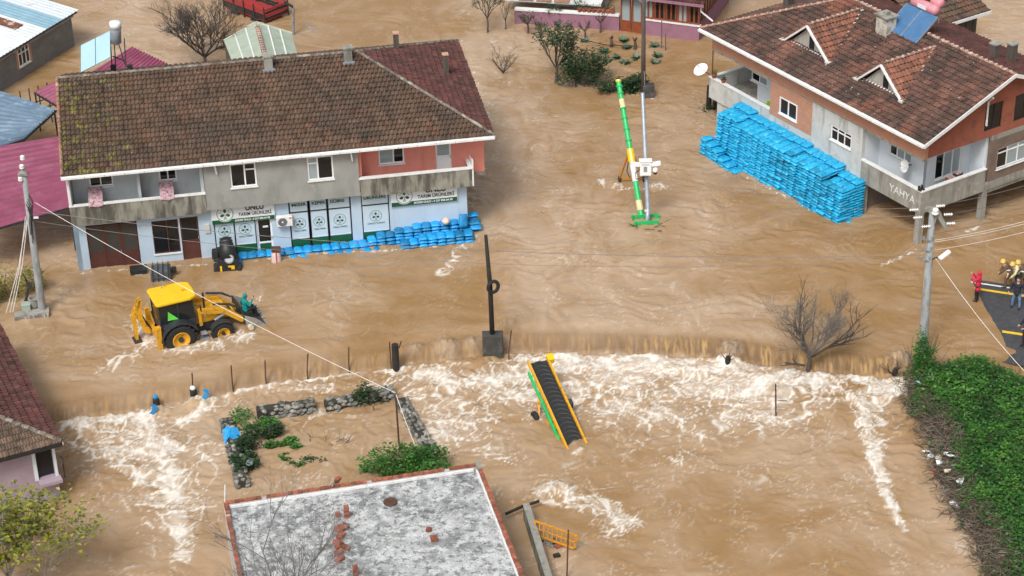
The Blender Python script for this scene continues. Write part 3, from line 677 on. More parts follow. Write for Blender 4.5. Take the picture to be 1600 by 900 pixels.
def big_sign(a0, a1, z0, z1, lines, circ=True):
    M = MLG @ Matrix.Translation((0, .12, 0)); mb = MB(M); mb.box((a0, -.115, z0), (a1, 0, z1)); o = mb.build('shop_sign', m_signwhite, shop, bevel=.01)
    mb = MB(M); mb.box((a0+.02, .001, z0+.01), (a1-.02, .006, z0+.25)); mb.build('green_band', m_green, o)
    w = a1-a0; r = .47; cx = a0+.72; cz = z0+.58
    disc(o, M, cx, cz, r, m_signwhite, .006, .010, 'emblem_disc', 32); e = emblem(o, M @ Matrix.Translation((0, .008, 0)), cx, cz, r*.93)
    tw_ = w-1.45
    text('TARIM ÜRÜNLERİ', .27, m_ink, o, TM(M, a0+1.35+tw_/2, z0+.46), bold=.004, width=tw_*.93)
    text('ÜNLÜ', .40, m_ink, o, TM(M, a0+1.35+tw_*.5, z0+.80), bold=.012, width=tw_*.52)
    text('EKREM ÜNLÜ - 0 537 898 04 58', .15, m_signwhite, o, TM(M, a0+1.2+tw_/2, z0+.13), bold=.004, width=tw_*.98)
    return o
big_sign(7.12, 10.42, 2.0, 3.03, None); big_sign(16.55, 20.1, 2.0, 3.03, None)
# air conditioner between the panels
_a = lu(432, 340, .2); ac = thing('air_conditioner', 'white outdoor air conditioner unit on the shop wall beside the dark door', 'air conditioner', LF.world(10.88, .28, 1.62), LF.a)
mb = MB(); mb.box((-.42, -.15, 0), (.42, .15, .56)); mb.build('casing', m_white, ac, bevel=.02)
mb = MB(facade('u', -.151)); vs = []
o = disc(ac, facade('u', -.151), -.1, .28, .235, m_darkmetal, .001, .012, 'fan_opening'); 
mb = MB(facade('u', -.17))
for k in range(5):
    rr = .05 + k*.043; n = 20; vs = [((-.1)+q*math.cos(2*math.pi*j/n), 0, .28+q*math.sin(2*math.pi*j/n)) for q in (rr, rr+.02) for j in range(n)]
    mb.add(vs, [(j, (j+1)%n, n+(j+1)%n, n+j) for j in range(n)])
mb.build('fan_grille', m_steel, ac); disc(ac, facade('u', -.151), -.1, .28, .05, m_white, .013, .025, 'hub')
mb = MB(); mb.box((.25, -.156, .44), (.38, -.151, .5)); mb.build('badge', mat('red_print', (.6,.04,.03), .5), ac)
mb = MB(); mb.box((-.35, -.1, -.05), (-.3, .22, -.002)); mb.box((.3, -.1, -.05), (.35, .22, -.002)); mb.build('bracket', m_steel, ac)
# first floor slab and walls
SLB = 3.1
mb = MB(); mb.box((0.02, .002, SLB), (14.95, 12.0, SLB+.16)); mb.box((14.95, .002, SLB), (20.9, 12.0, SLB+.155)); mb.box((20.9, .9, SLB), (21.72, 12.0, SLB+.15)); mb.build('floor_slab', m_conc, shop)
w1 = [8.12, 9.58, 4.02, 5.32]; w2 = [12.08, 13.52, 4.04, 5.34]
w1 = [8.1, 9.6, *[None]*2]; a = lu(358, 258, 0); b = lu(402, 290, 0); w1 = [a.x, b.x, b.z, a.z+.02]; a = lu(479, 247, 0); b = lu(522, 279, 0); w2 = [a.x, b.x, b.z, a.z+.02]
wall('upper_wall', m_render, shop, ML0, 6.95, 14.93, 3.07, EZ-.06, [tuple(w1), tuple(w2)], .22)
window(shop, ML0, *w1, cols=(.56,), fw=.075); mb = MB(ML0); mb.box((w1[0]+(w1[1]-w1[0])*.6, -.098, w1[3]-.42), (w1[1]-.07, -.045, w1[3]-.35)); mb.build('window_bar', m_upvc, shop)
window(shop, ML0, *w2, cols=(.4,), fw=.075, panes=(m_glassc, m_glass)); mb = MB(ML0); mb.box((w2[0]+.07, -.098, w2[3]-.42), (w2[0]+(w2[1]-w2[0])*.37, -.045, w2[3]-.35)); mb.build('window_bar', m_upvc, shop)
# left loggia: recessed pale wall, two windows, mossy concrete parapet
LB = 1.15; MLB = facade('u', LB)
a = lu(138, 274, LB); b = lu(178, 292, LB); v1 = [a.x, b.x, b.z+.1, a.z+.25]; a = lu(247, 264, LB); b = lu(277, 281, LB); v2 = [a.x, b.x, b.z+.02, a.z+.2]
wall('loggia_wall', m_palewall, shop, MLB, .25, 6.9, SLB+.16, EZ-.05, [tuple(v1), tuple(v2)], .2)
window(shop, MLB, *v1, cols=(.48,), fw=.07); window(shop, MLB, *v2, cols=(.5,), fw=.07)
for a_, b_ in (((.03, .24, SLB+.165), (.2, LB, EZ-.04)), ((3.55, .4, SLB+.165), (3.7, LB-.002, EZ-.05)), ((6.75, .22, SLB+.165), (6.93, LB-.002, EZ-.05))): mb = MB(); mb.box(a_, b_); mb.build('loggia_pier', m_palewall, shop)
mb = MB(); mb.box((.02, .01, 4.1), (.16, .14, EZ-.06)); mb.build('corner_post', m_white, shop)
mb = MB(); mb.box((.02, 0, 2.92), (6.93, .16, 4.02)); mb.box((.02, .165, SLB+.17), (.14, LB, 4.02)); pr = mb.build('parapet', m_mossconc, shop)
mb = MB(); mb.box((.0, -.03, 4.022), (6.97, .2, 4.08)); mb.build('coping', m_white, pr)
# salmon part with the right balcony
PB = 1.05; MPB = facade('u', PB)
a = lu(591, 233, PB); b = lu(632, 254, PB); v3 = [a.x, b.x, b.z, a.z+.12]; a = lu(680, 224, PB); b = lu(706, 265, PB); dr = [a.x, b.x, SLB+.2, a.z+.15]
wall('salmon_wall', m_pink, shop, MPB, 14.96, 21.7, 3.2, EZ-.05, [tuple(v3), tuple(dr)], .2)
window(shop, MPB, *v3, cols=(.58,), fw=.07, panes=(m_glassc, m_glass)); panel_door(shop, MPB, *dr, m_upvc, .5, m_glassc, .05, 'balcony_door')
mb = MB(); mb.box((14.95, .22, SLB+.165), (15.1, PB-.002, EZ-.06)); mb.box((21.5, PB+.201, 3.02), (21.7, 11.9, EZ-.06)); mb.build('salmon_return', m_pink, shop)
mb = MB(); mb.box((14.96, -.05, 3.0), (20.86, .12, 4.02)); mb.box((20.72, .125, 3.18), (20.86, PB+.9, 4.02)); pr = mb.build('parapet', m_mossconc, shop)
mb = MB(); mb.box((14.9, -.09, 4.022), (20.9, .16, 4.09)); mb.box((20.68, .162, 4.022), (20.9, PB-.01, 4.088)); mb.build('coping', m_white, pr)
mb = MB(); mb.box((20.87, -.05, 3.0), (20.95, .2, 4.5)); mb.box((20.87, .21, 3.7), (20.93, PB-.02, 3.78)); mb.box((20.87, .21, 4.3), (20.93, PB-.02, 4.38)); mb.build('end_railing', m_white, pr)
mb = MB(); mb.box((.03, 11.7, SLB+.165), (21.5, 11.9, EZ-.06)); mb.box((.03, LB+.002, SLB+.165), (.24, 11.69, EZ-.06)); mb.build('rear_wall', m_render, shop)
# roof
RU0, RU1, RV0, RV1, RZ = -.14, 22.05, -.22, 12.4, 8.55; RV = (RV0+RV1)/2; HU = 15.75
mb = MB(); e = .02
mb.add([(RU0,RV0,EZ),(RU1,RV0,EZ),(RU1,RV1,EZ),(RU0,RV1,EZ),(RU0,RV,RZ),(HU,RV,RZ)], [(0,1,5,4),(1,2,5),(2,3,4,5),(3,0,4),(0,3,2,1)])
roof = mb.build('roof', m_tilered, shop)
R = random.Random(5)
mb = MB(); roof_tiles(mb, (RU0,RV0-.03,EZ), (RU1,RV0-.03,EZ), (HU,RV,RZ), (RU0,RV,RZ), seed=4)
V_, F_, T_ = mb.v, mb.f, mb.t
# the mossy gable end of the slope keeps its own material
fm = [i for i, f in enumerate(F_)]; o = raw('roof_tiles', V_, F_, m_tile, roof, kind='stuff', tint=T_); o.data.materials.append(m_tilemoss)
mi = [1 if (sum(V_[q][0] for q in f)/4) < 2.2 + 1.1*math.sin(i*.013) + R.uniform(-1.2, 1.2) else 0 for i, f in enumerate(F_)]; o.data.polygons.foreach_set('material_index', mi)
mb = MB(); roof_tiles(mb, (RU1,RV0,EZ), (RU1,RV1,EZ), (HU,RV,RZ), (HU,RV,RZ), seed=6, rl=.36); raw('hip_tiles', mb.v, mb.f, m_tilered, roof, kind='stuff', tint=mb.t)
mb = MB(); roof_tiles(mb, (RU1,RV1,EZ), (RU0,RV1,EZ), (RU0,RV,RZ), (HU,RV,RZ), seed=8, tw=.3, rl=.5); raw('rear_tiles', mb.v, mb.f, m_tile, roof, kind='stuff', tint=mb.t)
ridge_run(roof, (RU0,RV,RZ+.02), (HU,RV,RZ+.02), m_ridge); ridge_run(roof, (HU,RV,RZ+.03), (RU1,RV0,EZ+.06), m_ridge, r=.10); ridge_run(roof, (HU,RV,RZ+.03), (RU1,RV1,EZ+.06), m_ridge, r=.10)
ridge_run(roof, (RU0+.04,RV0,EZ+.07), (RU0+.04,RV,RZ+.06), m_ridger, r=.09, name='verge_tile')
mb = MB(); mb.prism([(RU0-.04, EZ-.16), (RU1+.05, EZ-.16), (RU1+.05, EZ+.02), (RU0-.04, EZ+.02)], RV0-.10, RV0-.045, 'y'); mb.box((RU0, RV0-.22, EZ-.12), (RU1+.02, RV0-.10, EZ-.02)); o = mb.build('gutter', m_white, roof)
for i in range(1, 22):
    mb = MB(); mb.box((i-.012, RV0-.226, EZ-.128), (i+.012, RV0-.21, EZ-.012)); mb.build('gutter_bracket', m_steel, o)
mb = MB(); mb.box((RU1+.01, RV0-.08, EZ-.14), (RU1+.06, RV1, EZ+.02)); mb.build('fascia', m_white, roof)
for x in (7.55, 14.55):
    mb = MB(); mb.tube([(x, -.33, EZ-.1), (x+.08, -.1, EZ-.75)], .045, 8); mb.build('downspout', m_white, shop)
def roofz(u, v):
    k = (RZ-EZ)/(RV-RV0); return min(EZ+(v-RV0)*k, EZ+(RV1-v)*k, EZ+(RU1-u)*(RZ-EZ)/(RU1-HU))
for (u, v, w, h, m) in ((10.95, 5.6, .45, .75, m_conc), (15.2, 5.6, .42, .8, m_conc), (18.1, 8.3, .28, 1.0, m_wood), (20.55, 6.6, .28, 1.25, m_wood)):
    chimney(shop, (u, v, roofz(u, v)-.1), w, h, m, m_conc if m is m_conc else m_brickwall)
# floral rugs hung over the loggia parapet
m_rug = mat('floral_rug', (.50, .33, .36), .95, .2, 5, .3, 60, spots=(((.22,.05,.09), 7, .56, .06, .9), ((.68,.62,.58), 9, .60, .05, .8)))
for i, (px, lab) in enumerate(((148, 'floral pink rug hung over the loggia parapet nearest the corner post'), (260, 'floral pink rug hung over the loggia parapet below the smaller window'))):
    c = lu(px, 306 - i*8, 0).x; w = .72; n = 10; mb = MB()
    zt = lu(px, (292, 283)[i], 1.02).z; path = [(-.075, 3.96), (-.075, 4.085), (-.03, 4.115), (.1, 4.125), (.25, 4.16), (.65, 4.16+(zt-4.16)*.5), (1.02, zt)]
    if True:
        rows = []
        for k, (v, z) in enumerate(path):
            rows.append([(c - w/2 + w*j/n, v + .012*math.sin(j*1.9 + k), z + (.01*math.sin(j*1.3) if k else .03*math.sin(j*.8))) for j in range(n+1)])
        vs = [q for r_ in rows for q in r_] + [(q[0], q[1]+.012, q[2]-.015) for r_ in rows for q in r_]; m_ = len(rows)*(n+1)
        fs = [(k*(n+1)+j, k*(n+1)+j+1, (k+1)*(n+1)+j+1, (k+1)*(n+1)+j) for k in range(len(rows)-1) for j in range(n)]
        fs += [tuple(m_+q for q in f[::-1]) for f in fs]
        mb.add(vs, fs); o = mb.build('rug', m_rug, None, loc=LF.o, rz=LF.a, smooth=True); tag(o, lab, 'rug', 'rugs on the loggia parapet')

# ------------------------------------------------------------------ right-hand house on columns
RF = Frame(P(1433, 385), 32.5); house = thing('corner_house', 'two storey house on concrete columns with patchy red brown roof and two gabled dormers', 'building', RF.o, RF.a)
MRF = facade('v', 0.0); MRS = facade('u', 0.0)          # long front faces -u, gable side faces -v
VL = 17.85; UR = 11.0; FLB, FLT = 1.92, 2.25; EZ2 = 6.3; BZ = 5.07; RG2 = 8.62; RU2 = 5.35; VH = 12.3
m_dirtywhite = mat('streaked_white_render', (.52,.53,.51), .88, .07, 1, .15, 25, spots=(((.22,.22,.2), 1.5, .6, .1, .7, (1.5,1.5,.3)), ((.36,.35,.32), 3, .6, .1, .5)))
m_whitewall = mat('whitewashed_wall', (.66,.71,.76), .8, .04, 1)
# columns and ground floor
for (u, v) in ((.0, .0), (0, 4.35), (4.5, .0), (9.4, 0)):
    mb = MB(); mb.box((u, v+.003, -1.2), (u+.32, v+.33, FLB-.001)); mb.build('column', m_conc, house)
wall('ground_wall', m_dirtywhite, house, facade('v', .12), 4.7, 17.2, -1.2, FLB-.002, [(4.75, 5.3, -.2, .5)], .2)
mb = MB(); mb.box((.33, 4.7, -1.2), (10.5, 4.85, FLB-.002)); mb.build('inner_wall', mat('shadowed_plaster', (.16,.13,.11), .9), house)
mb = MB(); mb.box((10.4, .4, -1.2), (10.6, 16.5, FLB-.002)); mb.box((.3, 17.0, -1.2), (10.4, 17.2, FLB-.002)); mb.build('rear_wall', m_dirtywhite, house)
mb = MB(); mb.box((.03, .03, FLB), (UR, VL-.03, FLT)); mb.build('floor_slab', m_conc, house)
for a_, b_ in (((.06, 4.4, FLB-.28), (.3, 4.7, FLB-.003)), ((4.6, .05, FLB-.25), (10.9, .3, FLB-.003))): mb = MB(); mb.box(a_, b_); mb.build('beam', m_conc, house)
# front: corner loggia 0..4.6, rendered wall, brick panel, open balcony at the far end
def ru(px, py, u=0.0): return RF.onu(px, py, u)
def rv(px, py, v=0.0): return RF.onv(px, py, v)
a = ru(1299, 194); b = ru(1329, 237); wa = [b.y, a.y, b.z+.12, a.z-.02]
a = ru(1219, 150); b = ru(1245, 192); wb = [b.y, a.y, b.z+.05, a.z+.0]
LW = 4.68; BR0, BR1 = 8.78, 12.35
wall('rendered_wall', m_dirtywhite, house, MRF, LW, BR0, FLB-.02, BZ+.01, [tuple(wa)], .2)
wall('brick_panel', m_brickwall, house, facade('v', -.01), BR0+.002, BR1, 2.95, BZ+.01, [tuple(wb)], .2)
mb = MB(); mb.box((-.0, BR0+.003, FLB-.02), (.2, BR1, 2.948)); mb.build('rendered_base', m_dirtywhite, house)
mb = MB(); mb.box((-.03, -.03, BZ+.012), (.2, VL-.3, EZ2-.12)); mb.build('brick_band', m_brickwall, house)
mb = MB(); mb.box((-.05, .0, BZ-.1), (.18, LW, BZ+.01)); mb.box((-.05, BR1+.002, BZ-.1), (.18, VL-.3, BZ+.01)); mb.box((-.05, LW+.003, BZ-.03), (-.001, BR1, BZ+.011)); mb.build('lintel', m_conc, house)
window(house, MRF, *wa, cols=(.34,.67), transom=.72, fw=.06, dep=.08); window(house, facade('v', -.01), *wb, cols=(.5,), fw=.085, dep=.05)
# corner loggia
LI = 1.25; MI = facade('v', LI); MJ = facade('u', LI)
a = ru(1357, 213, LI); b = ru(1370, 250, LI); ld = [b.y, b.y+.85, FLT+.02, a.z+.05]; a = ru(1390, 225, LI); b = ru(1423, 258, LI); lw = [b.y, a.y, b.z, a.z+.05]
wall('loggia_wall', m_whitewall, house, MI, LI, LW+.19, FLT, BZ+.4, [tuple(ld), tuple(lw)], .2)
panel_door(house, MI, *ld, m_upvc, .5, m_glassc, .05, 'balcony_door'); window(house, MI, *lw, cols=(.33,.67), fw=.07, panes=(m_glassc, m_glassc, m_glass))
a = rv(1463, 245, LI); b = rv(1500, 268, LI); sw = [a.x, b.x, b.z, a.z+.1]
wall('side_loggia_wall', m_whitewall, house, MJ, LI+.003, 4.6, FLT, BZ+.4, [tuple(sw)], .2); window(house, MJ, *sw, cols=(.33,.67), fw=.07, panes=(m_glass, m_glassc, m_glassc))
for a_, b_ in (((.21, LW, FLT), (LI, LW+.19, BZ+.012)), ((4.55, .21, FLT), (4.75, LI, BZ+.012))): mb = MB(); mb.box(a_, b_); mb.build('loggia_return', m_whitewall, house)
mb = MB(); mb.box((0, 0, FLB-.03), (.14, LW-.002, 3.16)); mb.box((.142, 0, FLB-.03), (4.56, .14, 3.16)); pr = mb.build('parapet', m_conc, house)
mb = MB(); mb.box((-.04, -.04, 3.162), (.2, LW-.003, 3.23)); mb.box((.202, -.04, 3.162), (4.6, .2, 3.23)); mb.build('coping', m_white, pr)
text('YAHYA', .62, mat('white_daub', (.7,.7,.68), .9), pr, Matrix(((0,0,-1,-.012),(-1,0,0,1.42),(0,1,0,2.5),(0,0,0,1))), bold=-.004, width=1.95)
# far open balcony
OB = 1.6
mb = MB(); mb.box((0, BR1+.003, FLB-.02), (.14, VL, 3.16)); mb.box((.142, VL-.14, FLB-.02), (5.2, VL, 3.16)); pr2 = mb.build('parapet', m_dirtywhite, house)
mb = MB(); mb.box((-.04, BR1+.003, 3.162), (.2, VL+.04, 3.23)); mb.box((.202, VL-.18, 3.162), (5.2, VL+.04, 3.23)); mb.build('coping', m_white, pr2)
a = ru(1174, 112, OB); b = ru(1198, 137, OB); ow = [b.y, a.y, b.z, a.z+.05]
wall('balcony_wall', m_whitewall, house, facade('v', OB), BR1, 15.4, FLT, BZ+.5, [tuple(ow)], .2); window(house, facade('v', OB), *ow, cols=(.5,), fw=.07, panes=(m_glassc, m_glass))
mb = MB(); mb.box((OB+.201, 15.2, FLT), (10.5, 15.4, BZ+.5)); mb.box((.19, BR1, FLT), (OB, BR1+.15, BZ)); mb.build('balcony_return', m_whitewall, house)
mb = MB(); mb.tube([(.1, VL-.15, 3.2), (.1, VL-.15, EZ2-.1)], .035, 8); mb.build('roof_post', m_rust, house)
# gable side: brick apex, attic windows, brown lower part
GB = 4.76
a = rv(1541, 166); b = rv(1567, 196); at1 = [a.x, b.x, b.z, a.z]; at2 = [b.x+.75, b.x+2.3, b.z, a.z]
def gz(u): return EZ2 + (u+.6)*(RG2-EZ2)/(RU2+.6) if u < RU2 else RG2 - (u-RU2)*(RG2-EZ2)/(11.25-RU2)
mb = MB()
us = [-.02, at1[0], at1[1], at2[0], at2[1], RU2, UR]; us = sorted(set(us))
for i in range(len(us)-1):
    x0, x1 = us[i], us[i+1]; z0 = BZ+.012
    hole = any(abs(x0-h[0]) < 1e-6 for h in (at1, at2)) and not abs(x0-at1[1]) < 1e-6
    if (x0 == at1[0]) or (x0 == at2[0] or (at2[0] < x0 < at2[1])):
        h = at1 if x0 == at1[0] else at2
        mb.prism([(x0, z0), (x1, z0), (x1, h[2]), (x0, h[2])], .0, .2, 'y'); mb.prism([(x0, h[3]), (x1, h[3]), (x1, max(h[3]+.01, gz(x1)-.12)), (x0, max(h[3]+.01, gz(x0)-.12))], .0, .2, 'y')
    else: mb.prism([(x0, z0), (x1, z0), (x1, gz(x1)-.12), (x0, gz(x0)-.12)], .0, .2, 'y')
mb.build('gable_wall', m_brickdark, house)
for h in (at1, at2): window(house, MRS, *h, cols=(.5,), frame=m_blackwood, sill=False, fw=.07)
a = rv(1559, 238); b = rv(1600, 262); bw = [a.x, a.x+2.3, 2.95, 4.15]
wall('side_wall', m_brickbrown, house, MRS, GB, UR, FLT, BZ-.003 - .28, [tuple(bw)], .2); mb = MB(); mb.box((GB, -.01, BZ-.28), (UR, .2, BZ+.01)); mb.build('ring_beam', m_conc, house)
window(house, MRS, *bw, cols=(.33,.67), transom=.75, fw=.06, panes=(m_glass, m_glassc, m_glassc))
mb = MB(); mb.box((4.6, -.02, FLB-.02), (UR, .15, FLT+.1)); mb.build('slab_edge', m_conc, house)
mb = MB(); mb.box((UR-.2, .202, FLT), (UR, VL-.3, EZ2-.1)); mb.box((.2, VL-.5, BZ), (UR, VL-.3, EZ2-.1)); mb.build('rear_upper_wall', m_dirtywhite, house)
# roof: gable at the near side, hip at the far end
E0, E1, V0, V1 = -.62, 11.25, -.62, 18.0
mb = MB(); mb.add([(E0,V0,EZ2),(E1,V0,EZ2),(E1,V1,EZ2),(E0,V1,EZ2),(RU2,V0,RG2),(RU2,VH,RG2)], [(0,3,5,4),(1,4,5,2),(3,2,5)])
roof2 = mb.build('roof', m_tiler, house)
mb = MB(); roof_tiles(mb, (E0,V0,EZ2), (E0,V1,EZ2), (RU2,VH,RG2), (RU2,V0,RG2), seed=11); raw('roof_tiles', mb.v, mb.f, m_tiler, roof2, kind='stuff', tint=mb.t)
mb = MB(); roof_tiles(mb, (E1,V0,EZ2), (E1,V1,EZ2), (RU2,VH,RG2), (RU2,V0,RG2), seed=12, tw=.26, rl=.4); raw('rear_tiles', mb.v, mb.f, m_tilered, roof2, kind='stuff', tint=mb.t)
mb = MB(); roof_tiles(mb, (E1,V1,EZ2), (E0,V1,EZ2), (RU2,VH,RG2), (RU2,VH,RG2), seed=13, tw=.3, rl=.5); raw('hip_tiles', mb.v, mb.f, m_tiler, roof2, kind='stuff', tint=mb.t)
ridge_run(roof2, (RU2,V0,RG2+.03), (RU2,VH,RG2+.03), m_ridger, mortar=m_mortar); ridge_run(roof2, (E0,V1,EZ2+.06), (RU2,VH,RG2+.03), m_ridger, r=.1, mortar=m_mortar); ridge_run(roof2, (E1,V1,EZ2+.06), (RU2,VH,RG2+.03), m_ridger, r=.1)
mb = MB(); mb.box((E0-.07, V0-.03, EZ2-.16), (E0-.01, V1+.05, EZ2+.03)); mb.box((E0-.19, V0-.02, EZ2-.12), (E0-.072, V1+.02, EZ2-.01)); mb.build('gutter', m_white, roof2)
mb = MB(); mb.beam((E0-.05, V0-.03, EZ2-.02), (RU2, V0-.03, RG2-.01), .05, .2); mb.beam((RU2, V0-.03, RG2-.01), (E1, V0-.03, EZ2-.02), .05, .2); mb.build('verge_board', m_white, roof2)
a = rv(1544, 158, -.05); mb = MB(); mb.tube([(a.x-.15, V0+.1, a.z+.4), (a.x, -.08, a.z), (a.x+.02, -.08, a.z-1.4)], .06, 8); mb.build('downspout', m_white, house)
def rz2(u, v): return min(EZ2+(u-E0)*(RG2-EZ2)/(RU2-E0), EZ2+(E1-u)*(RG2-EZ2)/(E1-RU2))
# dormers
def dormer(px_apex, px_l, px_r):
    # the gable front stands on the front slope: find where the two feet hit it
    def slope(px, py):
        k = (RG2-EZ2)/(RU2-E0); d = ray(px, py); c = np.array([0,0,CAMH]) - np.array(RF.o)
        # z = EZ2 + k (u-E0)
        n = np.array([0,0,1.0]) - k*RF.u; t = (EZ2 - k*E0 - c @ n)/(d @ n); p = c+d*t; return Vector((p@RF.u, p@RF.v, p[2]))
    L = slope(*px_l); Rr = slope(*px_r); vf0, vf1 = Rr.y, L.y; uf = (L.x+Rr.x)/2; vm = (vf0+vf1)/2; zf = (L.z+Rr.z)/2
    ap = RF.onu(*px_apex, uf); za = max(zf+.9, ap.z); k = (RG2-EZ2)/(RU2-E0); ub = min(uf + (za-zf)/k, RU2-.1)
    d = bpy.data.objects.new('dormer', None)
    mb = MB(); t = .12
    mb.add([(uf,vf0+.1,zf-.1),(uf,vf1-.1,zf-.1),(uf,vm,za-.1),(uf+.12,vf0+.1,zf-.1),(uf+.12,vf1-.1,zf-.1),(uf+.12,vm,za-.1)], [(0,1,2),(3,5,4),(0,3,4,1),(1,4,5,2),(2,5,3,0)])
    o = mb.build('dormer', mat('grey_boards', (.38,.36,.32), .9, .2, 6, .4, 30, stretch=(3,3,.2)) if 'grey_boards' not in bpy.data.materials else bpy.data.materials['grey_boards'], house)
    mb = MB(); mb.box((uf-.03, vm-.42, zf+.12), (uf-.003, vm-.02, zf+(za-zf)*.55)); mb.build('dormer_opening', mat('dark_opening', (.01,.01,.01), .9) if 'dark_opening' not in bpy.data.materials else bpy.data.materials['dark_opening'], o)
    mb = MB()
    for s in (-1, 1):
        ve = vm + s*((vf1-vf0)/2 + .22); ze = zf - .12
        # side slopes run back into the main roof
        mb.add([(uf-.2, vm, za+.02), (uf-.2, ve, ze), (uf+.25, ve, ze+.05), (ub, vm, za+.02)], [(0,1,2,3)])
    r_ = mb.build('dormer_roof', m_tilered, o)
    tb = MB()
    for s in (-1, 1):
        ve = vm + s*((vf1-vf0)/2 + .22); ze = zf - .12
        roof_tiles(tb, (uf-.2, ve, ze+.02), (uf+.3, ve, ze+.02), (ub, vm, za+.03), (uf-.2, vm, za+.03), tw=.24, rl=.33, seed=21+s)
    raw('dormer_tiles', tb.v, tb.f, mat('fresh_clay_tile', (.23,.095,.06), .85, .25, 1.2, .3, 30, tint=.4, spots=(((.07,.045,.035), 1.8, .55, .1, .7),)) if 'fresh_clay_tile' not in bpy.data.materials else bpy.data.materials['fresh_clay_tile'], r_, kind='stuff', tint=tb.t)
    mb = MB()
    for s in (-1, 1): mb.beam((uf-.24, vm, za), (uf-.24, vm+s*((vf1-vf0)/2+.24), zf-.14), .09, .16, up=(1,0,0))
    mb.build('barge_board', m_white, o); mb = MB(); mb.box((uf-.08, vf0+.12, zf-.06), (uf-.005, vf1-.12, zf+.06)); mb.build('dormer_sill', m_white, o)
    ridge_run(o, (uf-.2, vm, za+.07), (ub, vm, za+.07), m_ridger, r=.1, mortar=m_mortar)
    # ragged mortar along the valley on the near side
    R = random.Random(int(uf*100)); mb = MB(); n = 12
    for i in range(n):
        t_ = (i+.5)/n; q = Vector((uf+.2, vf0-.12, zf-.05)).lerp(Vector((ub, vm, za+.02)), t_)
        mb.obox(q + Vector((R.uniform(-.05,.05), R.uniform(-.05,.05), .07)), (R.uniform(.16,.34), R.uniform(.08,.2), .06), Matrix.Rotation(R.uniform(-.5,.5), 3, 'Z'))
    mb.build('valley_mortar', m_mortar, o)
    for a_, b_ in (((uf-.2, vf0-.2, zf-.02), (.4,.3,.1)), ((uf-.2, vf1+.22, zf-.04), (.34,.36,.1))): mb = MB(); mb.obox(a_, b_); mb.build('foot_mortar', m_mortar, o)
dormer((1268, 40), (1232, 62), (1297, 93)); dormer((1386, 102), (1347, 123), (1412, 153))
# wide chimney with a flat capping
def onroof(px, py):
    k = (RG2-EZ2)/(RU2-E0); d = ray(px, py); c = np.array([0,0,CAMH]) - np.array(RF.o); n = np.array([0,0,1.0]) - k*RF.u; t = (EZ2 - k*E0 - c @ n)/(d @ n); p = c+d*t; return Vector((p@RF.u, p@RF.v, p[2]))
q = onroof(1378, 54); mb = MB(); mb.box((q.x-.1, q.y-.42, q.z-.2), (q.x+.6, q.y+.42, q.z+.95)); o = mb.build('chimney', mat('peeling_plaster', (.52,.49,.43), .9, .12, 2, .3, 20, spots=(((.2,.16,.12), 3, .58, .08, .8),)), house)
mb = MB(); mb.box((q.x-.2, q.y-.52, q.z+1.05), (q.x+.7, q.y+.52, q.z+1.13)); mb.box((q.x+.1, q.y-.15, q.z+1.13), (q.x+.4, q.y+.15, q.z+1.3)); mb.box((q.x-.05, q.y-.38, q.z+.95), (q.x+.05, q.y-.28, q.z+1.05)); mb.box((q.x-.05, q.y+.28, q.z+.95), (q.x+.05, q.y+.38, q.z+1.05)); mb.box((q.x+.45, q.y-.38, q.z+.95), (q.x+.55, q.y+.38, q.z+1.05)); mb.build('chimney_cap', m_conc, o)
for (px, py, h) in ((1553, 95, .8), (1580, 92, 1.05)):
    w = RF.onz(px, py, 7.7); uu = w.x; mb_z = rz2(w.x, w.y); chimney(house, (w.x, w.y, mb_z-.2), .4, h+.2, m_wood, m_conc)
# chimney at the far hip
w = RF.onz(1232, 8, 7.2); chimney(house, (w.x, w.y, 6.4), .45, 1.3, m_wood)
# solar water heater on the ridge
q = onroof(1412, 55); sh = thing('solar_water_heater', 'blue solar panel with pink tanks on the patchy red brown roof', 'solar heater', RF.world(q.x, q.y, q.z), RF.a)
k2 = math.atan((RG2-EZ2)/(RU2-E0)); SR = Matrix.Rotation(-math.radians(38), 3, 'Y')
for s in (-.62, .62):
    mb = MB(); mb.obox(SR @ Vector((.75, s, .12)), (1.85, 1.2, .09), SR); pnl = mb.build('solar_panel', mat('blue_collector', (.07,.17,.33), .2, .1, 2) if s < 0 else bpy.data.materials['blue_collector'], sh, bevel=.01)
    mb = MB()
    for e in ((-.6, 0), (.6, 0)): mb.obox(SR @ Vector((.75, s+e[0]*.99, .13)), (1.87, .03, .11), SR)
    mb.build('panel_frame', m_steel, pnl)
RT = Matrix.Rotation(math.pi/2, 3, 'X'); pinkm = mat('pink_tank', (.62,.26,.30), .4, .12, 2); top = SR @ Vector((1.75, 0, .1))
mb = MB(); mb.lathe([(.02,-.95),(.22,-.93),(.27,-.85),(.27,.85),(.22,.93),(.02,.95)], 16, top + Vector((.1, 0, .2)), RT); tk = mb.build('tank', pinkm, sh, smooth=True)
mb = MB(); mb.box((top.x-.19, -.35, top.z+.12), (top.x-.172, .3, top.z+.34)); mb.build('tank_label', m_signwhite, tk)
mb = MB(); mb.lathe([(.02,-.38),(.2,-.36),(.24,-.3),(.24,.3),(.2,.36),(.02,.38)], 14, top + Vector((.45, -.55, .5)), RT); mb.build('tank', pinkm, sh, smooth=True)
mb = MB(); b0 = Vector((top.x+.3, 0, 0))
for s in (-.8, .8): mb.beam((top.x+.35, s, top.z+.2), (top.x+.4, s, .55), .05); mb.beam((top.x+.35, s, top.z), (.2, s, .0), .04)
mb.build('stand', m_steel, sh)
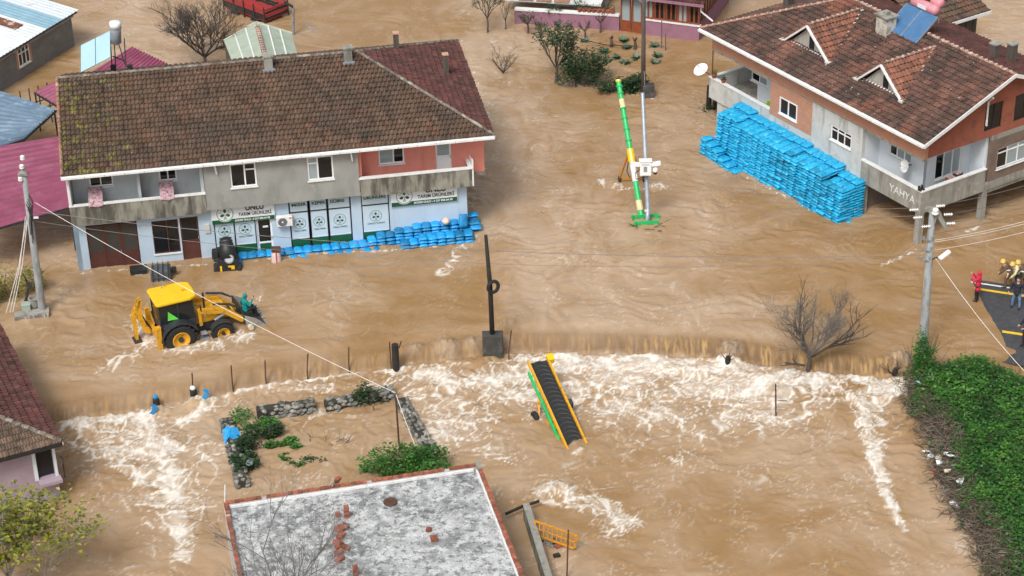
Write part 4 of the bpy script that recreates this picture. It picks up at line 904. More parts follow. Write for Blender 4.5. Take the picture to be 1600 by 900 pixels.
# things on and round the house
def dish(name, label, base, tip, r, aim, mats):
    o = thing(name, label, 'satellite dish', base); d = Vector(tip)-Vector(base); mb = MB(); mb.tube([(0,0,0), d*.5 + Vector((0,0,.02)), d], .025, 6); mb.build('bracket', m_darkmetal, o)
    R = Vector(aim).normalized().to_track_quat('Z', 'Y').to_matrix(); mb = MB(); mb.lathe([(.03,0),(r*.5,.05*r),(r*.8,.14*r),(r,.24*r),(r*.985,.26*r),(r*.78,.17*r),(r*.48,.08*r),(.02,.04*r)], 20, d, R); mb.build('reflector', m_white, o, smooth=True)
    mb = MB(); mb.tube([d + R @ Vector((r*.9,0,.2*r)), d + R @ Vector((0,0,r*.9))], .012, 5); mb.tube([d + R @ Vector((0,0,r*.85)), d + R @ Vector((0,0,r*1.0))], .035, 8); mb.build('feed_arm', m_steel, o)
    return o
base = RF.world(.05, VL-.02, 3.3); tip = Pd(1096, 110, base); dish('satellite_dish', 'white satellite dish on the far balcony corner over open water', base, tip, .45, (-.45, -.35, .8), None)
base = RF.world(.4, LI-.01, 3.6); base = RF.world(LI-.01, LI+.9, 3.55); dish('satellite_dish', 'white satellite dish on the corner loggia above the daubed letters', base, base + Vector((-.38, -.3, .08)), .36, (-.9, -.4, .25), None)
def pot(label, p, r, leafm, h=.3, n=60, seed=1):
    o = thing('flower_pot', label, 'flower pot', p); mb = MB(); mb.lathe([(r*.65,0),(r,h*.7),(r*1.08,h*.7),(r*1.08,h*.85),(r*.85,h*.85),(r*.8,h*.7)], 10); mb.build('pot', m_brick, o)
    if leafm:
        R = random.Random(seed); lm = MB()
        for i in range(n):
            c = Vector((R.gauss(0,r*.6), R.gauss(0,r*.6), h+abs(R.gauss(0,r*.8)))); q = Vector((R.uniform(-1,1),R.uniform(-1,1),R.uniform(-.2,1))).normalized()*r*.5; s = Vector((R.uniform(-1,1),R.uniform(-1,1),R.uniform(-.5,.5))).normalized()*r*.22
            lm.add([c, c+q*.5+s, c+q, c+q*.5-s], [(0,1,2,3)], R.random())
        lm.build('leaves', leafm, o)
    return o
pot('small green plant in a pot on the far balcony corner', RF.world(.07, VL-.35, 3.23), .16, m_leaf)
pot('trailing dark plant in a pot on the far balcony coping', RF.world(.1, VL-1.2, 3.23), .15, m_leafd, .22, 90, 3)
pot('empty clay pot on the far balcony floor', RF.world(.9, 15.7, FLT+.002), .17, None, .5)
mb = MB(); mb.box((-.2, -.18, 0), (.2, .18, .5)); mb.box((-.2, .14, .5), (.2, .18, .95)); tag(mb.build('plastic_chair', mat('lime_plastic', (.33,.66,.06), .5), None, loc=RF.world(.75, 13.15, FLT+.002), rz=RF.a, bevel=.03), 'lime green plastic chair on the far balcony', 'chair')
for i, (u, lab) in enumerate(((2.55, 'brown cardboard box on the side balcony beside a darker one'), (3.05, 'dark box on the side balcony beside a brown one'))):
    mb = MB(); mb.box((-.22,-.18,0), (.22,.18,.85+.1*i)); o = mb.build('box', mat('cardboard' if not i else 'dark_board', (.25,.12,.07) if not i else (.06,.035,.03), .9), None, loc=RF.world(u, .55, FLT+.002), rz=RF.a+.2*i, bevel=.01); tag(o, lab, 'box')
    f = MB(); f.box((-.2,-.14,.855+.1*i), (-.02,.16,.87+.1*i)); f.box((.02,-.16,.855+.1*i), (.21,.15,.865+.1*i)); f.build('flap', m_rug, o)
o = thing('boots', 'pair of black boots on the corner of the balcony coping', 'boots', RF.world(.08, .12, 3.232), RF.a)
for s in (-.1, .1): mb = MB(); mb.box((-.05+s, -.1, 0), (.05+s, .14, .09)); mb.box((-.045+s, .02, .09), (.045+s, .13, .26)); mb.build('boot', m_black, o, bevel=.02)

# ------------------------------------------------------------------ neighbour behind the right-hand house
NB = Frame(RF.world(10.6, 10.7, 0), 32.5); nb = thing('wooden_barn', 'dark timber barn with brown tiled roof behind the corner house', 'barn', NB.o, NB.a)
mb = MB(); mb.box((.9, 0.3, -1), (3.55, 7, 6.3)); mb.build('wall', m_wood, nb)
for i in range(9):
    mb = MB(); mb.box((.9+i*.3, .25, -1), (1.17+i*.3, .298, 6.2-.02*(i%3))); mb.build('plank', m_wood, nb)
mb = MB(); mb.add([(-1.2,-.4,6.25),(3.9,-.4,6.25),(3.9,3.6,7.9),(-1.2,3.6,7.9),(3.9,7.6,6.25),(-1.2,7.6,6.25)], [(0,1,2,3),(3,2,4,5)]); r_ = mb.build('roof', m_tile, nb)
mb = MB(); roof_tiles(mb, (-1.2,-.4,6.28), (3.9,-.4,6.28), (3.9,3.6,7.93), (-1.2,3.6,7.93), seed=31, tw=.26, rl=.38); raw('roof_tiles', mb.v, mb.f, m_tile, r_, kind='stuff', tint=mb.t)
mb = MB(); mb.box((-.6,-.48,6.12), (3.95,-.42,6.3)); mb.build('gutter', m_white, r_)

# ------------------------------------------------------------------ sheds and neighbours round the shop
def corr(mb, a, b, c, d, n, amp=.03, per=4, seg=1):
    """ribbed metal sheet: ribs run from edge a-d towards b-c"""
    a, b, c, d = map(Vector, (a, b, c, d)); nr = (b-a).cross(d-a).normalized()
    if nr.z < 0: nr = -nr
    prof = (0, 0, 0, 0, 1, 1); per = len(prof); N_ = n*per; rows = []
    for s in range(seg+1):
        t = s/seg; p0 = a.lerp(b, t); p1 = d.lerp(c, t)
        rows.append([p0.lerp(p1, i/N_) + nr*amp*prof[i % per] for i in range(N_+1)])
    k = N_+1; vs = [q for r in rows for q in r]; vs += [q - nr*.02 for q in vs]; m_ = len(rows)*k
    fs = [(s*k+i, s*k+i+1, (s+1)*k+i+1, (s+1)*k+i) for s in range(seg) for i in range(N_)]; fs += [tuple(m_+q for q in f[::-1]) for f in fs]
    mb.add(vs, fs); return mb
def sheet(name, label, cat, m, pts, n, amp=.03, legs=True, legm=None):
    """stand-alone sheet roof on posts; pts: four (px,py,z)"""
    q = [P(*p) for p in pts]; o = thing(name, label, cat, (q[0].x, q[0].y, 0)); off = Vector((q[0].x, q[0].y, 0)); q = [p-off for p in q]
    mb = MB(); corr(mb, *q, n, amp); mb.build('roof_sheet', m, o)
    if legs:
        for p in q: 
            p = p*.96 + (sum(q, Vector())/4)*.04; mb = MB(); mb.tube([(p.x, p.y, -1), (p.x, p.y, p.z-.03)], .05, 6); mb.build('post', legm or m_darkmetal, o)
        mb = MB()
        for i in range(4): mb.beam(q[i]-Vector((0,0,.09)), q[(i+1)%4]-Vector((0,0,.09)), .06, .1)
        mb.build('rail', legm or m_darkmetal, o)
    return o
m_mag = mat('magenta_sheet', (.25, .06, .115), .5, .12, 1.2, spots=(((.36,.14,.20), 1.0, .6, .15, .6),))
m_bsheet = mat('blue_grey_sheet', (.13, .20, .28), .5, .15, 1.2, spots=(((.32,.40,.46), 1.3, .6, .12, .6, (1,3,1)),))
sheet('canopy', 'large magenta ribbed metal canopy against the shop gable wall', 'canopy', m_mag, ((-60,238,3.3), (97,212,3.3), (112,322,2.75), (-60,372,2.75)), 15, .09)
o = sheet('canopy', 'blue grey ribbed metal canopy on dark posts left of the shop', 'canopy', m_bsheet, ((-60,122,3.3), (88,171,3.3), (38,216,2.9), (-60,250,2.9)), 13, .09)
for k in range(4):
    a = P(40+k*14, 205-k*4.5, 0); b = P(54+k*14, 200-k*4.5, 0); a.z = b.z = 1.6
    mb = MB(); off = o.location
    mb.beam(a-off, b-off, .05); mb.beam(a-off-Vector((0,0,.5)), b-off-Vector((0,0,.5)), .05); mb.beam(a-off-Vector((0,0,2)), a-off+Vector((0,0,1.0)), .06); mb.build('rail_bay', m_darkmetal, o)
sheet('canopy', 'small magenta metal awning tucked behind the mossy roof corner', 'canopy', m_mag, ((53,143,2.6), (88,127,3.0), (120,150,3.0), (92,166,2.6)), 7, .08)
sheet('canopy', 'magenta ribbed roof rising behind the shop ridge beside the solar heater', 'canopy', m_mag, ((140,114,2.5), (205,73,2.9), (262,100,2.9), (225,140,2.5)), 13, .09)
# grey block building, top left
BFr = Frame(P(8, 140), math.degrees(math.atan2(*((P(117,72)-P(8,140)).yx)))); bb = thing('block_building', 'grey block building with patched blue and white metal roof', 'building', BFr.o, BFr.a)
Lb = BFr.onz(117, 72, 0).x; ht = BFr.onv(113, 14, 0).z; MB0 = facade('u', 0)
a = BFr.onv(25, 75, 0); b = BFr.onv(49, 100, 0); bwn = [a.x+.05, b.x-.02, min(a.z,b.z)-.75, max(a.z,b.z)-.05]
zc = BFr.onv(37, 86, 0).z; bwn = [a.x+.05, b.x-.02, zc-.62, zc+.62]
wall('wall', m_block, bb, MB0, -9, Lb, -1.2, ht, [tuple(bwn)], .2); mb = MB(); mb.box((Lb-.2, .202, -1.2), (Lb, 9, ht)); mb.build('end_wall', m_block, bb)
window(bb, MB0, *bwn, cols=(.34,.67), transom=.68, fw=.07, dep=.05)
for s in (bwn[0]-.2, bwn[1]+.02): mb = MB(MB0); mb.box((s, .001, bwn[2]-.1), (s+.18, .02, bwn[3]+.1)); mb.build('brick_jamb', m_brickwall, bb)
cols_ = [(.66,.70,.72), (.24,.40,.50), (.60,.66,.70), (.50,.60,.66), (.68,.72,.74), (.30,.44,.53), (.22,.36,.47), (.60,.68,.73), (.66,.70,.72), (.70,.73,.75)]
rr = bpy.data.objects.new('roof', None); rr = None; n = 10; w = (Lb+9.6)/n
for i in range(n):
    mm = mat('roof_sheet_paint', cols_[(i+3)%10], .4, .08, 1.5, spots=(((.35,.2,.13), 1.3, .68, .05, .5),)); mb = MB(); x = -9.3+i*w
    corr(mb, (x+.01, -.45, ht-.02+.004*(i%2)), (x+.01, 9, ht+1.1+.004*(i%2)), (x+w+.04, 9, ht+1.1+.004*(i%2)), (x+w+.04, -.45, ht-.02+.004*(i%2)), 5, .03); mb.build('roof_sheet', mm, bb)
mb = MB(); corr(mb, (Lb-4.3, 1.0, ht+.22), (Lb-4.3, 3.6, ht+.54), (Lb-3.5, 3.6, ht+.54), (Lb-3.5, 1.0, ht+.22), 4, .03); mb.build('rusty_patch', mat('rust_sheet', (.17,.06,.035), .8, .3, 2, spots=(((.5,.45,.4), 2, .58, .05, .8),)), bb)
mb = MB(); mb.box((-9, -.4, ht-.18), (Lb+.2, -.02, ht-.1)); mb.build('eaves_board', m_wood, bb)
for x in np.arange(-2, Lb-1, 1.6): mb = MB(MB0); corr(mb, (float(x), .03, ht-.55), (float(x)+1.5, .03, ht-.5), (float(x)+1.5, .03, ht-.22), (float(x), .03, ht-.26), 2, .02); mb.build('eaves_sheet', m_steel, bb)
# solar water heater behind the shop's mossy gable
base = LF.world(2.2, 7.0, roofz(2.2, 7.0)); sh2 = thing('solar_water_heater', 'pale blue solar panels with upright white tank on the mossy roof end', 'solar heater', base)
q = [Pd(px, py, base + Vector((0, dy, 0))) - base for px, py, dy in ((126,112,-.3), (173,88,-.3), (172,47,.9), (126,70,.9))]
paleblue = mat('pale_collector_glass', (.36,.55,.63), .2, .05, 1)
for i in range(4):
    def e(s, t): return (q[0].lerp(q[1], s)).lerp(q[3].lerp(q[2], s), t)
    t0, t1 = i/4+.022, (i+1)/4-.022
    for h_ in range(2):
        s0, s1 = h_/2+.01, (h_+1)/2-.01; vs = [e(s0,t0), e(s1,t0), e(s1,t1), e(s0,t1)]; mb = MB(); mb.add(vs + [v-Vector((0,.05,.05)) for v in vs], [(0,1,2,3),(7,6,5,4),(0,4,5,1),(1,5,6,2),(2,6,7,3),(3,7,4,0)]); mb.build('solar_panel', paleblue, sh2)
mb = MB(); vs = [v+Vector((0,.03,-.03)) for v in q]; mb.add(vs + [v+Vector((0,.06,-.06)) for v in vs], [(0,1,2,3),(7,6,5,4),(0,4,5,1),(1,5,6,2),(2,6,7,3),(3,7,4,0)]); mb.build('panel_frame', m_darkmetal, sh2)
t0 = Pd(181, 68, base+Vector((0,.6,0)))-base; t1 = Pd(180, 34, base+Vector((0,.6,0)))-base
mb = MB(); mb.tube([t0, t0.lerp(t1,.05), t0.lerp(t1,.95), t1], [.2,.3,.3,.2], 16); mb.build('tank', m_steel, sh2, smooth=True); mb = MB(); mb.tube([t0.lerp(t1,.72), t0.lerp(t1,.98), t1+Vector((0,0,.03))], [.32,.32,.2], 16); mb.build('tank_cap', m_white, sh2, smooth=True)
mb = MB(); gz_ = lambda v: Vector((v.x, v.y, -.5))
for px in (172, 178, 194): a = Pd(px, 60, base+Vector((0,.6,0)))-base; b = Pd(px+3, 104, base+Vector((0,.6,0)))-base; mb.beam(a, b, .05)
mb.beam(Pd(176, 88, base+Vector((0,.6,0)))-base, Pd(195, 95, base+Vector((0,.6,0)))-base, .05); mb.beam(Pd(177, 40, base+Vector((0,.55,0)))-base, Pd(195, 100, base+Vector((0,.55,0)))-base, .045); mb.build('stand', m_darkmetal, sh2)
for px in (177, 203): a = Pd(px, 106, base+Vector((0,.6,0)))-base; mb = MB(); mb.obox(a, (.25,.25,.3)); mb.build('ballast_block', m_blackwood, sh2)
# pale green shed roof
base = P(405, 100, 0); gs = thing('shed', 'shed with pale green sheet roof and clay ridge behind the shop', 'shed', base); o_ = base
zr, ze = 3.6, 2.9; A = [P(400,35,zr)-o_, P(420,112,zr)-o_]; Lq = [P(350,64,ze)-o_, P(378,135,ze)-o_]; Rq = [P(456,52,ze)-o_, P(474,120,ze)-o_]
m_gsheet = mat('pale_green_sheet', (.36,.42,.34), .6, .08, 1.5, spots=(((.25,.30,.22), 1.2, .6, .1, .6),))
for side in (Lq, Rq):
    for k in range(3):
        t0, t1 = k/3+.012, (k+1)/3-.004; vs = [A[0].lerp(side[0], t0), A[0].lerp(side[0], t1), A[1].lerp(side[1], t1), A[1].lerp(side[1], t0)]; mb = MB(); mb.add(vs+[v-Vector((0,0,.05)) for v in vs], [(0,1,2,3),(7,6,5,4),(0,4,5,1),(1,5,6,2),(2,6,7,3),(3,7,4,0)]); mb.build('roof_panel', m_gsheet, gs)
        if k: mb = MB(); mb.beam(A[0].lerp(side[0], k/3)+Vector((0,0,.03)), A[1].lerp(side[1], k/3)+Vector((0,0,.03)), .08, .05); mb.build('batten', m_white, gs)
    mb = MB(); vs = [side[0], side[1]]; mb.add([side[0]*.99-Vector((0,0,.05)), side[1]*.99-Vector((0,0,.05)), Vector((side[1].x*.97, side[1].y, -1)), Vector((side[0].x*.97, side[0].y, -1))], [(0,1,2,3)]); mb.build('wall', m_wood, gs)
mb = MB(); mb.beam(A[0], Lq[0], .1, .14); mb.beam(A[0], Rq[0], .1, .14); mb.build('edge_trim', mat('pale_trim', (.5,.52,.42), .6), gs); ridge_run(gs, A[0].lerp(A[1], .12)+Vector((0,0,.03)), A[1]+Vector((0,0,.03)), m_ridger, r=.13, mortar=m_mortar)
# red slatted trailer
TF = Frame(P(415, 40), math.degrees(math.atan2(*((P(415,40)-P(360,20)).yx)))); tr = thing('trailer', 'red slatted farm trailer half sunk in the flood', 'trailer', TF.o, TF.a)
m_tred = mat('faded_red_paint', (.36,.035,.035), .6, .15, 3, spots=(((.1,.03,.03), 3, .6, .08, .6),)); Ltr = 4.0; Wt = 2.0
mb = MB(); mb.box((-Ltr, .05, .25), (0, Wt, .33)); mb.build('bed', m_tred, tr)
for k in range(4):
    z = .36+k*.2
    for (a, b) in (((-Ltr, 0), (0, .05)), ((-Ltr, Wt), (0, Wt+.05))): mb = MB(); mb.box((a[0], a[1], z), (b[0], b[1], z+.15)); mb.build('side_board', m_tred if k > 1 else m_blackwood, tr)
    for x in (-Ltr-.05, .0): mb = MB(); mb.box((x, .06, z+.003), (x+.05, Wt-.01, z+.15)); mb.build('end_board', m_tred if k % 2 else m_blackwood, tr)
for x in np.linspace(-Ltr, 0, 5):
    for y in (-.06, Wt+.06): mb = MB(); mb.box((float(x)-.04, y-.03, .1), (float(x)+.04, y+.03, 1.3)); mb.build('stake', m_darkmetal, tr)
for x in (-3, -1):
    for y in (.0, Wt): mb = MB(); mb.lathe([(.1,-.1),(.42,-.1),(.46,-.05),(.46,.05),(.42,.1),(.1,.1)], 16, (x, y, -.1), RT); mb.build('wheel', m_rubber, tr)
# leaning street lamp behind the shed
b_ = P(457, 55); o = thing('lamp_post', 'dark leaning lamp post standing in water beside the red trailer', 'lamp post', b_); tp = Pd(458, 12, b_)-b_; mb = MB(); mb.tube([(0,0,-1), tp], .09, 8); mb.build('pole', m_polec, o); mb = MB(); t2 = Pd(444, 3, b_)-b_; mb.beam(tp+Vector((0,0,.05)), t2, .18, .12); mb.build('lamp_head', m_darkmetal, o)
b_ = P(487, 46); mb = MB(); mb.prism([(-.9,.1),(-.2,-.1),(.8,-.05),(1.0,.05),(.3,.16)], -.06, .06, 'z'); o = mb.build('plank', m_steel, None, loc=b_, rz=-.9); tag(o, 'grey sheet of metal adrift on the water beyond the shop roof', 'debris')

# ------------------------------------------------------------------ lilac house and garden wall at the top
HA = P(968, 50); HB = P(1092, 66); HF = Frame(HA, math.degrees(math.atan2(*((HB-HA).yx)))); lh = thing('lilac_house', 'lilac house with dark red window frames behind the garden', 'building', HF.o, HF.a)
Lh = (HB-HA).length; M0 = facade('u', 0); m_lilac = mat('lilac_wall', (.30,.15,.21), .85, .1, 1.5, spots=(((.5,.42,.44), 3, .68, .04, .7), ((.17,.08,.11), 1.5, .6, .1, .5)))
ds = HF.onv(1003, 50, 0).x; mb = MB(); mb.box((ds, 0, -1.2), (Lh, .25, 1.05)); mb.box((Lh-.25, .251, -1.2), (Lh, 7, 1.05)); mb.build('base_wall', m_lilac, lh); mb = MB(); mb.box((ds, -.05, 1.052), (Lh+.05, .3, 1.12)); mb.build('coping', m_white, lh)
nw = 5; ww = (Lh-ds)/nw
for i in range(nw): window(lh, facade('u', .1), ds+i*ww+.02, ds+(i+1)*ww-.02, 1.14, 2.55, cols=(.5,), frame=m_redwood, pane=(m_glassc if i in (0, 3) else m_glass), sill=False, fw=.11, dep=.05)
for i in range(5): window(lh, facade('v', Lh-.1, -1), .35+i*1.3, 1.6+i*1.3, 1.14, 2.55, cols=(.5,), frame=m_redwood, sill=False, fw=.09, dep=.05)
for i in range(2): panel_door(lh, facade('u', .05), .05+i*(ds/2), ds/2-.02+i*(ds/2), -.4, 2.6, m_redwood, .38, m_glassc, .02, 'door', False)
mb = MB(); mb.add([(-1,-.5,2.75),(Lh+.4,-.5,2.75),(Lh+.4,4,4.3),(-1,4,4.3),(Lh+.4,8,2.75),(-1,8,2.75)], [(0,1,2,3),(3,2,4,5)]); r_ = mb.build('roof', m_tilered, lh); mb = MB(); roof_tiles(mb, (-1,-.5,2.78), (Lh+.4,-.5,2.78), (Lh+.4,4,4.33), (-1,4,4.33), seed=41); raw('roof_tiles', mb.v, mb.f, m_tilered, r_, kind='stuff', tint=mb.t)
mb = MB(); mb.box((-1,-.56,2.62), (Lh+.42,-.5,2.8)); mb.build('fascia', m_lilac, r_); mb = MB(); mb.tube([(Lh+.1,-.1,2.7),(Lh+.15,-.2,2.2),(Lh+.9,-.1,1.6)], .06, 8); mb.build('downspout', m_white, lh)
gw = thing('garden_wall', 'peeling lilac garden wall with white coping left of the lilac house', 'wall', P(805, 38)); a = Vector((0,0,0)); b = P(968, 48)-P(805,38); mb = MB(); mb.beam(a+Vector((0,0,.1)), b+Vector((0,0,.1)), .3, 1.9); mb.build('wall', m_lilac, gw); mb = MB(); mb.beam(a+Vector((0,0,1.1)), b+Vector((0,0,1.1)), .42, .1); mb.build('coping', m_white, gw)
whs = thing('white_house', 'white terrace house at the top edge behind the garden wall', 'building', P(800,38)+Vector((0,3.5,0)), HF.a*.6); mb = MB(); mb.box((0,0,-1), (6.4,6,2.3)); mb.build('wall', m_whitewall, whs); mb = MB(); mb.box((-.1,-1.9,1.0), (6.4,-.02,1.15)); mb.build('terrace', m_white, whs)
for i in range(4): window(whs, facade('u', 0), 3.6+i*.68, 4.2+i*.68, 1.3, 2.2, cols=(.5,), fw=.07, dep=-.05)
for i in range(3): mb = MB(); mb.box((.9+i*1.2, -2.0, 1.16), (1.9+i*1.2, -1.7, 1.42)); tag(mb.build('planter', m_brickwall, None, loc=whs.location, rz=whs.rotation_euler.z), ('leftmost', 'middle', 'rightmost')[i] + ' of three long clay planters on the white terrace', 'planter')
for i in range(8):
    t = .62 + i*.045; p = P(805,38).lerp(P(968,48), t); pot(['small potted plant on the garden wall, %s from the wooden door' % s for s in ('eighth','seventh','sixth','fifth','fourth','third','second','first')][i], p + Vector((0, .02*(i%2), 1.152)), .16, m_leafd, .3, 26, i)

# ------------------------------------------------------------------ house at the lower left
ez = 2.45; C0 = P(97, 692, ez); e2 = P(30, 495, ez); HH = Frame(C0, math.degrees(math.atan2(*((C0 - P(-20, 723, ez)).yx)))); hl = thing('mauve_house', 'mauve house with brown tiled hipped roof at the lower left edge', 'building', (C0.x, C0.y, 0), HH.a); HH.o = Vector((C0.x, C0.y, 0))
D2 = (e2-C0).length; Wd = 9.0; rz_ = ez+1.9; hw = D2/2
mb = MB(); mb.add([(0,0,ez),(0,D2,ez),(-Wd,D2,ez),(-Wd,0,ez),(-hw,hw,rz_),(-Wd,hw,rz_)], [(3,0,4,5),(0,1,4),(1,2,5,4),(0,3,2,1),(2,3,5)]); r_ = mb.build('roof', m_tilered, hl)
mb = MB(); roof_tiles(mb, (0,0,ez), (0,D2,ez), (-hw,hw,rz_), (-hw,hw,rz_), seed=52); raw('hip_tiles', mb.v, mb.f, m_tilered, r_, kind='stuff', tint=mb.t)
mb = MB(); roof_tiles(mb, (-Wd,D2,ez), (0,D2,ez), (-hw,hw,rz_), (-Wd,hw,rz_), seed=53, rl=.4, tw=.3); raw('rear_tiles', mb.v, mb.f, m_tilered, r_, kind='stuff', tint=mb.t)
# near slope: one object per tile
t1 = MB(); tw = .27; rl = .36
prof = ((0, .012), (.22*tw, .05), (.45*tw, .02), (.62*tw, .0), (.82*tw, .035), (tw, .012)); k = len(prof)
t1.add([(x, -.01, h+.05) for x, h in prof] + [(x, rl*1.08, h+.004) for x, h in prof] + [(x, -.01, h-.005) for x, h in prof], [(q, q+1, k+q+1, k+q) for q in range(k-1)] + [(2*k+q, 2*k+q+1, q+1, q) for q in range(k-1)])
m_tileone = mat('weathered_tile', (.13,.085,.058), .9, .25, 2.5, .3, 30, rnd_=.35, spots=(((.27,.24,.18), 6, .62, .06, .6), ((.05,.04,.03), 3, .58, .08, .7)))
sl_ = math.atan2(rz_-ez, hw); SLn = hw/math.cos(sl_); rows = int(SLn/rl)+1; tile0 = None
for r in range(rows):
    s = r*rl; xr = -s*math.cos(sl_); n = int(2.9/tw) - int(.5*r*rl/tw*0)
    for i in range(14):
        x = xr - (i+1)*tw
        if x < -4.2: break
        loc = (x, s*math.cos(sl_), ez + s*math.sin(sl_) + .02); ro = (sl_ + rnd.uniform(-.02,.02), rnd.uniform(-.02,.02), rnd.uniform(-.015,.015))
        if tile0 is None: tile0 = t1.build('roof_tile', m_tileone, r_, loc=loc); tile0.rotation_euler = ro
        else: put(tile0, 'roof_tile', loc, r_, ro)
mb = MB(); roof_tiles(mb, (-Wd,0,ez), (-4.0,0,ez), (-4.0-.0,hw,rz_), (-Wd,hw,rz_), seed=54, tw=.27, rl=.36); raw('far_tiles', mb.v, mb.f, m_tileone, r_, kind='stuff', tint=mb.t)
ridge_run(r_, (0,0,ez+.08), (-hw,hw,rz_+.05), m_ridge, r=.12, step=.4); ridge_run(r_, (0,D2,ez+.08), (-hw,hw,rz_+.05), m_ridge, r=.12, step=.4); mb = MB(); mb.box((.0,-.02,ez-.12), (.05,D2,ez+.02)); mb.build('fascia', m_white, r_); mb = MB(); mb.box((-Wd,-.05,ez-.14), (0,-.005,ez+.0)); mb.build('fascia', m_blackwood, r_)
m_mauve = mat('mauve_wall', (.40,.31,.36), .85, .06, 1.2, spots=(((.28,.2,.24), 1.4, .6, .1, .5),)); M_ = facade('u', .55)
a = HH.onv(50, 715, .55); wl = a.x; wr = HH.onv(66, 735, .55).x + .25
wall('wall', m_mauve, hl, M_, -Wd, -.3, LOW-.6, ez-.02, [(wl+.15, wr+.28, .55, ez-.25)], .2); mb = MB(); mb.box((-.5,.76,LOW-.6), (-.3,D2-.4,ez-.02)); mb.build('side_wall', m_mauve, hl)
mb = MB(M_); mb.box((wl-.02, .002, .5), (wl+.14, .04, ez-.25)); mb.box((wr+.29, .002, .4), (wr+.42, .05, ez-.25)); mb.build('window_trim', m_signwhite, hl); mb = MB(); mb.box((-Wd, .5, LOW-.6), (-.25, .6, LOW+.25)); mb.build('plinth', m_conc, hl)
mb = MB(M_); mb.box((wl+.16, -.16, .56), (wr+.27, -.12, ez-.26)); mb.build('pane', m_glass, hl); mb = MB(); mb.box((wl+.1,.1,.35), (-.2,.548,.5)); mb.build('balcony_ledge', m_mauve, hl)
mb = MB(); mb.tube([(-.12,.3,1.6),(-.05,.1,1.55),(-.1,.0,1.4),(-.1,.05,.6)], .035, 6); mb.build('pipe', m_black, hl)

# ------------------------------------------------------------------ flat-roofed building with a brick parapet
fz = 2.0; FA = P(348, 783, fz); FB = P(750, 722, fz); FF = Frame((FA.x, FA.y, 0), math.degrees(math.atan2(*((FB-FA).yx)))); fb = thing('flat_roof_building', 'building with stained white flat roof and low brick parapet in the foreground', 'building', FF.o, FF.a)
Wf = (FB-FA).length; Df = 11.0
m_slab = mat('stained_white_screed', (.45,.46,.46), .9, .12, 1.0, .4, 18, spots=(((.13,.135,.14), .8, .50, .13, .75), ((.60,.62,.63), 2.2, .55, .08, .8), ((.09,.09,.09), 3.6, .57, .07, .75), ((.68,.70,.71), 7, .62, .05, .6), ((.04,.04,.04), 13, .60, .04, .7), ((.16,.19,.09), .7, .70, .05, .5)))
mb = MB(); n1, n2 = 60, 60; vs = []; R = random.Random(9)
Xs = np.linspace(.2, Wf-.2, n1); Ys = np.linspace(-.2, -Df, n2); XX, YY = np.meshgrid(Xs, Ys); ZZ = fz - .22 + .03*fbm(XX/1.1, YY/1.1, 4)
mb.add([(float(a), float(b), float(c)) for a, b, c in zip(XX.ravel(), YY.ravel(), ZZ.ravel())], [(j*n1+i, j*n1+i+1, (j+1)*n1+i+1, (j+1)*n1+i) for j in range(n2-1) for i in range(n1-1)]); mb.build('roof_slab', m_slab, fb, smooth=True)
mb = MB(); mb.box((0.03,-Df,LOW-1), (Wf-.03,-.03,fz-.3)); mb.build('wall', m_dirtywhite, fb)
mb = MB(); mb.box((.0,-.22,fz-.3), (Wf,-.0,fz-.09)); mb.box((0,-Df,fz-.3), (.2,-.221,fz-.09)); mb.box((Wf-.2,-Df,fz-.3), (Wf,-.221,fz-.09)); mb.build('parapet', mat('mortar_edge', (.45,.44,.42), .95, .15, 4, .3, 30), fb)
b1 = MB(); b1.box((-.105,-.085,-.045), (.105,.085,.045)); brick0 = b1.build('brick', m_brick, fb, loc=(.12,-.1,fz-.042), bevel=.006)
def lay(a, b, skip=.06, twist=0.0, sc=(1,1,1)):
    a = Vector(a); b = Vector(b); n = int((b-a).length/.225); d = (b-a)/n; rz = math.atan2(d.y, d.x)
    for i in range(n):
        if rnd.random() < skip: continue
        put(brick0, 'brick', a + d*(i+.5) + Vector((rnd.uniform(-.012,.012), rnd.uniform(-.012,.012), rnd.uniform(-.006,.006))), fb, (rnd.uniform(-.03,.03), rnd.uniform(-.03,.03), rz + rnd.uniform(-.06,.06)), sc)
lay((.24,-.1,fz-.042), (Wf-.02,-.1,fz-.042), .04); lay((.1,-.2,fz-.042), (.1,-7.5,fz-.042), .05); lay((Wf-.1,-.45,fz-.042), (Wf-.1,-9.5,fz-.042), .03)
mb = MB(); mb.obox((Wf-.1,-.22,fz-.0), (.26,.5,.12)); mb.build('corner_block', m_conc, fb)
mb = MB(); mb.box((.25,-.32,fz-.21), (Wf-.35,-.235,fz-.10)); mb.build('white_upstand', m_white, fb); mb = MB(); mb.box((Wf-.27,-9.5,fz-.2), (Wf-.21,-.4,fz-.07)); mb.build('white_edge', m_white, fb)
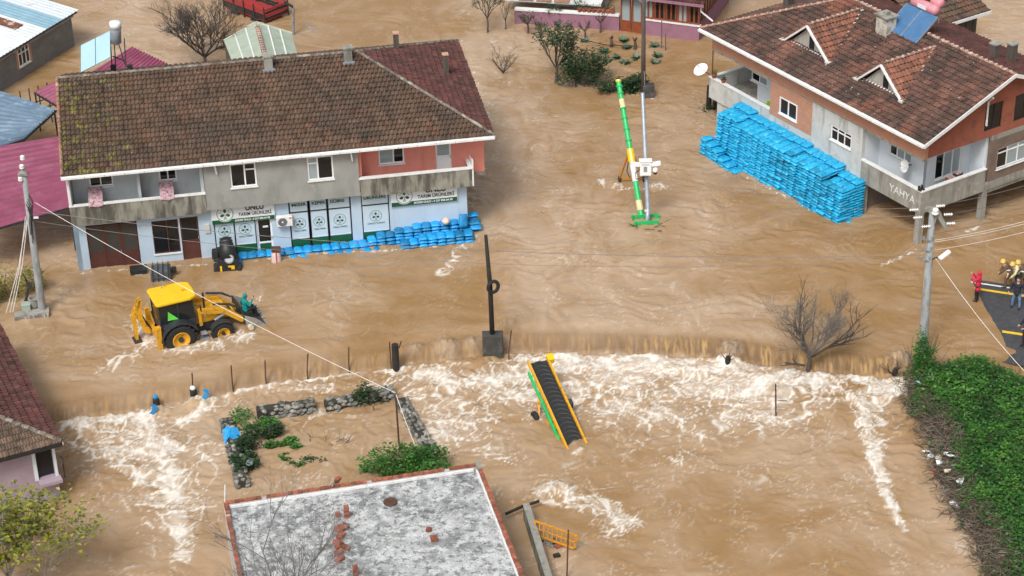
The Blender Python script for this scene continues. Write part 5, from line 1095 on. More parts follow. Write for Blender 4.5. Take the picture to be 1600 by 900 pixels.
# loose bricks on the slab
def onf(px, py): return FF.onz(px, py, fz-.2)
lb = MB(); lb.box((-.11,-.09,-.05), (.11,.09,.05)); lbm = lb.build('loose_brick', m_brick, None, loc=(0,0,-50), bevel=.008)
R = random.Random(12); i = 0
for (px, py, sx, sy, n) in ((533,828,8,6,8), (533,845,9,8,9), (536,860,8,6,7), (530,876,10,4,3), (524,866,4,4,2)):
    for q in range(n):
        p = onf(px+R.uniform(-sx,sx), py+R.uniform(-sy,sy)); w = FF.world(p.x, p.y, fz-.15 + .05*(q%3)); c = lbm if i == 0 else put(lbm, 'loose_brick'); c.location = w; c.rotation_euler = (R.uniform(-.4,.4), R.uniform(-.4,.4), R.uniform(0,3)); tag(c, 'broken red brick in the heap on the flat roof', 'brick', 'bricks heaped on the flat roof'); i += 1
for (px, py, sc, lab, rot) in ((670,829,(1.,1.2,1.2),'single brick lying by itself on the flat roof',1.4), (678,844,(1.2,1.5,2.),'brick block standing below the single brick on the flat roof',.2)):
    p = onf(px, py); c = put(lbm, 'loose_brick', FF.world(p.x, p.y, fz-.16+.05*(sc[2]-1)), None, (0,0,rot), sc); tag(c, lab, 'brick')
for (px, py, h, lab) in ((542,808,.62,'brick stub pier standing on the flat roof above the brick heap'), (556,899,.6,'brick stub pier at the bottom edge of the flat roof'), (528,806,.22,'low brick stub left of the brick pier on the flat roof')):
    p = onf(px, py); o = thing('brick_pier', lab, 'pier', FF.world(p.x, p.y, fz-.22), FF.a)
    for k in range(max(1, int(h/.1))): c = put(brick0, 'brick', (0,0,.05+k*.1), o, (0,0,rnd.uniform(-.05,.05)))
p = onf(610, 785); o = disc(None, Matrix(((1,0,0,0),(0,0,-1,0),(0,1,0,0),(0,0,0,1))), 0, 0, .30, m_rust, 0, .05, 'round_cover', 28); o.location = FF.world(p.x, p.y, fz-.2); tag(o, 'round rusty metal cover on the white flat roof', 'cover'); mb = MB(); mb.box((-.1,-.015,.05), (.1,.015,.09)); mb.build('handle', m_rust, o)
# broken chimney stub and pipes on the rear parapet
p = FF.onz(527, 754, fz); o = thing('brick_stub', 'broken brick stub with wires on the rear parapet', 'brick stub', FF.world(p.x, p.y, fz), FF.a)
for k in range(4): put(brick0, 'brick', (rnd.uniform(-.08,.08), rnd.uniform(-.05,.05), .05+.07*k), o, (rnd.uniform(-.3,.3), rnd.uniform(-.3,.3), rnd.uniform(0,3)))
mb = MB(); mb.tube([(-.35,0,0),(-.3,0,.4)], .02, 5); mb.tube([(-.2,-.05,0),(-.25,-.3,.1)], .04, 6); mb.build('wire_end', m_steel, o)
p = FF.onz(350, 770, fz); mb = MB(); mb.tube([(0,0,-.3),(.12,0,.85)], .035, 6); tag(mb.build('white_pipe', m_white, None, loc=FF.world(.05,-.05,fz), rz=0), 'white pipe leaning at the flat roof corner', 'pipe'); 

# ------------------------------------------------------------------ ruined dry-stone enclosure
m_stone = mat('field_stone', (.22,.21,.185), .92, .25, 3, .5, 25, rnd_=.45, spots=(((.06,.06,.045), 2.5, .55, .1, .75), ((.5,.49,.45), 4, .64, .06, .6)))
rocks = []
def rock(seed):
    R = random.Random(seed); b = bmesh.new(); bmesh.ops.create_icosphere(b, subdivisions=1, radius=1)
    for v in b.verts: v.co *= R.uniform(.78, 1.1); v.co.x *= 1.25; v.co.z *= .72
    me = bpy.data.meshes.new('stone'); b.to_mesh(me); b.free(); me.materials.append(m_stone); return me
rocks = [rock(i) for i in range(7)]
def stone_wall(label, a, b, h=.8, th=.55, r=.15, seed=1, z0=None):
    R = random.Random(seed); z0 = LOW-.1 if z0 is None else z0; A = P(*a, LOW+h); B = P(*b, LOW+h); A.z = B.z = 0; o = thing('stone_wall', label, 'stone wall', A, 0, None); d = B-A; L = d.length; dr = d.normalized(); s = Vector((-dr.y, dr.x, 0)); n = int(L/(r*2.0)); core = MB()
    core.beam(Vector((0,0,(z0+LOW+h)/2-.06)), d+Vector((0,0,(z0+LOW+h)/2-.06)), th*.78, h-.1); core.build('core', mat('dark_earth', (.04,.037,.03), .95) if 'dark_earth' not in bpy.data.materials else bpy.data.materials['dark_earth'], o)
    rowsz = int((h+.1)/(r*1.25))
    for lay_ in range(rowsz):
        top = lay_ == rowsz-1
        for side in (-1, 0, 1) if top else (-1, 1):
            for i in range(n):
                if R.random() < .06: continue
                p = dr*(L*(i+.5+R.uniform(-.25,.25)+.4*(lay_%2))/n) + s*(side*th*.42+R.uniform(-.03,.03)); z = z0 + r*.7 + lay_*r*1.25 + R.uniform(-.03,.05)
                sc = r*R.uniform(.8,1.25); m = bpy.data.objects.new('stone', R.choice(rocks)); COL.objects.link(m); m.parent = o; m.location = (p.x, p.y, z); m.rotation_euler = (R.uniform(-.4,.4), R.uniform(-.4,.4), math.atan2(dr.y, dr.x)+R.uniform(-.5,.5)); m.scale = (sc, sc, sc*R.uniform(.8,1.1))
    return o
stone_wall('dark dry stone wall at the back left of the flooded plot', (400,634), (490,622), .8, seed=1)
stone_wall('ivy topped dry stone wall at the back right of the flooded plot', (507,624), (612,603), .75, seed=2)
stone_wall('pale dry stone wall down the right side of the flooded plot', (626,617), (668,690), .6, .5, seed=3)
stone_wall('crumbling dry stone wall down the left side of the flooded plot', (352,648), (379,748), .6, .5, seed=4)
# concrete kerb wall and bits in the foreground, right of the flat roof
cw = thing('concrete_wall', 'narrow mossy concrete wall beside the flat roof', 'wall', P(822, 790, 0)*1.0); A = P(822, 786, .2); B = P(862, 915, .2); cw.location = (A.x, A.y, 0); mb = MB(); mb.beam(Vector((0,0,-.6)), (B-A)+Vector((0,0,-.6)), .26, 1.5); mb.build('wall', m_mossconc, cw)
mb = MB(); mb.beam(Vector((.0,0,.17)), (B-A)+Vector((0,0,.17)), .3, .05); mb.build('coping', m_conc, cw)
mb = MB(); a = P(790, 803, -.3); b = P(842, 783, -.3); mb.tube([(0,0,0), (b-a)*.5+Vector((0,0,.06)), b-a], .07, 7); tag(mb.build('log', m_blackwood, None, loc=a), 'dark log lying across the concrete wall beside the flat roof', 'log')
gt = thing('iron_gate', 'rusty orange iron gate leaning over the concrete wall', 'gate', P(836, 835, -.2)); o_ = gt.location; q = [Vector((0,0,.0)), P(896,857,-.5)-o_, P(902,838,.1)-o_, P(836,814,.4)-o_]
mb = MB()
for i in range(4): mb.beam(q[i], q[(i+1)%4], .07)
mb.build('frame', m_orange, gt)
for i in range(1, 9): t = i/9; mb = MB(); mb.beam(q[0].lerp(q[1], t), q[3].lerp(q[2], t), .045); mb.build('bar', m_orange, gt)
mb = MB(); mb.beam(q[0].lerp(q[3],.5), q[1].lerp(q[2],.5), .04); mb.build('cross_rail', m_orange, gt)
b_ = P(885, 905, LOW); mb = MB(); mb.tube([(0,0,-.5), Pd(888, 828, b_)-b_], .035, 6); tag(mb.build('iron_post', m_rust, None, loc=b_), 'thin rusty post at the bottom beside the orange gate', 'post')
for (px, py, r, lab) in ((873,856,.16,'dark red block on the rubble under the orange gate'), (870,870,.14,'dark grey block on the rubble under the orange gate')):
    mb = MB(); mb.obox((0,0,.05), (r*2,r*1.5,r*1.2)); tag(mb.build('block', m_brick if 'red' in lab else m_blackwood, None, loc=P(px,py,LOW+.05), rz=.4, bevel=.02), lab, 'block')
stone_wall('low heap of grey rubble under the orange gate', (850,838), (868,846), .25, .5, .12, seed=8)

# ------------------------------------------------------------------ sacks stacked against the water
def sack_mesh(name, w, l, h, m, seed):
    R = random.Random(seed); n1, n2 = 9, 7; vs = []; ph = R.uniform(0, 6)
    for top in (1, -1):
        for i in range(n1):
            for j in range(n2):
                a = -1+2*i/(n1-1); b = -1+2*j/(n2-1); e = (1-abs(a)**3.2)*(1-abs(b)**3.2); z = top*h/2*max(.12, e**.45)
                z += .012*math.sin(a*5+ph)*math.cos(b*4+ph) + (-.02*b*b if top > 0 else 0)
                vs.append((b*w/2*(1-.05*a*a), a*l/2*(1-.04*b*b), z + h/2))
    k = n1*n2; fs = []
    for i in range(n1-1):
        for j in range(n2-1):
            q = (i*n2+j, i*n2+j+1, (i+1)*n2+j+1, (i+1)*n2+j); fs.append(q); fs.append(tuple(k+x for x in q[::-1]))
    ring = [i*n2 for i in range(n1)] + [(n1-1)*n2+j for j in range(1, n2)] + [i*n2+n2-1 for i in range(n1-2, -1, -1)] + [j for j in range(n2-2, 0, -1)]
    for i in range(len(ring)): a, b = ring[i], ring[(i+1)%len(ring)]; fs.append((a, b, k+b, k+a))
    mb = MB(); mb.add(vs, fs); me = mb.mesh(name, True); b = bmesh.new(); b.from_mesh(me); bmesh.ops.recalc_face_normals(b, faces=b.faces[:]); b.to_mesh(me); b.free(); me.materials.append(m); return me
SL = [sack_mesh('sack', .5, .74, .17, m_sack, i) for i in range(4)]; SR_ = [sack_mesh('sack', .52, .74, .175, m_sackr, 10+i) for i in range(4)]
RS = random.Random(77); nsack = 0
ORD = ['first','second','third','fourth','fifth','sixth','seventh','eighth','ninth','tenth','eleventh','twelfth','thirteenth','fourteenth','fifteenth','sixteenth','seventeenth','eighteenth','nineteenth','twentieth','twenty first','twenty second','twenty third','twenty fourth','twenty fifth','twenty sixth']
def sack(meshes, p, rz, label, group, tilt=.05, sc=1.0):
    o = bpy.data.objects.new('sack', RS.choice(meshes)); COL.objects.link(o); o.location = p; o.rotation_euler = (RS.uniform(-tilt,tilt), RS.uniform(-tilt,tilt), rz + RS.uniform(-.08,.08) + (math.pi if RS.random() < .5 else 0)); o.scale = (sc*RS.uniform(.97,1.08), sc*RS.uniform(.96,1.05), sc*RS.uniform(.95,1.1)); return tag(o, label, 'sack', group)
def levels(u): return 2 if u < 15.3 else 3 if u < 15.9 else 4 if u < 16.6 else 5 if u < 17.6 else 6
lowl = 'blue sack in the low row across the shop front panels'; hil = 'blue sack in the high heap at the right end of the shop front'; frl = 'blue sack in the lower front tier at the right end of the shop'
u = 8.55; cn = 0
while u < 20.6:
    n = levels(u)
    for k in range(n): sack(SL, LF.world(u, .10 + .03*(k%2) + .05*k*(k > 1), -.08 + k*.158), LF.a, 'blue sack at the shop front, %s column from the black machine, layer %s up' % (ORD[cn], ORD[k]), 'blue sacks at the shop front')
    if u > 16.4:
        for k in range(max(1, n-2)): sack(SL, LF.world(u+.2, -.58 + .06*k, -.1 + k*.158), LF.a, 'blue sack in the lower front tier before the %s column, layer %s up' % (ORD[cn], ORD[k]), 'blue sacks at the shop front')
    elif u > 10.4 and RS.random() < .6: sack(SL, LF.world(u+.2, -.28, -.1), LF.a, 'blue sack lying in the water before the %s column of the shop sacks' % ORD[cn], 'blue sacks at the shop front')
    u += .49; cn += 1
for k in range(4): sack(SL, LF.world(20.95, .35 + .25*(k % 2), -.1 + k*.17), LF.a + 1.5, 'blue sack in the near stack round the shop corner, layer %s up' % ORD[k], 'blue sacks at the shop front')
for k in range(5): sack(SL, LF.world(20.9, 1.2, -.1 + k*.17), LF.a + 1.5, 'blue sack in the far stack round the shop corner, layer %s up' % ORD[k], 'blue sacks at the shop front')
o = sack(SL, LF.world(20.3, .05, .95), LF.a, 'blue sack tipped upright on the corner of the high heap', 'blue sacks at the shop front', .1); o.rotation_euler = (1.15, .1, LF.a+.15)
for k in range(3): o = sack(SL, LF.world(8.25, -.55, -.12+.16*k), LF.a+.2, 'blue sack in the short pile beside the black machine, layer %s up' % ORD[k], 'blue sacks at the shop front', .08, .75)
# pale sack with a red seam standing in front, dark bundle on top
ps = thing('pale_sack', 'upright pale pink sack with red stripe in front of the shop', 'sack', LF.world(10.25, -.75, -.1), LF.a); mb = MB()
for i in range(1): mb.lathe([(.05,0),(.25,.02),(.25,.3),(.23,.7),(.19,.98),(.15,1.0),(.04,.98)], 12)
o = mb.build('bag', mat('pale_pink_weave', (.66,.52,.50), .8, .08, 4), ps, smooth=True); o.scale = (1.05,.7,.8); mb = MB(); mb.box((-.025,-.2,.03), (.03,-.12,.78)); mb.build('red_stripe', mat('red_stripe', (.5,.06,.07), .7), ps)
mb = MB(); mb.obox((.03,0,.9), (.5,.3,.26), Matrix.Rotation(.1,3,'Y')); tag(mb.build('bundle', m_rust, None, loc=ps.location, rz=LF.a, bevel=.05), 'dark brown bundle resting on the upright pale sack', 'bundle')
mb = MB(); mb.lathe([(.03,0),(.2,.03),(.2,.3),(.14,.42),(.04,.45)], 10); o = mb.build('pale_sack', mat('pale_weave', (.7,.55,.5), .8, .15, 4), None, loc=LF.world(19.3, .05, 1.02), rz=.3, smooth=True); o.rotation_euler = (1.0, .2, .3); tag(o, 'small pale sack lying on the high heap of blue sacks', 'sack')
# tall azure stack under the right-hand house
top_ = lambda v: float(np.interp(v, [4.2, 5.9, 6.0, 8.5, 12, 15], [2.0, 2.05, 2.3, 2.42, 2.55, 2.6]))
inner = MB(); ncount = 0; v = 4.45; SACKS = []
RL = 'azure sack in the tall front face of the stack under the corner house'; col = 0
def stuff_sack(mb, p, rz):
    me = RS.choice(SR_); R3 = Matrix.Translation(p) @ Matrix.Rotation(rz + RS.uniform(-.1,.1), 4, 'Z') @ Matrix.Rotation(RS.uniform(-.06,.06), 4, 'X'); mb.add([R3 @ q.co for q in me.vertices], [tuple(f.vertices) for f in me.polygons])
while v < 15.0:
    rows = int((top_(v)+.15)/.16)
    jut = RS.uniform(-.09, .09)
    for k in range(rows):
        p = RF.world(-1.62 + jut + RS.uniform(-.05,.05) + .018*k, v + .03*math.sin(k*2.3), -.15 + k*.16)
        lab = 'azure sack, %s column from the near corner of the tall stack, layer %s up' % (ORD[col], ORD[k])
        if ncount < 165 : sack(SR_, p, RF.a + math.pi/2, lab, 'azure sacks under the corner house', .05); ncount += 1
        else: stuff_sack(inner, p, RF.a + math.pi/2)
    for j, du in enumerate((-.95, -.3)):
        for k in range(rows-2, rows+(1 if j else 0)): stuff_sack(inner, RF.world(du + RS.uniform(-.05,.05), v, -.1 + k*.16), RF.a + math.pi/2)
    v += .535; col += 1
for k in range(12):
    for du in (-.95, -.35): stuff_sack(inner, RF.world(du, 4.45, -.15 + k*.16), RF.a + math.pi/2)
for v in np.arange(11.7, 15.2, .54):
    for k in range(max(1, int((v-11.0)*2.1))): stuff_sack(inner, RF.world(-2.35 + RS.uniform(-.05,.05), float(v), -.15 + k*.16), RF.a + math.pi/2)
for k in range(15): stuff_sack(inner, RF.world(-.9, 15.1, -.15 + k*.16), RF.a + math.pi/2)
inner.M = None
o = raw('sack_stack', inner.v, inner.f, m_sackr, None, True); tag(o, 'azure sacks filling the top and back of the tall stack', 'sacks'); o['kind'] = 'stuff'
sack(SR_, P(1327, 348, -.04), .8, 'single azure sack afloat beside the stack corner', None, .05, .5)
b_ = RF.world(-1.95, 14.7, 1.15); mb = MB(); mb.beam((0,0,0), P(1134,210,1.1)-b_, .1, .07); tag(mb.build('plank', m_white, None, loc=b_), 'pale plank sticking out of the azure sack stack', 'plank')

# ------------------------------------------------------------------ backhoe loader
wr = P(284, 541, 0); wf = P(347, 526, 0); ja = math.atan2(wf.y-wr.y, wf.x-wr.x); GZ = -.38
fx_, fy_ = math.cos(ja), math.sin(ja); ctr = Vector((wr.x, wr.y, GZ)) + Vector((-fy_, fx_, 0))*1.1
jc = thing('backhoe_loader', 'yellow backhoe loader driving through the flood', 'loader', ctr, ja)
RY = Matrix.Rotation(math.pi/2, 3, 'X')
def wheel(parent, x, y, r, w, hubm):
    mb = MB(); mb.lathe([(r*.55,-w/2),(r*.86,-w/2),(r*.97,-w*.38),(r,-w*.2),(r,w*.2),(r*.97,w*.38),(r*.86,w/2),(r*.55,w/2)], 28, (x, y, r), RY, caps=False); o = mb.build('wheel', m_rubber, parent)
    n = 18
    lug = MB()
    for i in range(n):
        a = 2*math.pi*i/n
        for s in (-1, 1):
            aa = a + (math.pi/n if s > 0 else 0); Rm = Matrix.Rotation(-aa, 3, 'Y'); lug.obox(Vector((x, y, r)) + Rm @ Vector((0, s*w*.24, r*1.0)), (.09, w*.46, .07), Rm @ Matrix.Rotation(s*.5, 3, 'Z'))
    lug.build('tread', m_rubber, o, kind='stuff')
    for s in (-1, 1):
        mb = MB(); mb.lathe([(r*.16,.02),(r*.3,.03),(r*.44,.10),(r*.53,.16),(r*.57,.15),(r*.57,.05),(r*.16,.0)], 24, (x, y+s*(w/2-.14), r), RY if s < 0 else Matrix.Rotation(-math.pi/2, 3, 'X')); mb.build('rim', hubm, o)
        mb = MB(); mb.lathe([(.02,.1),(r*.17,.1),(r*.17,-.02),(.02,-.02)], 14, (x, y+s*(w/2-.12), r), RY if s < 0 else Matrix.Rotation(-math.pi/2, 3, 'X')); mb.build('hub', m_darkmetal, o)
for y in (-1.0, 1.0): wheel(jc, 0, y, .78, .46, m_yellow); wheel(jc, 2.15, y, .56, .36, m_yellow)
mb = MB(); mb.box((-.7,-.42,.55), (2.75,.42,1.02)); mb.build('chassis', m_darkmetal, jc, bevel=.03)
mb = MB(); mb.tube([(2.15,-.85,.56),(2.15,.85,.56)], .1, 8); mb.build('front_axle', m_darkmetal, jc)
mb = MB(); mb.prism([(.95,1.02),(2.72,1.02),(2.8,1.3),(2.6,1.6),(.95,1.78)], -.46, .46, 'y'); mb.build('bonnet', m_yellow, jc, bevel=.06)
mb = MB(); mb.box((2.76,-.34,1.06), (2.84,.34,1.36)); mb.build('grille', m_black, jc, bevel=.02)
text('JCB', .26, m_signwhite, jc, Matrix(((1,0,0,1.75),(0,0,-1,-.468),(0,1,0,1.5),(0,0,0,1))), bold=.01, width=.62)
mb = MB(); mb.box((1.1,-.475,1.1), (2.3,-.463,1.28)); mb.build('side_vent', m_yellow, jc)
m_cab = mat('charcoal_paint', (.03,.035,.042), .5, .1, 3); m_cabglass = glass('cab_glass', (.016,.02,.022), .05)
mb = MB(); mb.prism([(-.78,.95),(.95,.95),(1.0,1.55),(-.85,1.55)], -.74, .74, 'y'); mb.build('cab_base', m_cab, jc, bevel=.04)
mb = MB(); mb.prism([(-.83,1.56),(.97,1.56),(.82,2.68),(-.86,2.68)], -.70, .70, 'y'); mb.build('cab_glass', m_cabglass, jc)
mb = MB()
for (x0, x1) in ((-.82,-.86), (.97,.82), (.1,.08)):
    for y in (-.72, .72): mb.beam((x0,y,1.56), (x1,y,2.68), .07)
mb.build('cab_pillars', m_cab, jc)
mb = MB(); mb.prism([(-1.0,-.78),(-.85,-.9),(.75,-.88),(1.08,-.7),(1.12,0),(1.08,.7),(.75,.88),(-.85,.9),(-1.0,.78)], 2.68, 2.84, 'z'); mb.build('cab_roof', m_yroof, jc, bevel=.06)
mb = MB(); mb.box((.55,-.12,2.842), (.75,.05,2.9)); mb.build('roof_hatch', m_yellow, jc, bevel=.01)
mb = MB(); mb.add([(-.45,-.735,1.75),(.1,-.735,1.72),(-.4,-.735,2.25)], [(0,1,2)]); mb.add([(-.45,-.74,1.75),(.1,-.74,1.72),(-.4,-.74,2.25)], [(2,1,0)]); mb.build('driver_vest', mat('hi_vis_green', (.15,.75,.08), .7), jc)
mb = MB(); mb.box((-.1,-.728,1.58), (.1,-.722,1.64)); mb.build('sticker', m_signwhite, jc)
for y in (-1, 1):                                     # mudguards
    vs = []; n = 10
    for k in range(n+1):
        a = math.radians(200 - k*(190)/n*1.0); a = math.radians(25 + 150*k/n)
        for yy in (y*.74, y*1.26):
            for rr in (.88, .94): vs.append((rr*math.cos(a)*1.05, yy, .78+rr*math.sin(a)))
    fs = []
    for k in range(n):
        b0 = k*4; c0 = b0+4; fs += [(b0+1, b0+3, c0+3, c0+1), (b0, c0, c0+2, b0+2), (b0+2, c0+2, c0+3, b0+3), (b0, b0+1, c0+1, c0)]
    fs += [(0,2,3,1), (n*4, n*4+1, n*4+3, n*4+2)]
    mb = MB(); mb.add(vs, fs); mb.build('mudguard', m_cab, jc)
    vs = []
    for k in range(n+1):
        a = math.radians(30 + 120*k/n)
        for yy in (y*.80, y*1.2):
            for rr in (.63, .67): vs.append((2.15+rr*math.cos(a), yy, .56+rr*math.sin(a)))
    mb = MB(); mb.add(vs, fs); mb.build('front_mudguard', m_cab, jc)
    for k in range(2): mb = MB(); mb.box((.98+.06*k, y*.95-.16, .45+.28*k), (1.42-.06*k, y*.95+.16, .5+.28*k)); mb.build('step', m_steel, jc)
    # loader arm, rams
    ay = y*.62; arm = [(1.15,1.95), (2.45,1.72), (3.35,.98), (3.42,.72), (3.22,.70), (2.35,1.42), (1.1,1.68)]
    mb = MB(); mb.prism(arm, ay-.08, ay+.08, 'y'); mb.build('loader_arm', m_yellow, jc, bevel=.015)
    mb = MB(); mb.tube([(1.9,ay-.0,1.12),(2.5,ay,1.38),(2.75,ay,1.45)], [.07,.07,.045], 8); mb.build('lift_ram', m_steel, jc)
    mb = MB(); mb.tube([(1.9,ay-.02*y,2.02),(2.7,ay-.02*y,1.82),(3.15,ay-.02*y,1.5)], [.065,.065,.04], 8); mb.build('bucket_ram', m_darkmetal, jc)
    mb = MB(); mb.beam((1.15,ay,1.95), (1.2,ay,1.0), .1, .16); mb.build('arm_tower', m_yellow, jc)
mb = MB(); mb.beam((2.95,-.62,1.14), (2.95,.62,1.14), .14); mb.build('arm_cross_tube', m_yellow, jc)
# bucket: curled back, open end forward
pr_ = [(3.30,1.28),(3.38,1.22),(3.44,.72),(3.68,.48),(4.33,.55),(4.36,.49),(3.63,.38),(3.34,.66)]
mb = MB(); mb.prism(pr_, -1.12, 1.12, 'y'); bk = mb.build('bucket', m_darkmetal, jc)
for y in (-1.15, 1.12):
    mb = MB(); mb.prism([(3.30,1.28),(3.34,.66),(3.63,.38),(4.36,.49),(3.88,.98)], y, y+.03, 'y'); mb.build('bucket_side', mat('worn_grey_paint', (.30,.28,.25), .7, .2, 4) if y < 0 else bpy.data.materials['worn_grey_paint'], bk)
for k in range(8): mb = MB(); mb.box((4.34,-1.05+k*.28,.48), (4.50,-.97+k*.28,.53)); mb.build('tooth', m_steel, bk)
mb = MB(); mb.lathe([(.02,-.1),(.14,-.1),(.14,.1),(.02,.1)], 12, (3.53,-1.24,.62), RY); mb.build('pin_boss', mat('cream_paint', (.55,.5,.36), .6), bk)
mb = MB(); mb.tube([(1.55,-.2,1.7),(1.55,-.2,2.55)], .05, 8); mb.build('exhaust', m_black, jc)
mb = MB(); mb.tube([(-.3,.6,2.8),(-.2,.65,3.1)], .02, 5); mb.obox((-.2,.65,3.12), (.1,.1,.12)); mb.build('work_lamp', m_steel, jc)
for y in (-.8, .8): mb = MB(); mb.beam((.95,y,2.3), (1.15,y*1.25,2.3), .02); mb.obox((1.16,y*1.3,2.2), (.04,.16,.3)); mb.build('mirror', m_black, jc)
# backhoe at the rear
mb = MB(); mb.box((-1.1,-1.0,.7), (-.9,1.0,1.05)); mb.build('rear_frame', m_yellow, jc, bevel=.02)
for y in (-1.02, 1.02):
    mb = MB(); mb.box((-1.16,y-.11,.25), (-.92,y+.11,1.72)); sb = mb.build('stabiliser', m_yellow, jc, bevel=.015); mb = MB(); mb.box((-1.12,y-.07,-.02), (-.96,y+.07,.25)); mb.obox((-1.04,y,.0), (.45,.3,.06)); mb.build('stabiliser_foot', m_darkmetal, sb)
    mb = MB(); mb.beam((-.98,y*.95,1.7), (-.9,y*.4,1.05), .09); mb.build('brace', m_yellow, sb)
for s in (-.1, .1): mb = MB(); mb.prism([(-1.15,.75),(-1.45,.85),(-1.75,1.7),(-1.62,2.75),(-1.45,2.78),(-1.48,1.75),(-1.2,1.0)], s-.03+.25, s+.03+.25, 'y'); mb.build('boom_plate', m_yellow, jc)
mb = MB(); mb.tube([(-1.3,.25,1.1),(-1.55,.25,1.9),(-1.55,.25,2.4)], [.08,.08,.05], 8); mb.build('boom_ram', m_darkmetal, jc)
for s in (-.1, .1): mb = MB(); mb.prism([(-1.45,2.78),(-1.62,2.7),(-2.0,1.9),(-1.95,.55),(-1.8,.5),(-1.8,1.75)], s-.03+.25, s+.03+.25, 'y'); mb.build('dipper_plate', m_yellow, jc)
mb = MB(); mb.tube([(-1.72,.25,2.3),(-1.92,.25,1.4),(-1.9,.25,.9)], [.07,.07,.045], 8); mb.build('dipper_ram', m_yroof, jc)
mb = MB(); mb.prism([(-2.05,.55),(-1.7,.6),(-1.55,.25),(-1.75,.0),(-2.1,.1)], -.05, .55, 'y'); mb.build('rear_bucket', m_darkmetal, jc, bevel=.02)
mb = MB()
for k in range(4): mb.tube([(-1.1,.1+.07*k,1.0),(-1.35,.12+.07*k,1.35+.05*k),(-1.5,.16+.05*k,2.0)], .018, 5)
mb.build('hoses', m_black, jc)

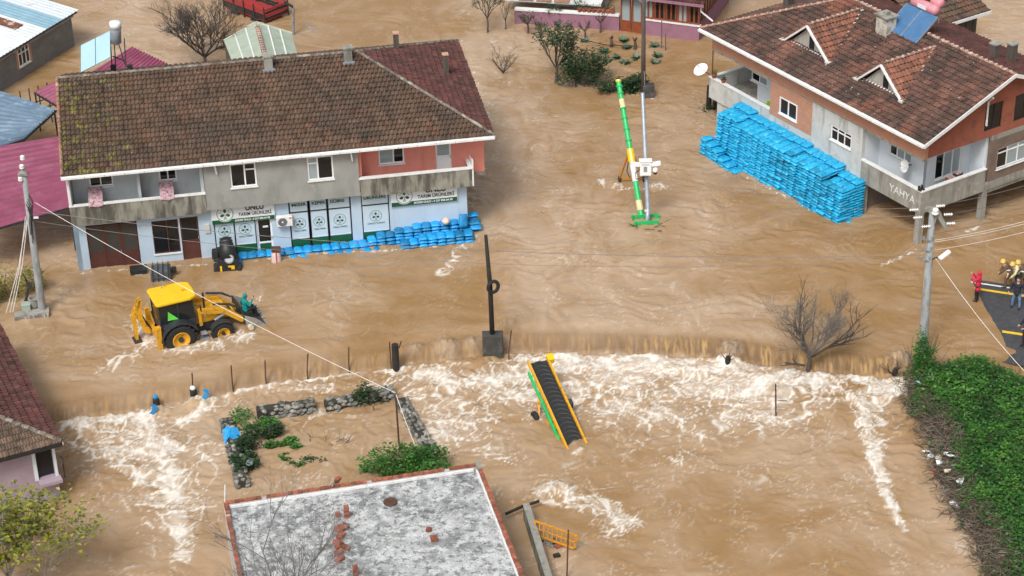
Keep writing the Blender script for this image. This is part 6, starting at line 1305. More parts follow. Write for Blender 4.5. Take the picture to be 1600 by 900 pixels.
# ------------------------------------------------------------------ people
def capsule(mb, a, b, r0, r1, n=10):
    a = Vector(a); b = Vector(b); d = (b-a); L = max(d.length, 1e-4); d = d/L
    pts = []; rs = []
    for k in range(4): t = math.pi/2*(k/3); pts.append(a - d*r0*math.cos(t)); rs.append(max(.001, r0*math.sin(t)))
    for k in range(4): t = math.pi/2*(k/3); pts.append(b + d*r1*math.sin(t)); rs.append(max(.001, r1*math.cos(t)))
    mb.tube(pts, rs, n)
def remesh(o, vox):
    m = o.modifiers.new('blend', 'REMESH'); m.mode = 'VOXEL'; m.voxel_size = vox; m.use_smooth_shade = True
    s = o.modifiers.new('soft', 'SMOOTH'); s.iterations = 3; s.factor = .5
    return o
def person(label, loc, deg, J, top, legs, boots, head=None, headcol=None, hood=False, seated=False, extra=None):
    """J: joints in metres (x right, y forward, z up)"""
    o = thing('person', label, 'person', loc, math.radians(deg)); V3 = lambda k: Vector(J[k])
    bm_ = MB(); hc = V3('head')
    bm_.ell(hc, (.078,.098,.118), 14, 10); bm_.ell(hc + Vector((0,.098,-.012)), (.016,.024,.024), 8, 6); bm_.ell(hc + Vector((0,.06,-.085)), (.045,.045,.035), 8, 6)
    for s in (-1, 1): bm_.ell(hc + Vector((s*.08,0,-.01)), (.014,.025,.034), 6, 6)
    capsule(bm_, hc - Vector((0,.01,.08)), V3('neck'), .055, .06); capsule(bm_, V3('neck') - Vector((0,0,.06)), V3('pelvis'), .12, .12)
    for s, S in (('l', -1), ('r', 1)):
        capsule(bm_, V3('sh'+s), V3('el'+s), .05, .042); capsule(bm_, V3('el'+s), V3('ha'+s), .042, .028)
        h = V3('ha'+s); d = (h - V3('el'+s)).normalized(); sd = d.cross(Vector((0,0,1)));
        if sd.length < .1: sd = Vector((1,0,0))
        sd.normalize(); up_ = sd.cross(d); capsule(bm_, h, h + d*.07, .032, .036)
        for q in range(4): f0 = h + d*.09 + sd*(q-1.5)*.022; f1 = f0 + d*(.045,.055,.05,.038)[q] - up_*.01; capsule(bm_, f0, f1, .011, .010, 6); capsule(bm_, f1, f1 + d*.02 - up_*.025, .010, .009, 6)
        capsule(bm_, h + d*.03 + sd*.035*(-S), h + d*.075 + sd*.06*(-S) - up_*.015, .013, .011, 6)
        capsule(bm_, V3('hip'+s), V3('kn'+s), .075, .055); capsule(bm_, V3('kn'+s), V3('an'+s), .055, .04)
    remesh(bm_.build('body', m_skin, o), .011)
    e = MB()
    for s in (-1, 1): e.ell(hc + Vector((s*.03,.088,.012)), (.012,.008,.008), 6, 5)
    e.build('eyes', m_black, o); e = MB(); e.obox(hc + Vector((0,.098,-.055)), (.045,.008,.01)); e.build('mouth', mat('lips', (.3,.1,.09), .6) if 'lips' not in bpy.data.materials else bpy.data.materials['lips'], o)
    c = MB(); pv = V3('pelvis'); nk = V3('neck'); ch = nk.lerp(pv, .3); fwd_ = Vector((0,1,0))
    c.ell(ch, (.21,.145,.2), 14, 10); c.ell(nk.lerp(pv, .75), (.185,.14,.24), 14, 10); capsule(c, V3('shl'), V3('shr'), .085, .085)
    if top.get('long'): c.ell(pv - Vector((0,0,top['long']*.5)), (.2,.15,.22), 14, 8)
    for s in 'lr': capsule(c, V3('sh'+s), V3('el'+s), .078, .066); capsule(c, V3('el'+s), V3('el'+s).lerp(V3('ha'+s), .93), .064, .05)
    if hood: c.ell(hc + Vector((0,-.03,.02)), (.115,.115,.135), 14, 10); capsule(c, hc - Vector((0,.04,.06)), nk, .09, .1)
    remesh(c.build('jacket', top['m'], o), .016)
    if top.get('band'):
        for z in top['band']: b = MB(); p = nk.lerp(pv, z); b.lathe([(.2,-.025),(.225,-.02),(.225,.02),(.2,.025)], 16, p); bo = b.build('reflective_band', m_signwhite, o); bo.scale = (1,.76,1); bo.location = (0, p.y*.24, 0)
    t = MB()
    t.ell(pv, (.165,.125,.13), 12, 8)
    for s in 'lr': capsule(t, V3('hip'+s), V3('kn'+s), .098, .075); capsule(t, V3('kn'+s), V3('an'+s), .075, .058)
    remesh(t.build('trousers', legs, o), .016)
    for s in 'lr':
        b = MB(); an = V3('an'+s); d = (V3('kn'+s)-an).normalized(); capsule(b, an + d*.2, an, .064, .05); capsule(b, an + Vector((0,-.03,-.04)), an + Vector((0,.16,-.055)), .05, .04); remesh(b.build('boot', boots, o), .014)
    if not hood:
        h = MB()
        if head == 'helmet': h.lathe([(.15,-.02),(.135,.0),(.125,.06),(.09,.12),(.02,.145)], 16, hc + Vector((0,0,.04))); h.ell(hc+Vector((0,.0,.1)), (.02,.13,.09), 8, 6); h.build('helmet', headcol, o)
        else: h.ell(hc + Vector((0,-.02,.035)), (.086,.098,.105), 12, 8); h.build('hair', headcol or m_black, o)
    if extra: extra(o)
    return o
def stand(**k):
    J = dict(head=(0,.03,1.62), neck=(0,0,1.45), pelvis=(0,0,.93), shl=(-.19,0,1.4), shr=(.19,0,1.4), ell=(-.27,-.02,1.12), elr=(.27,-.02,1.12), hal=(-.28,.1,.88), har=(.28,.1,.88), hipl=(-.09,0,.9), hipr=(.09,0,.9), knl=(-.1,.03,.5), knr=(.1,.03,.5), anl=(-.11,0,.1), anr=(.11,0,.1)); J.update(k); return J
m_redj = mat('red_raincoat', (.62,.025,.07), .6, .1, 5); m_teal = mat('teal_hoodie', (.0,.22,.21), .8, .1, 6, .3, 40); m_navy = mat('navy_jacket', (.022,.025,.035), .75, .15, 6); m_jeans = mat('jeans', (.12,.2,.33), .85, .2, 6); m_tan = mat('tan_fire_coat', (.14,.085,.05), .85, .2, 5); m_hel = mat('yellow_helmet', (.72,.52,.12), .4, .05, 4); m_vest = mat('cream_vest', (.62,.6,.36), .7, .1, 5)
def phone(o, p):
    mb = MB(); mb.obox(p, (.075,.012,.15)); mb.build('phone', m_black, o)
person('person in a red hooded raincoat taking a picture at the water edge', P(1526, 471, -.02), 62, stand(ell=(-.22,.18,1.2), elr=(.22,.18,1.2), hal=(-.08,.34,1.5), har=(.08,.34,1.5), knl=(-.09,.06,.5)), dict(m=m_redj, long=.3), m_black, m_black, hood=True, extra=lambda o: phone(o, (0,.42,1.56)))
person('person in black jacket and jeans facing the flood on the asphalt', P(1587, 481, .10), 150, stand(hipl=(-.1,0,.9), anl=(-.2,.05,.1), anr=(.2,-.02,.1), knl=(-.17,.05,.5), knr=(.17,.03,.5), ell=(-.33,-.05,1.14), elr=(.33,-.05,1.14), hal=(-.32,.12,.95), har=(.4,.08,.9)), dict(m=m_navy, long=.1), m_jeans, m_black, headcol=m_black)
person('person in dark clothing at the right edge below the yellow line', P(1601, 541, .12), 120, stand(elr=(.3,.1,1.15), har=(.2,.3,1.2), ell=(-.3,.08,1.14), hal=(-.15,.3,1.15)), dict(m=m_navy), m_navy, m_black, headcol=m_black)
bend = dict(head=(0,.38,1.42), neck=(0,.25,1.3), pelvis=(0,-.05,.9), shl=(-.19,.2,1.25), shr=(.19,.2,1.25), ell=(-.25,.35,1.0), elr=(.25,.35,1.0), hal=(-.15,.5,.8), har=(.15,.5,.8), anl=(-.14,.15,.1), anr=(.14,-.15,.1), knl=(-.12,.15,.5), knr=(.12,0,.5))
person('firefighter in brown coat and yellow helmet bending, leftmost of three', P(1575, 449, .06), 75, stand(**bend), dict(m=m_tan, band=(.55,)), m_tan, m_black, 'helmet', m_hel)
person('firefighter in pale vest and yellow helmet, middle of three', P(1588, 450, .08), 110, stand(**bend), dict(m=m_vest), m_navy, m_black, 'helmet', m_hel)
person('firefighter in brown coat and yellow helmet, rightmost of three', P(1598, 452, .10), 60, stand(**bend), dict(m=m_tan, band=(.5,)), m_tan, m_black, 'helmet', m_hel)
for i, (a, b, lab) in enumerate((((1588,423,1.2),(1640,395,1.3),'upper dark hose held by the firefighters'), ((1592,432,1.0),(1640,408,1.0),'lower dark hose held by the firefighters'))):
    A = P(*a); B = P(*b); mb = MB(); mb.tube([Vector((0,0,0)), (B-A)*.5+Vector((0,0,.1)), B-A], .07, 7); tag(mb.build('hose', m_rubber, None, loc=A), lab, 'hose')
# the rider on the loader bucket, seen from behind
bp_ = Matrix.Translation(ctr) @ Matrix.Rotation(ja, 4, 'Z') @ Vector((3.62, -.2, .98))
person('person in a teal hooded jumper riding on the loader bucket', bp_, math.degrees(ja)-90+8, dict(head=(0,.06,.84), neck=(0,.0,.66), pelvis=(0,-.02,.12), shl=(-.19,0,.6), shr=(.19,0,.6), ell=(-.36,-.05,.36), elr=(.3,.12,.4), hal=(-.42,.05,.14), har=(.2,.34,.66), hipl=(-.1,.05,.1), hipr=(.1,.05,.1), knl=(-.14,.45,.12), knr=(.16,.46,.14), anl=(-.14,.5,-.28), anr=(.16,.52,-.28)), dict(m=m_teal, long=.05), m_black, m_black, hood=True, extra=lambda o: phone(o, (.19,.42,.76)))

# ------------------------------------------------------------------ road coming up out of the water
def road_z(px, py): return .03 + .2*((px - (1532 + (py-440)*.50))/100)
def road_patch(name, m, quad, dz, n=90, parent=None):
    vs = []; 
    for j in range(n+1):
        for i in range(n+1):
            s, t = i/n, j/n; px = (quad[0][0]*(1-s)+quad[1][0]*s)*(1-t) + (quad[3][0]*(1-s)+quad[2][0]*s)*t; py = (quad[0][1]*(1-s)+quad[1][1]*s)*(1-t) + (quad[3][1]*(1-s)+quad[2][1]*s)*t
            vs.append(P(px, py, road_z(px, py)+dz))
    return raw(name, vs, [(j*(n+1)+i, j*(n+1)+i+1, (j+1)*(n+1)+i+1, (j+1)*(n+1)+i) for j in range(n) for i in range(n)], m, parent)
road = structure(road_patch('road', m_asphalt, [(1440,424),(2000,508),(2000,640),(1440,545)], 0))
road_patch('yellow_line', m_yline, [(1470,441),(2000,521),(2000,524.5),(1470,444)], .004, parent=road); road_patch('yellow_line', m_yline, [(1566,516),(2000,581),(2000,585),(1566,519.5)], .004, parent=road); road_patch('white_line', m_white, [(1500,437),(1580,449),(1580,451),(1500,439)], .004, parent=road)

# ------------------------------------------------------------------ leaves, twigs, trees
def leaf_cloud(mb, n, pos, size, R, flat=.3, shade=None):
    for _ in range(n):
        c, t = pos(); a = R.uniform(0, 6.283); el = R.uniform(-.5, .9); d = Vector((math.cos(a)*math.cos(el), math.sin(a)*math.cos(el), math.sin(el)*flat + .1)).normalized(); s = d.cross(Vector((R.uniform(-.4,.4), R.uniform(-.4,.4), 1))).normalized(); L = size*R.uniform(.6,1.35); w = L*R.uniform(.28,.42); up_ = s.cross(d)*(.15*L)
        mb.add([c, c+d*L*.45+s*w+up_, c+d*L, c+d*L*.45-s*w+up_], [(0,1,2,3)], min(1, max(0, t)))
def twigs(mb, p, d, L, r, depth, R, nb=3, bend=.35, grav=0.0, tips=None, n=4):
    p = Vector(p); d = Vector(d).normalized(); k = 3; pts = [p]; 
    for i in range(k):
        d = (d + Vector((R.uniform(-1,1), R.uniform(-1,1), R.uniform(-.6,.8)))*bend*.4 + Vector((0,0,grav))).normalized(); pts.append(pts[-1] + d*L/k)
    mb.tube(pts, [r*(1-.18*i) for i in range(k+1)], n if depth > 1 else 3, caps=False)
    if tips is not None and depth <= 1: tips.append(pts[-1]); tips.append(pts[-2])
    if depth <= 0: return
    for b in range(nb + (1 if R.random() < .4 else 0)):
        t = R.uniform(.35, 1); i = min(k-1, int(t*k)); q = pts[i].lerp(pts[i+1], t*k-i); nd = (d + Vector((R.uniform(-1,1), R.uniform(-1,1), R.uniform(-.5,.9)))*(.75 if depth > 1 else .9)).normalized()
        twigs(mb, q, nd, L*R.uniform(.52,.8), r*.58, depth-1, R, nb, bend, grav, tips, n)
def bare_tree(label, base, h, seed, limbs=4, depth=4, spread=.6, lean=(0,0), trunk=.3, r0=.13, name='bare_tree', leaf=None, nleaf=0, lsize=.1, nb=3, cat='tree', mtw=None, rmin=None):
    R = random.Random(seed); o = thing(name, label, cat, base); tk = MB(); top = Vector((lean[0]*.4, lean[1]*.4, h*trunk)); tk.tube([Vector((0,0,-.6)), Vector((0,0,0)), top*.55+Vector((.03,0,0)), top], [r0*1.35, r0*1.2, r0, r0*.85], 9); tk.build('trunk', m_bark, o, smooth=True)
    br = MB(); tips = []
    for k in range(limbs):
        a = 2*math.pi*(k+R.uniform(-.3,.3))/limbs; twigs(br, top*R.uniform(.75,1), (math.cos(a)*spread+lean[0], math.sin(a)*spread+lean[1], 1), h*(1-trunk)*R.uniform(.42,.6), r0*.6, depth, R, nb, tips=tips)
    raw('crown', br.v, br.f, mtw or m_twig, o)
    if leaf:
        lm = MB()
        def pos(): t = R.choice(tips); return t + Vector((R.gauss(0,.14), R.gauss(0,.14), R.gauss(0,.12))), R.random()
        leaf_cloud(lm, nleaf, pos, lsize, R); raw('foliage', lm.v, lm.f, leaf, o, tint=lm.t)
    return o
def bush(label, base, rad, n, seed, leaf, lsize=.13, lumps=9, name='shrub', cat='shrub', stems=8):
    R = random.Random(seed); o = thing(name, label, cat, base); lm = MB(); L = [(Vector((R.uniform(-.75,.75)*rad[0], R.uniform(-.75,.75)*rad[1], R.uniform(.2,.8)*rad[2])), R.uniform(.3,.55)) for _ in range(lumps)]; toned = [R.uniform(-.22,.22) for _ in L]
    def pos():
        i = R.randrange(lumps); c, s = L[i]; d = Vector((R.gauss(0,1), R.gauss(0,1), R.gauss(0,1))).normalized()*R.uniform(.55,1.05); q = c + Vector((d.x*s*rad[0], d.y*s*rad[1], d.z*s*rad[2])); q.z = max(q.z, -.1); return q, .45 + toned[i] + R.uniform(-.3,.35)
    leaf_cloud(lm, n, pos, lsize, R); raw('foliage', lm.v, lm.f, leaf, o, tint=lm.t)
    st = MB()
    for k in range(stems): twigs(st, (R.uniform(-.3,.3)*rad[0], R.uniform(-.3,.3)*rad[1], -.3), (R.uniform(-.7,.7), R.uniform(-.7,.7), 1), rad[2]*.9, .03, 1, R, 2)
    raw('stems', st.v, st.f, m_bark, o); return o
pxm = lambda base, px, py: (Pd(px, py, base)-base)
# the tree standing in the fall
b_ = P(1263, 573, -.3); o = bare_tree('bare grey tree standing in the waterfall at the right', b_, 4.0, 5, 9, 4, .85, (.15,0), .17, .085, leaf=m_leafg, nleaf=300, lsize=.06, nb=3, mtw=mat('ash_twig', (.15,.13,.115), .95, .25, 3))
mb = MB(); R = random.Random(4); twigs(mb, (-.2,-.2,.2), (-1,-.3,.5), 1.2, .07, 2, R, 2); twigs(mb, (.1,0,.5), (.9,.1,.35), 1.9, .09, 3, R, 3); twigs(mb, (0,0,.5), (-.5,.2,1), 1.8, .08, 3, R, 3); raw('broken_limb', mb.v, mb.f, m_bark, o)
bare_tree('bare brown tree behind the shop beside the green shed', P(322, 108, 0), 4.6, 9, 8, 4, 1.15, (-.1,0), .2, .11, nb=4)
# the leafless tree in front of the flat roof
_b = FF.world(1.3, -9.2, LOW); bare_tree('leafless grey tree spreading over the front of the flat roof', _b, (Pd(400, 790, _b)-_b).z*.95, 14, 7, 4, .5, (.12,.05), .45, .07, mtw=mat('grey_twig', (.16,.15,.14), .9, .2, 4))
# garden at the top
bare_tree('sparse green tree in the flooded garden left of the dense shrub', P(869, 128), 4.0, 21, 6, 3, .8, (.1,.2), .25, .09, 'leafy_tree', m_leafd, 1500, .15)
bush('dense dark green shrub beside the sparse tree in the flooded garden', P(912, 133), (1.5,1.1,2.0), 2600, 22, m_leafd, .17, 12)
bush('low spreading shrub behind the top of the green conveyor', P(972, 143), (1.6,.8,.9), 1300, 23, m_leafd, .17, 10)
bush('dark shrub at the foot of the wooden pole with concrete block', P(1000, 140), (1.0,.6,.9), 700, 28, m_leafd, .16, 6)
bare_tree('thin dark tree at the top edge left of the garden', P(762, 52), 3.6, 24, 5, 3, .5, (0,.1), .3, .06, 'leafy_tree', m_leafd, 500, .13)
bare_tree('thin bare sapling right of the thin dark tree at the top', P(790, 48), 2.6, 25, 4, 2, .5, (0,0), .3, .04, nb=2)
bare_tree('grey leafless shrub in the current below the garden', P(786, 116), 2.2, 26, 9, 2, 1.0, (0,0), .06, .04, 'bare_shrub', nb=3, cat='shrub')
for i, (px, py, lf) in enumerate(((825,54,1), (845,59,0), (914,63,0), (938,52,0), (864,40,1), (905,32,1))):
    bare_tree('small garden tree, %s from the left before the lilac wall' % ['first','third','fifth','last','second','fourth'][i], P(px, py), 1.7, 40+i, 5, 2, .9, (0,0), .45, .06, 'garden_tree', m_leafd if lf else None, 160, .12, nb=3)
for i, (px, py, lab) in enumerate(((955,75,'grey pruned stump in the garden between cabbages'), (992,78,'dark pruned stump beside the wooden pole'))):
    bare_tree(lab, P(px, py), 1.1, 60+i, 4, 1, .6, (0,0), .6, .10, 'stump', nb=2, cat='stump')
cab = None
for i, (px, py) in enumerate(((975,65), (978,77), (943,82), (963,92), (977,100), (993,92), (1022,74), (1027,89), (1024,100), (948,97), (914,67))):
    R = random.Random(i); lm = MB()
    for k in range(26): a = R.uniform(0,6.28); d = Vector((math.cos(a), math.sin(a), R.uniform(.15,1.1))).normalized()*R.uniform(.25,.5); s = Vector((-math.sin(a), math.cos(a), 0))*.12; lm.add([Vector((0,0,.02)), d*.6+s, d, d*.6-s], [(0,1,2,3)], R.random())
    o = raw('cabbage_plant', lm.v, lm.f, m_leafg, None, tint=lm.t); o.location = P(px, py); st = MB(); st.tube([(0,0,-.4),(0,0,.15)], .04, 6); st.build('stalk', m_bark, o); tag(o, 'grey green cabbage plant in the flooded garden, %s from the left' % ORD[sorted((975.1,978,943,963,977,993,1022,1027,1024,948,914)).index((975.1,978,943,963,977,993,1022,1027,1024,948,914)[i])], 'plant', 'cabbages in the flooded garden')
mb = MB(); a = P(830,52,.3); pts = [P(*q) - a for q in ((830,52,.3), (870,48,.4), (915,63,.35), (945,70,.3), (990,72,.3))]; mb.tube(pts, .03, 5); tag(mb.build('garden_line', m_blackwood, None, loc=a), 'dark sagging line strung across the flooded garden', 'line')
# lower left
bush('yellow green shrub beside the concrete pole at the left edge', P(14, 468), (1.9,1.2,2.1), 2400, 31, m_leafy, .14, 9)
_b = P(15, 925, LOW); bare_tree('young tree with yellowing leaves in the lower left corner', _b, (Pd(30, 745, _b)-_b).z*.84, 33, 9, 3, .55, (.12,.02), .15, .07, 'leafy_tree', m_leafy, 1300, .23, nb=3, mtw=mat('pale_twig', (.26,.24,.2), .9, .2, 4))
_b = P(75, 930, LOW); bare_tree('slender yellow leaved tree right of the young tree', _b, (Pd(85, 790, _b)-_b).z, 34, 6, 3, .5, (.1,0), .2, .05, 'leafy_tree', m_leafy, 650, .21, nb=3, mtw=bpy.data.materials['pale_twig'])
# the walled plot
bush('bright green bush spilling over the rear edge of the flat roof', P(632, 742, LOW), (2.0,1.0,1.2), 3000, 35, m_leaf, .15, 13)
bush('ivy clump hanging on the stone wall at the back of the plot', P(577, 638, LOW), (.85,.5,1.0), 900, 36, m_leafd, .12, 8, 'ivy', 'ivy')
for i, (px, py, rx, ry, rz, n, lab) in enumerate(((398,665,1.1,.8,.6,1100,'green growth behind the dark stone wall end in the plot'), (402,700,1.15,1.0,.85,1900,'dark green clump along the left stone wall of the plot'), (386,735,.8,.8,.65,1200,'dark green clump at the foot of the left stone wall'), (438,700,.8,.5,.4,650,'green tuft in the flooded plot beside the left wall clump'), (465,703,.45,.3,.3,220,'small green tuft in the middle of the flooded plot'), (465,730,.3,.25,.25,120,'smallest green tuft nearest the flat roof in the plot'), (445,718,.3,.25,.22,110,'little green tuft below the larger one in the plot'), (495,722,.7,.35,.2,160,'straggling weeds half drowned in the plot'))):
    bush(lab, P(px, py, LOW), (rx,ry,rz), n, 70+i, m_leaf if i in (0,3,4,5,6) else m_leafd, .13, 7, 'weeds', 'weeds', 4)
mb = MB(); R = random.Random(3)
for k in range(9): twigs(mb, (R.uniform(-1.2,.8), R.uniform(-.4,.3), -.1), (R.uniform(-1,1), R.uniform(-.5,.5), R.uniform(.1,.9)), R.uniform(.4,1.0), .018, 1, R, 2)
o = raw('drowned_branches', mb.v, mb.f, m_twig, None); o.location = P(515, 695, LOW); tag(o, 'tangle of drowned branches sticking out of the flooded plot', 'branches')
R = random.Random(8); lm = MB(); sh_ = [(.0,0,.5),(.35,.1,.42),(.5,-.1,.1),(.3,-.35,-.1),(0,-.3,.2),(-.25,-.35,-.2),(-.35,0,.35),(-.1,.2,.5)]; lm.add(sh_ + [(x*.96,y*.96+.03,z-.03) for x,y,z in sh_], [(0,1,2),(0,2,3,4),(0,4,5,6),(0,6,7),(8,10,9),(8,12,11,10),(8,14,13,12),(8,15,14)]); o = lm.build('tarpaulin', m_sack, None, loc=P(360, 682, LOW+.45)); tag(o, 'torn blue tarpaulin caught on the left stone wall', 'tarpaulin')
mb = MB(); mb.ell((0,0,0), (.2,.28,.08), 12, 8); tag(mb.build('plastic_drum', m_steel, None, loc=P(390,722,LOW+.55)), 'grey plastic tub among the weeds on the left stone wall', 'tub')

# ------------------------------------------------------------------ overgrown bank with flood wrack, lower right
EDGE = [(1418,560), (1398,598), (1404,640), (1438,690), (1448,735), (1476,800), (1512,850), (1530,905), (1560,1000)]
TOPE = [(1430,552), (1462,560), (1500,548), (1540,552), (1600,580), (1700,630)]
ed = [P(x, y, LOW) for x, y in EDGE]; te = [P(x, y, 0) for x, y in TOPE]
poly = [(q.x, q.y) for q in te] + [(44, 80), (40, 60)] + [(q.x, q.y) for q in ed[::-1]]
def inside(x, y):
    c = np.zeros(x.shape, bool); n = len(poly)
    for i in range(n):
        x0, y0 = poly[i]; x1, y1 = poly[(i+1)%n]; c ^= ((y0 > y) != (y1 > y)) & (x < (x1-x0)*(y-y0)/(y1-y0+1e-9)+x0)
    return c
def dist(x, y):
    d = np.full(x.shape, 99.0); n = len(poly)
    for i in range(n):
        x0, y0 = poly[i]; x1, y1 = poly[(i+1)%n]; dx, dy = x1-x0, y1-y0; t = np.clip(((x-x0)*dx+(y-y0)*dy)/(dx*dx+dy*dy+1e-9), 0, 1); d = np.minimum(d, np.hypot(x-x0-t*dx, y-y0-t*dy))
    return d
bx_ = np.arange(14, 46, .22); by_ = np.arange(60, 96, .22); BX, BY = np.meshgrid(bx_, by_); ins = inside(BX, BY); dd = dist(BX, BY)*np.where(ins, 1, -1)
BZ_ = LOW - .25 + np.clip((dd+.25)/1.6, -1, 1.0)*.95 + np.clip(dd/6, 0, 1)*.5 + .18*fbm(BX/1.6, BY/1.6, 3)*np.clip(dd+.3, 0, 1)
nyb, nxb = BX.shape; keep = (dd > -.7); idx = np.arange(nyb*nxb).reshape(nyb, nxb)
fq = [(int(idx[j,i]), int(idx[j,i+1]), int(idx[j+1,i+1]), int(idx[j+1,i])) for j in range(nyb-1) for i in range(nxb-1) if keep[j,i] and keep[j+1,i+1] and keep[j,i+1] and keep[j+1,i]]
structure(raw('bank', [tuple(q) for q in np.stack([BX, BY, BZ_], -1).reshape(-1, 3).tolist()], fq, mat('bank_earth', (.06,.05,.035), .95, .3, 2, .5, 12), None, True))
R = random.Random(55); lm = MB(); tw = MB(); cand = [(BX[j,i], BY[j,i], BZ_[j,i], dd[j,i]) for j in range(nyb) for i in range(nxb) if dd[j,i] > -.1 and BX[j,i] < 30]
tone = lambda x, y: float(fbm(np.array([x/1.3]), np.array([y/1.3]), 3)[0])
tn = fbm(BX/1.1, BY/1.1, 3); wr = fbm(BX/2.3 + 4, BY/2.3, 2); lf_d = {}
def wrackness(x, y):
    # brushwood and rubbish lie along the water's edge, widest in the lower half
    d = min(math.hypot(x-q.x, y-q.y) for q in wl_)
    return d
wl_ = []
for i in range(len(ed)-1):
    for t in np.linspace(0, 1, 8): wl_.append(ed[i].lerp(ed[i+1], float(t)))
P5 = P(1500, 730, LOW)
for j in range(0, nyb):
    for i in range(0, nxb):
        if dd[j,i] < .05 or BX[j,i] > 30: continue
        x, y, z = float(BX[j,i]), float(BY[j,i]), float(BZ_[j,i]); w = wrackness(x, y); lim = .40 + .75*min(1, max(0, (84.5-y)/3)) + .9*float(wr[j,i])
        n = 12 if w > lim + .3 else 5 if w > lim - .3 else (3 if R.random() < .12 else 0)
        if n: 
            for _ in range(n):
                c = Vector((x+R.uniform(-.16,.16), y+R.uniform(-.16,.16), z + .12 + abs(R.gauss(.12,.16)) + .35*max(0, float(tn[j,i])))); a = R.uniform(0,6.28); el = R.uniform(-.1,.8); d = Vector((math.cos(a)*math.cos(el), math.sin(a)*math.cos(el), math.sin(el)*.6)); s = d.cross(Vector((R.uniform(-.4,.4), R.uniform(-.4,.4), 1))).normalized(); L = R.uniform(.09,.21); ww = L*.36
                lm.add([c, c+d*L*.45+s*ww, c+d*L, c+d*L*.45-s*ww], [(0,1,2,3)], min(1, max(0, .36 + .8*float(tn[j,i]) + R.uniform(-.3,.35))))
        if w < lim + .5 or R.random() < .10:
            for _ in range(6 if w < lim else 3):
                a = R.uniform(0,6.28); p = Vector((x+R.uniform(-.2,.2), y+R.uniform(-.2,.2), z+R.uniform(.02,.25))); d = Vector((math.cos(a), math.sin(a), R.uniform(-.25,.35))); L = R.uniform(.2,.8); tw.tube([p, p+d*L*.5+Vector((0,0,R.uniform(-.03,.08))), p+d*L], [.014,.012,.006], 3, False, R.random())
o = raw('bramble_cover', lm.v, lm.f, m_leaf, None, tint=lm.t); o['kind'] = 'stuff'; tag(o, 'bright green brambles covering the bank at the lower right', 'brambles')
m_wrack = mat('wrack_twigs', (.15,.115,.085), .95, .3, 2, tint=.55, spots=(((.30,.27,.22), 1.2, .6, .1, .6),)); o = raw('brushwood', tw.v, tw.f, m_wrack, None, tint=tw.t); o['kind'] = 'stuff'; tag(o, 'grey brown brushwood washed up along the bank', 'brushwood')
lit = [(1420,662,'white'), (1412,668,'white'), (1424,676,'white'), (1448,705,'white'), (1456,712,'white'), (1466,716,'cream'), (1488,713,'white'), (1490,727,'white'), (1437,745,'white'), (1445,740,'white'), (1489,786,'white'), (1497,790,'white'), (1462,738,'red'), (1434,597,'blue'), (1460,577,'white'), (1456,585,'white'), (1412,640,'white'), (1478,708,'white'), (1470,723,'white'), (1500,752,'white'), (1480,735,'cream')]
mats_l = dict(white=m_signwhite, cream=mat('cream_scrap', (.55,.48,.36), .8), red=mat('red_scrap', (.5,.03,.05), .6), blue=mat('pale_blue_scrap', (.35,.65,.75), .6))
for i, (px, py, c) in enumerate(lit):
    R = random.Random(100+i); n = 6; r = R.uniform(.10,.24); ring = [(r*R.uniform(.5,1)*math.cos(6.283*k/n)*1.5, r*R.uniform(.5,1)*math.sin(6.283*k/n), R.uniform(-.05,.09)) for k in range(n)]; mb = MB(); mb.add(ring + [(0,0,.08)] + [(x,y,z-.02) for x,y,z in ring], [(k, (k+1)%n, n) for k in range(n)] + [(k, n+1+k, n+1+(k+1)%n, (k+1)%n) for k in range(n)] + [tuple(range(2*n, n, -1))])
    q = P(px, py, LOW+.55); z = float(np.interp(0, [0], [0])) ; jj = int((q.y-60)/.22); ii_ = int((q.x-14)/.22); q = P(px, py, float(BZ_[jj, ii_])+.22); o = mb.build('litter_scrap', mats_l[c], None, loc=q, rz=R.uniform(0,6)); tag(o, {'white':'white plastic scrap on the bank, %s of the white scraps counted downward' % ORD[sorted([q for q in lit if q[2] == 'white'], key=lambda q: (q[1], q[0])).index((px, py, c)) if c == 'white' else 0], 'cream':('upper' if py < 730 else 'lower') + ' of two cream coloured scraps in the brushwood on the bank', 'red':'small red scrap in the brushwood on the bank', 'blue':'pale blue scrap at the foot of the ivy covered pole'}[c], 'litter', 'rubbish washed up on the bank')
bush('tall ivy growing up the foot of the lamp pole on the bank', P(1440, 590, -.4), (.62,.5,2.1), 1700, 81, m_leaf, .12, 12, 'ivy', 'ivy')
R = random.Random(5)
for (px, py, lab) in ((1398,585,'drift branch stuck in the spout beside the bank'), (1137,566,'dark snag breaking the middle of the waterfall')):
    mb = MB(); 
    for k in range(4): twigs(mb, (0,0,0), (R.uniform(-.8,.8), R.uniform(-.5,.3), R.uniform(.2,1)), .55, .035, 1, R, 2)
    mb.ell((0,0,.1), (.14,.12,.3), 8, 6); o = raw('snag', mb.v, mb.f, m_blackwood, None); o.location = P(px, py, -.35); tag(o, lab, 'snag')

# ------------------------------------------------------------------ poles and lines
def insul(mb, p, d, n=4, r=.07, L=.34):
    d = Vector(d).normalized(); p = Vector(p)
    for k in range(n): q = p + d*(L*k/n); mb.tube([q, q+d*.03, q+d*.05], [r*.4, r, r*.35], 8)
    mb.tube([p, p+d*L], .025, 6)
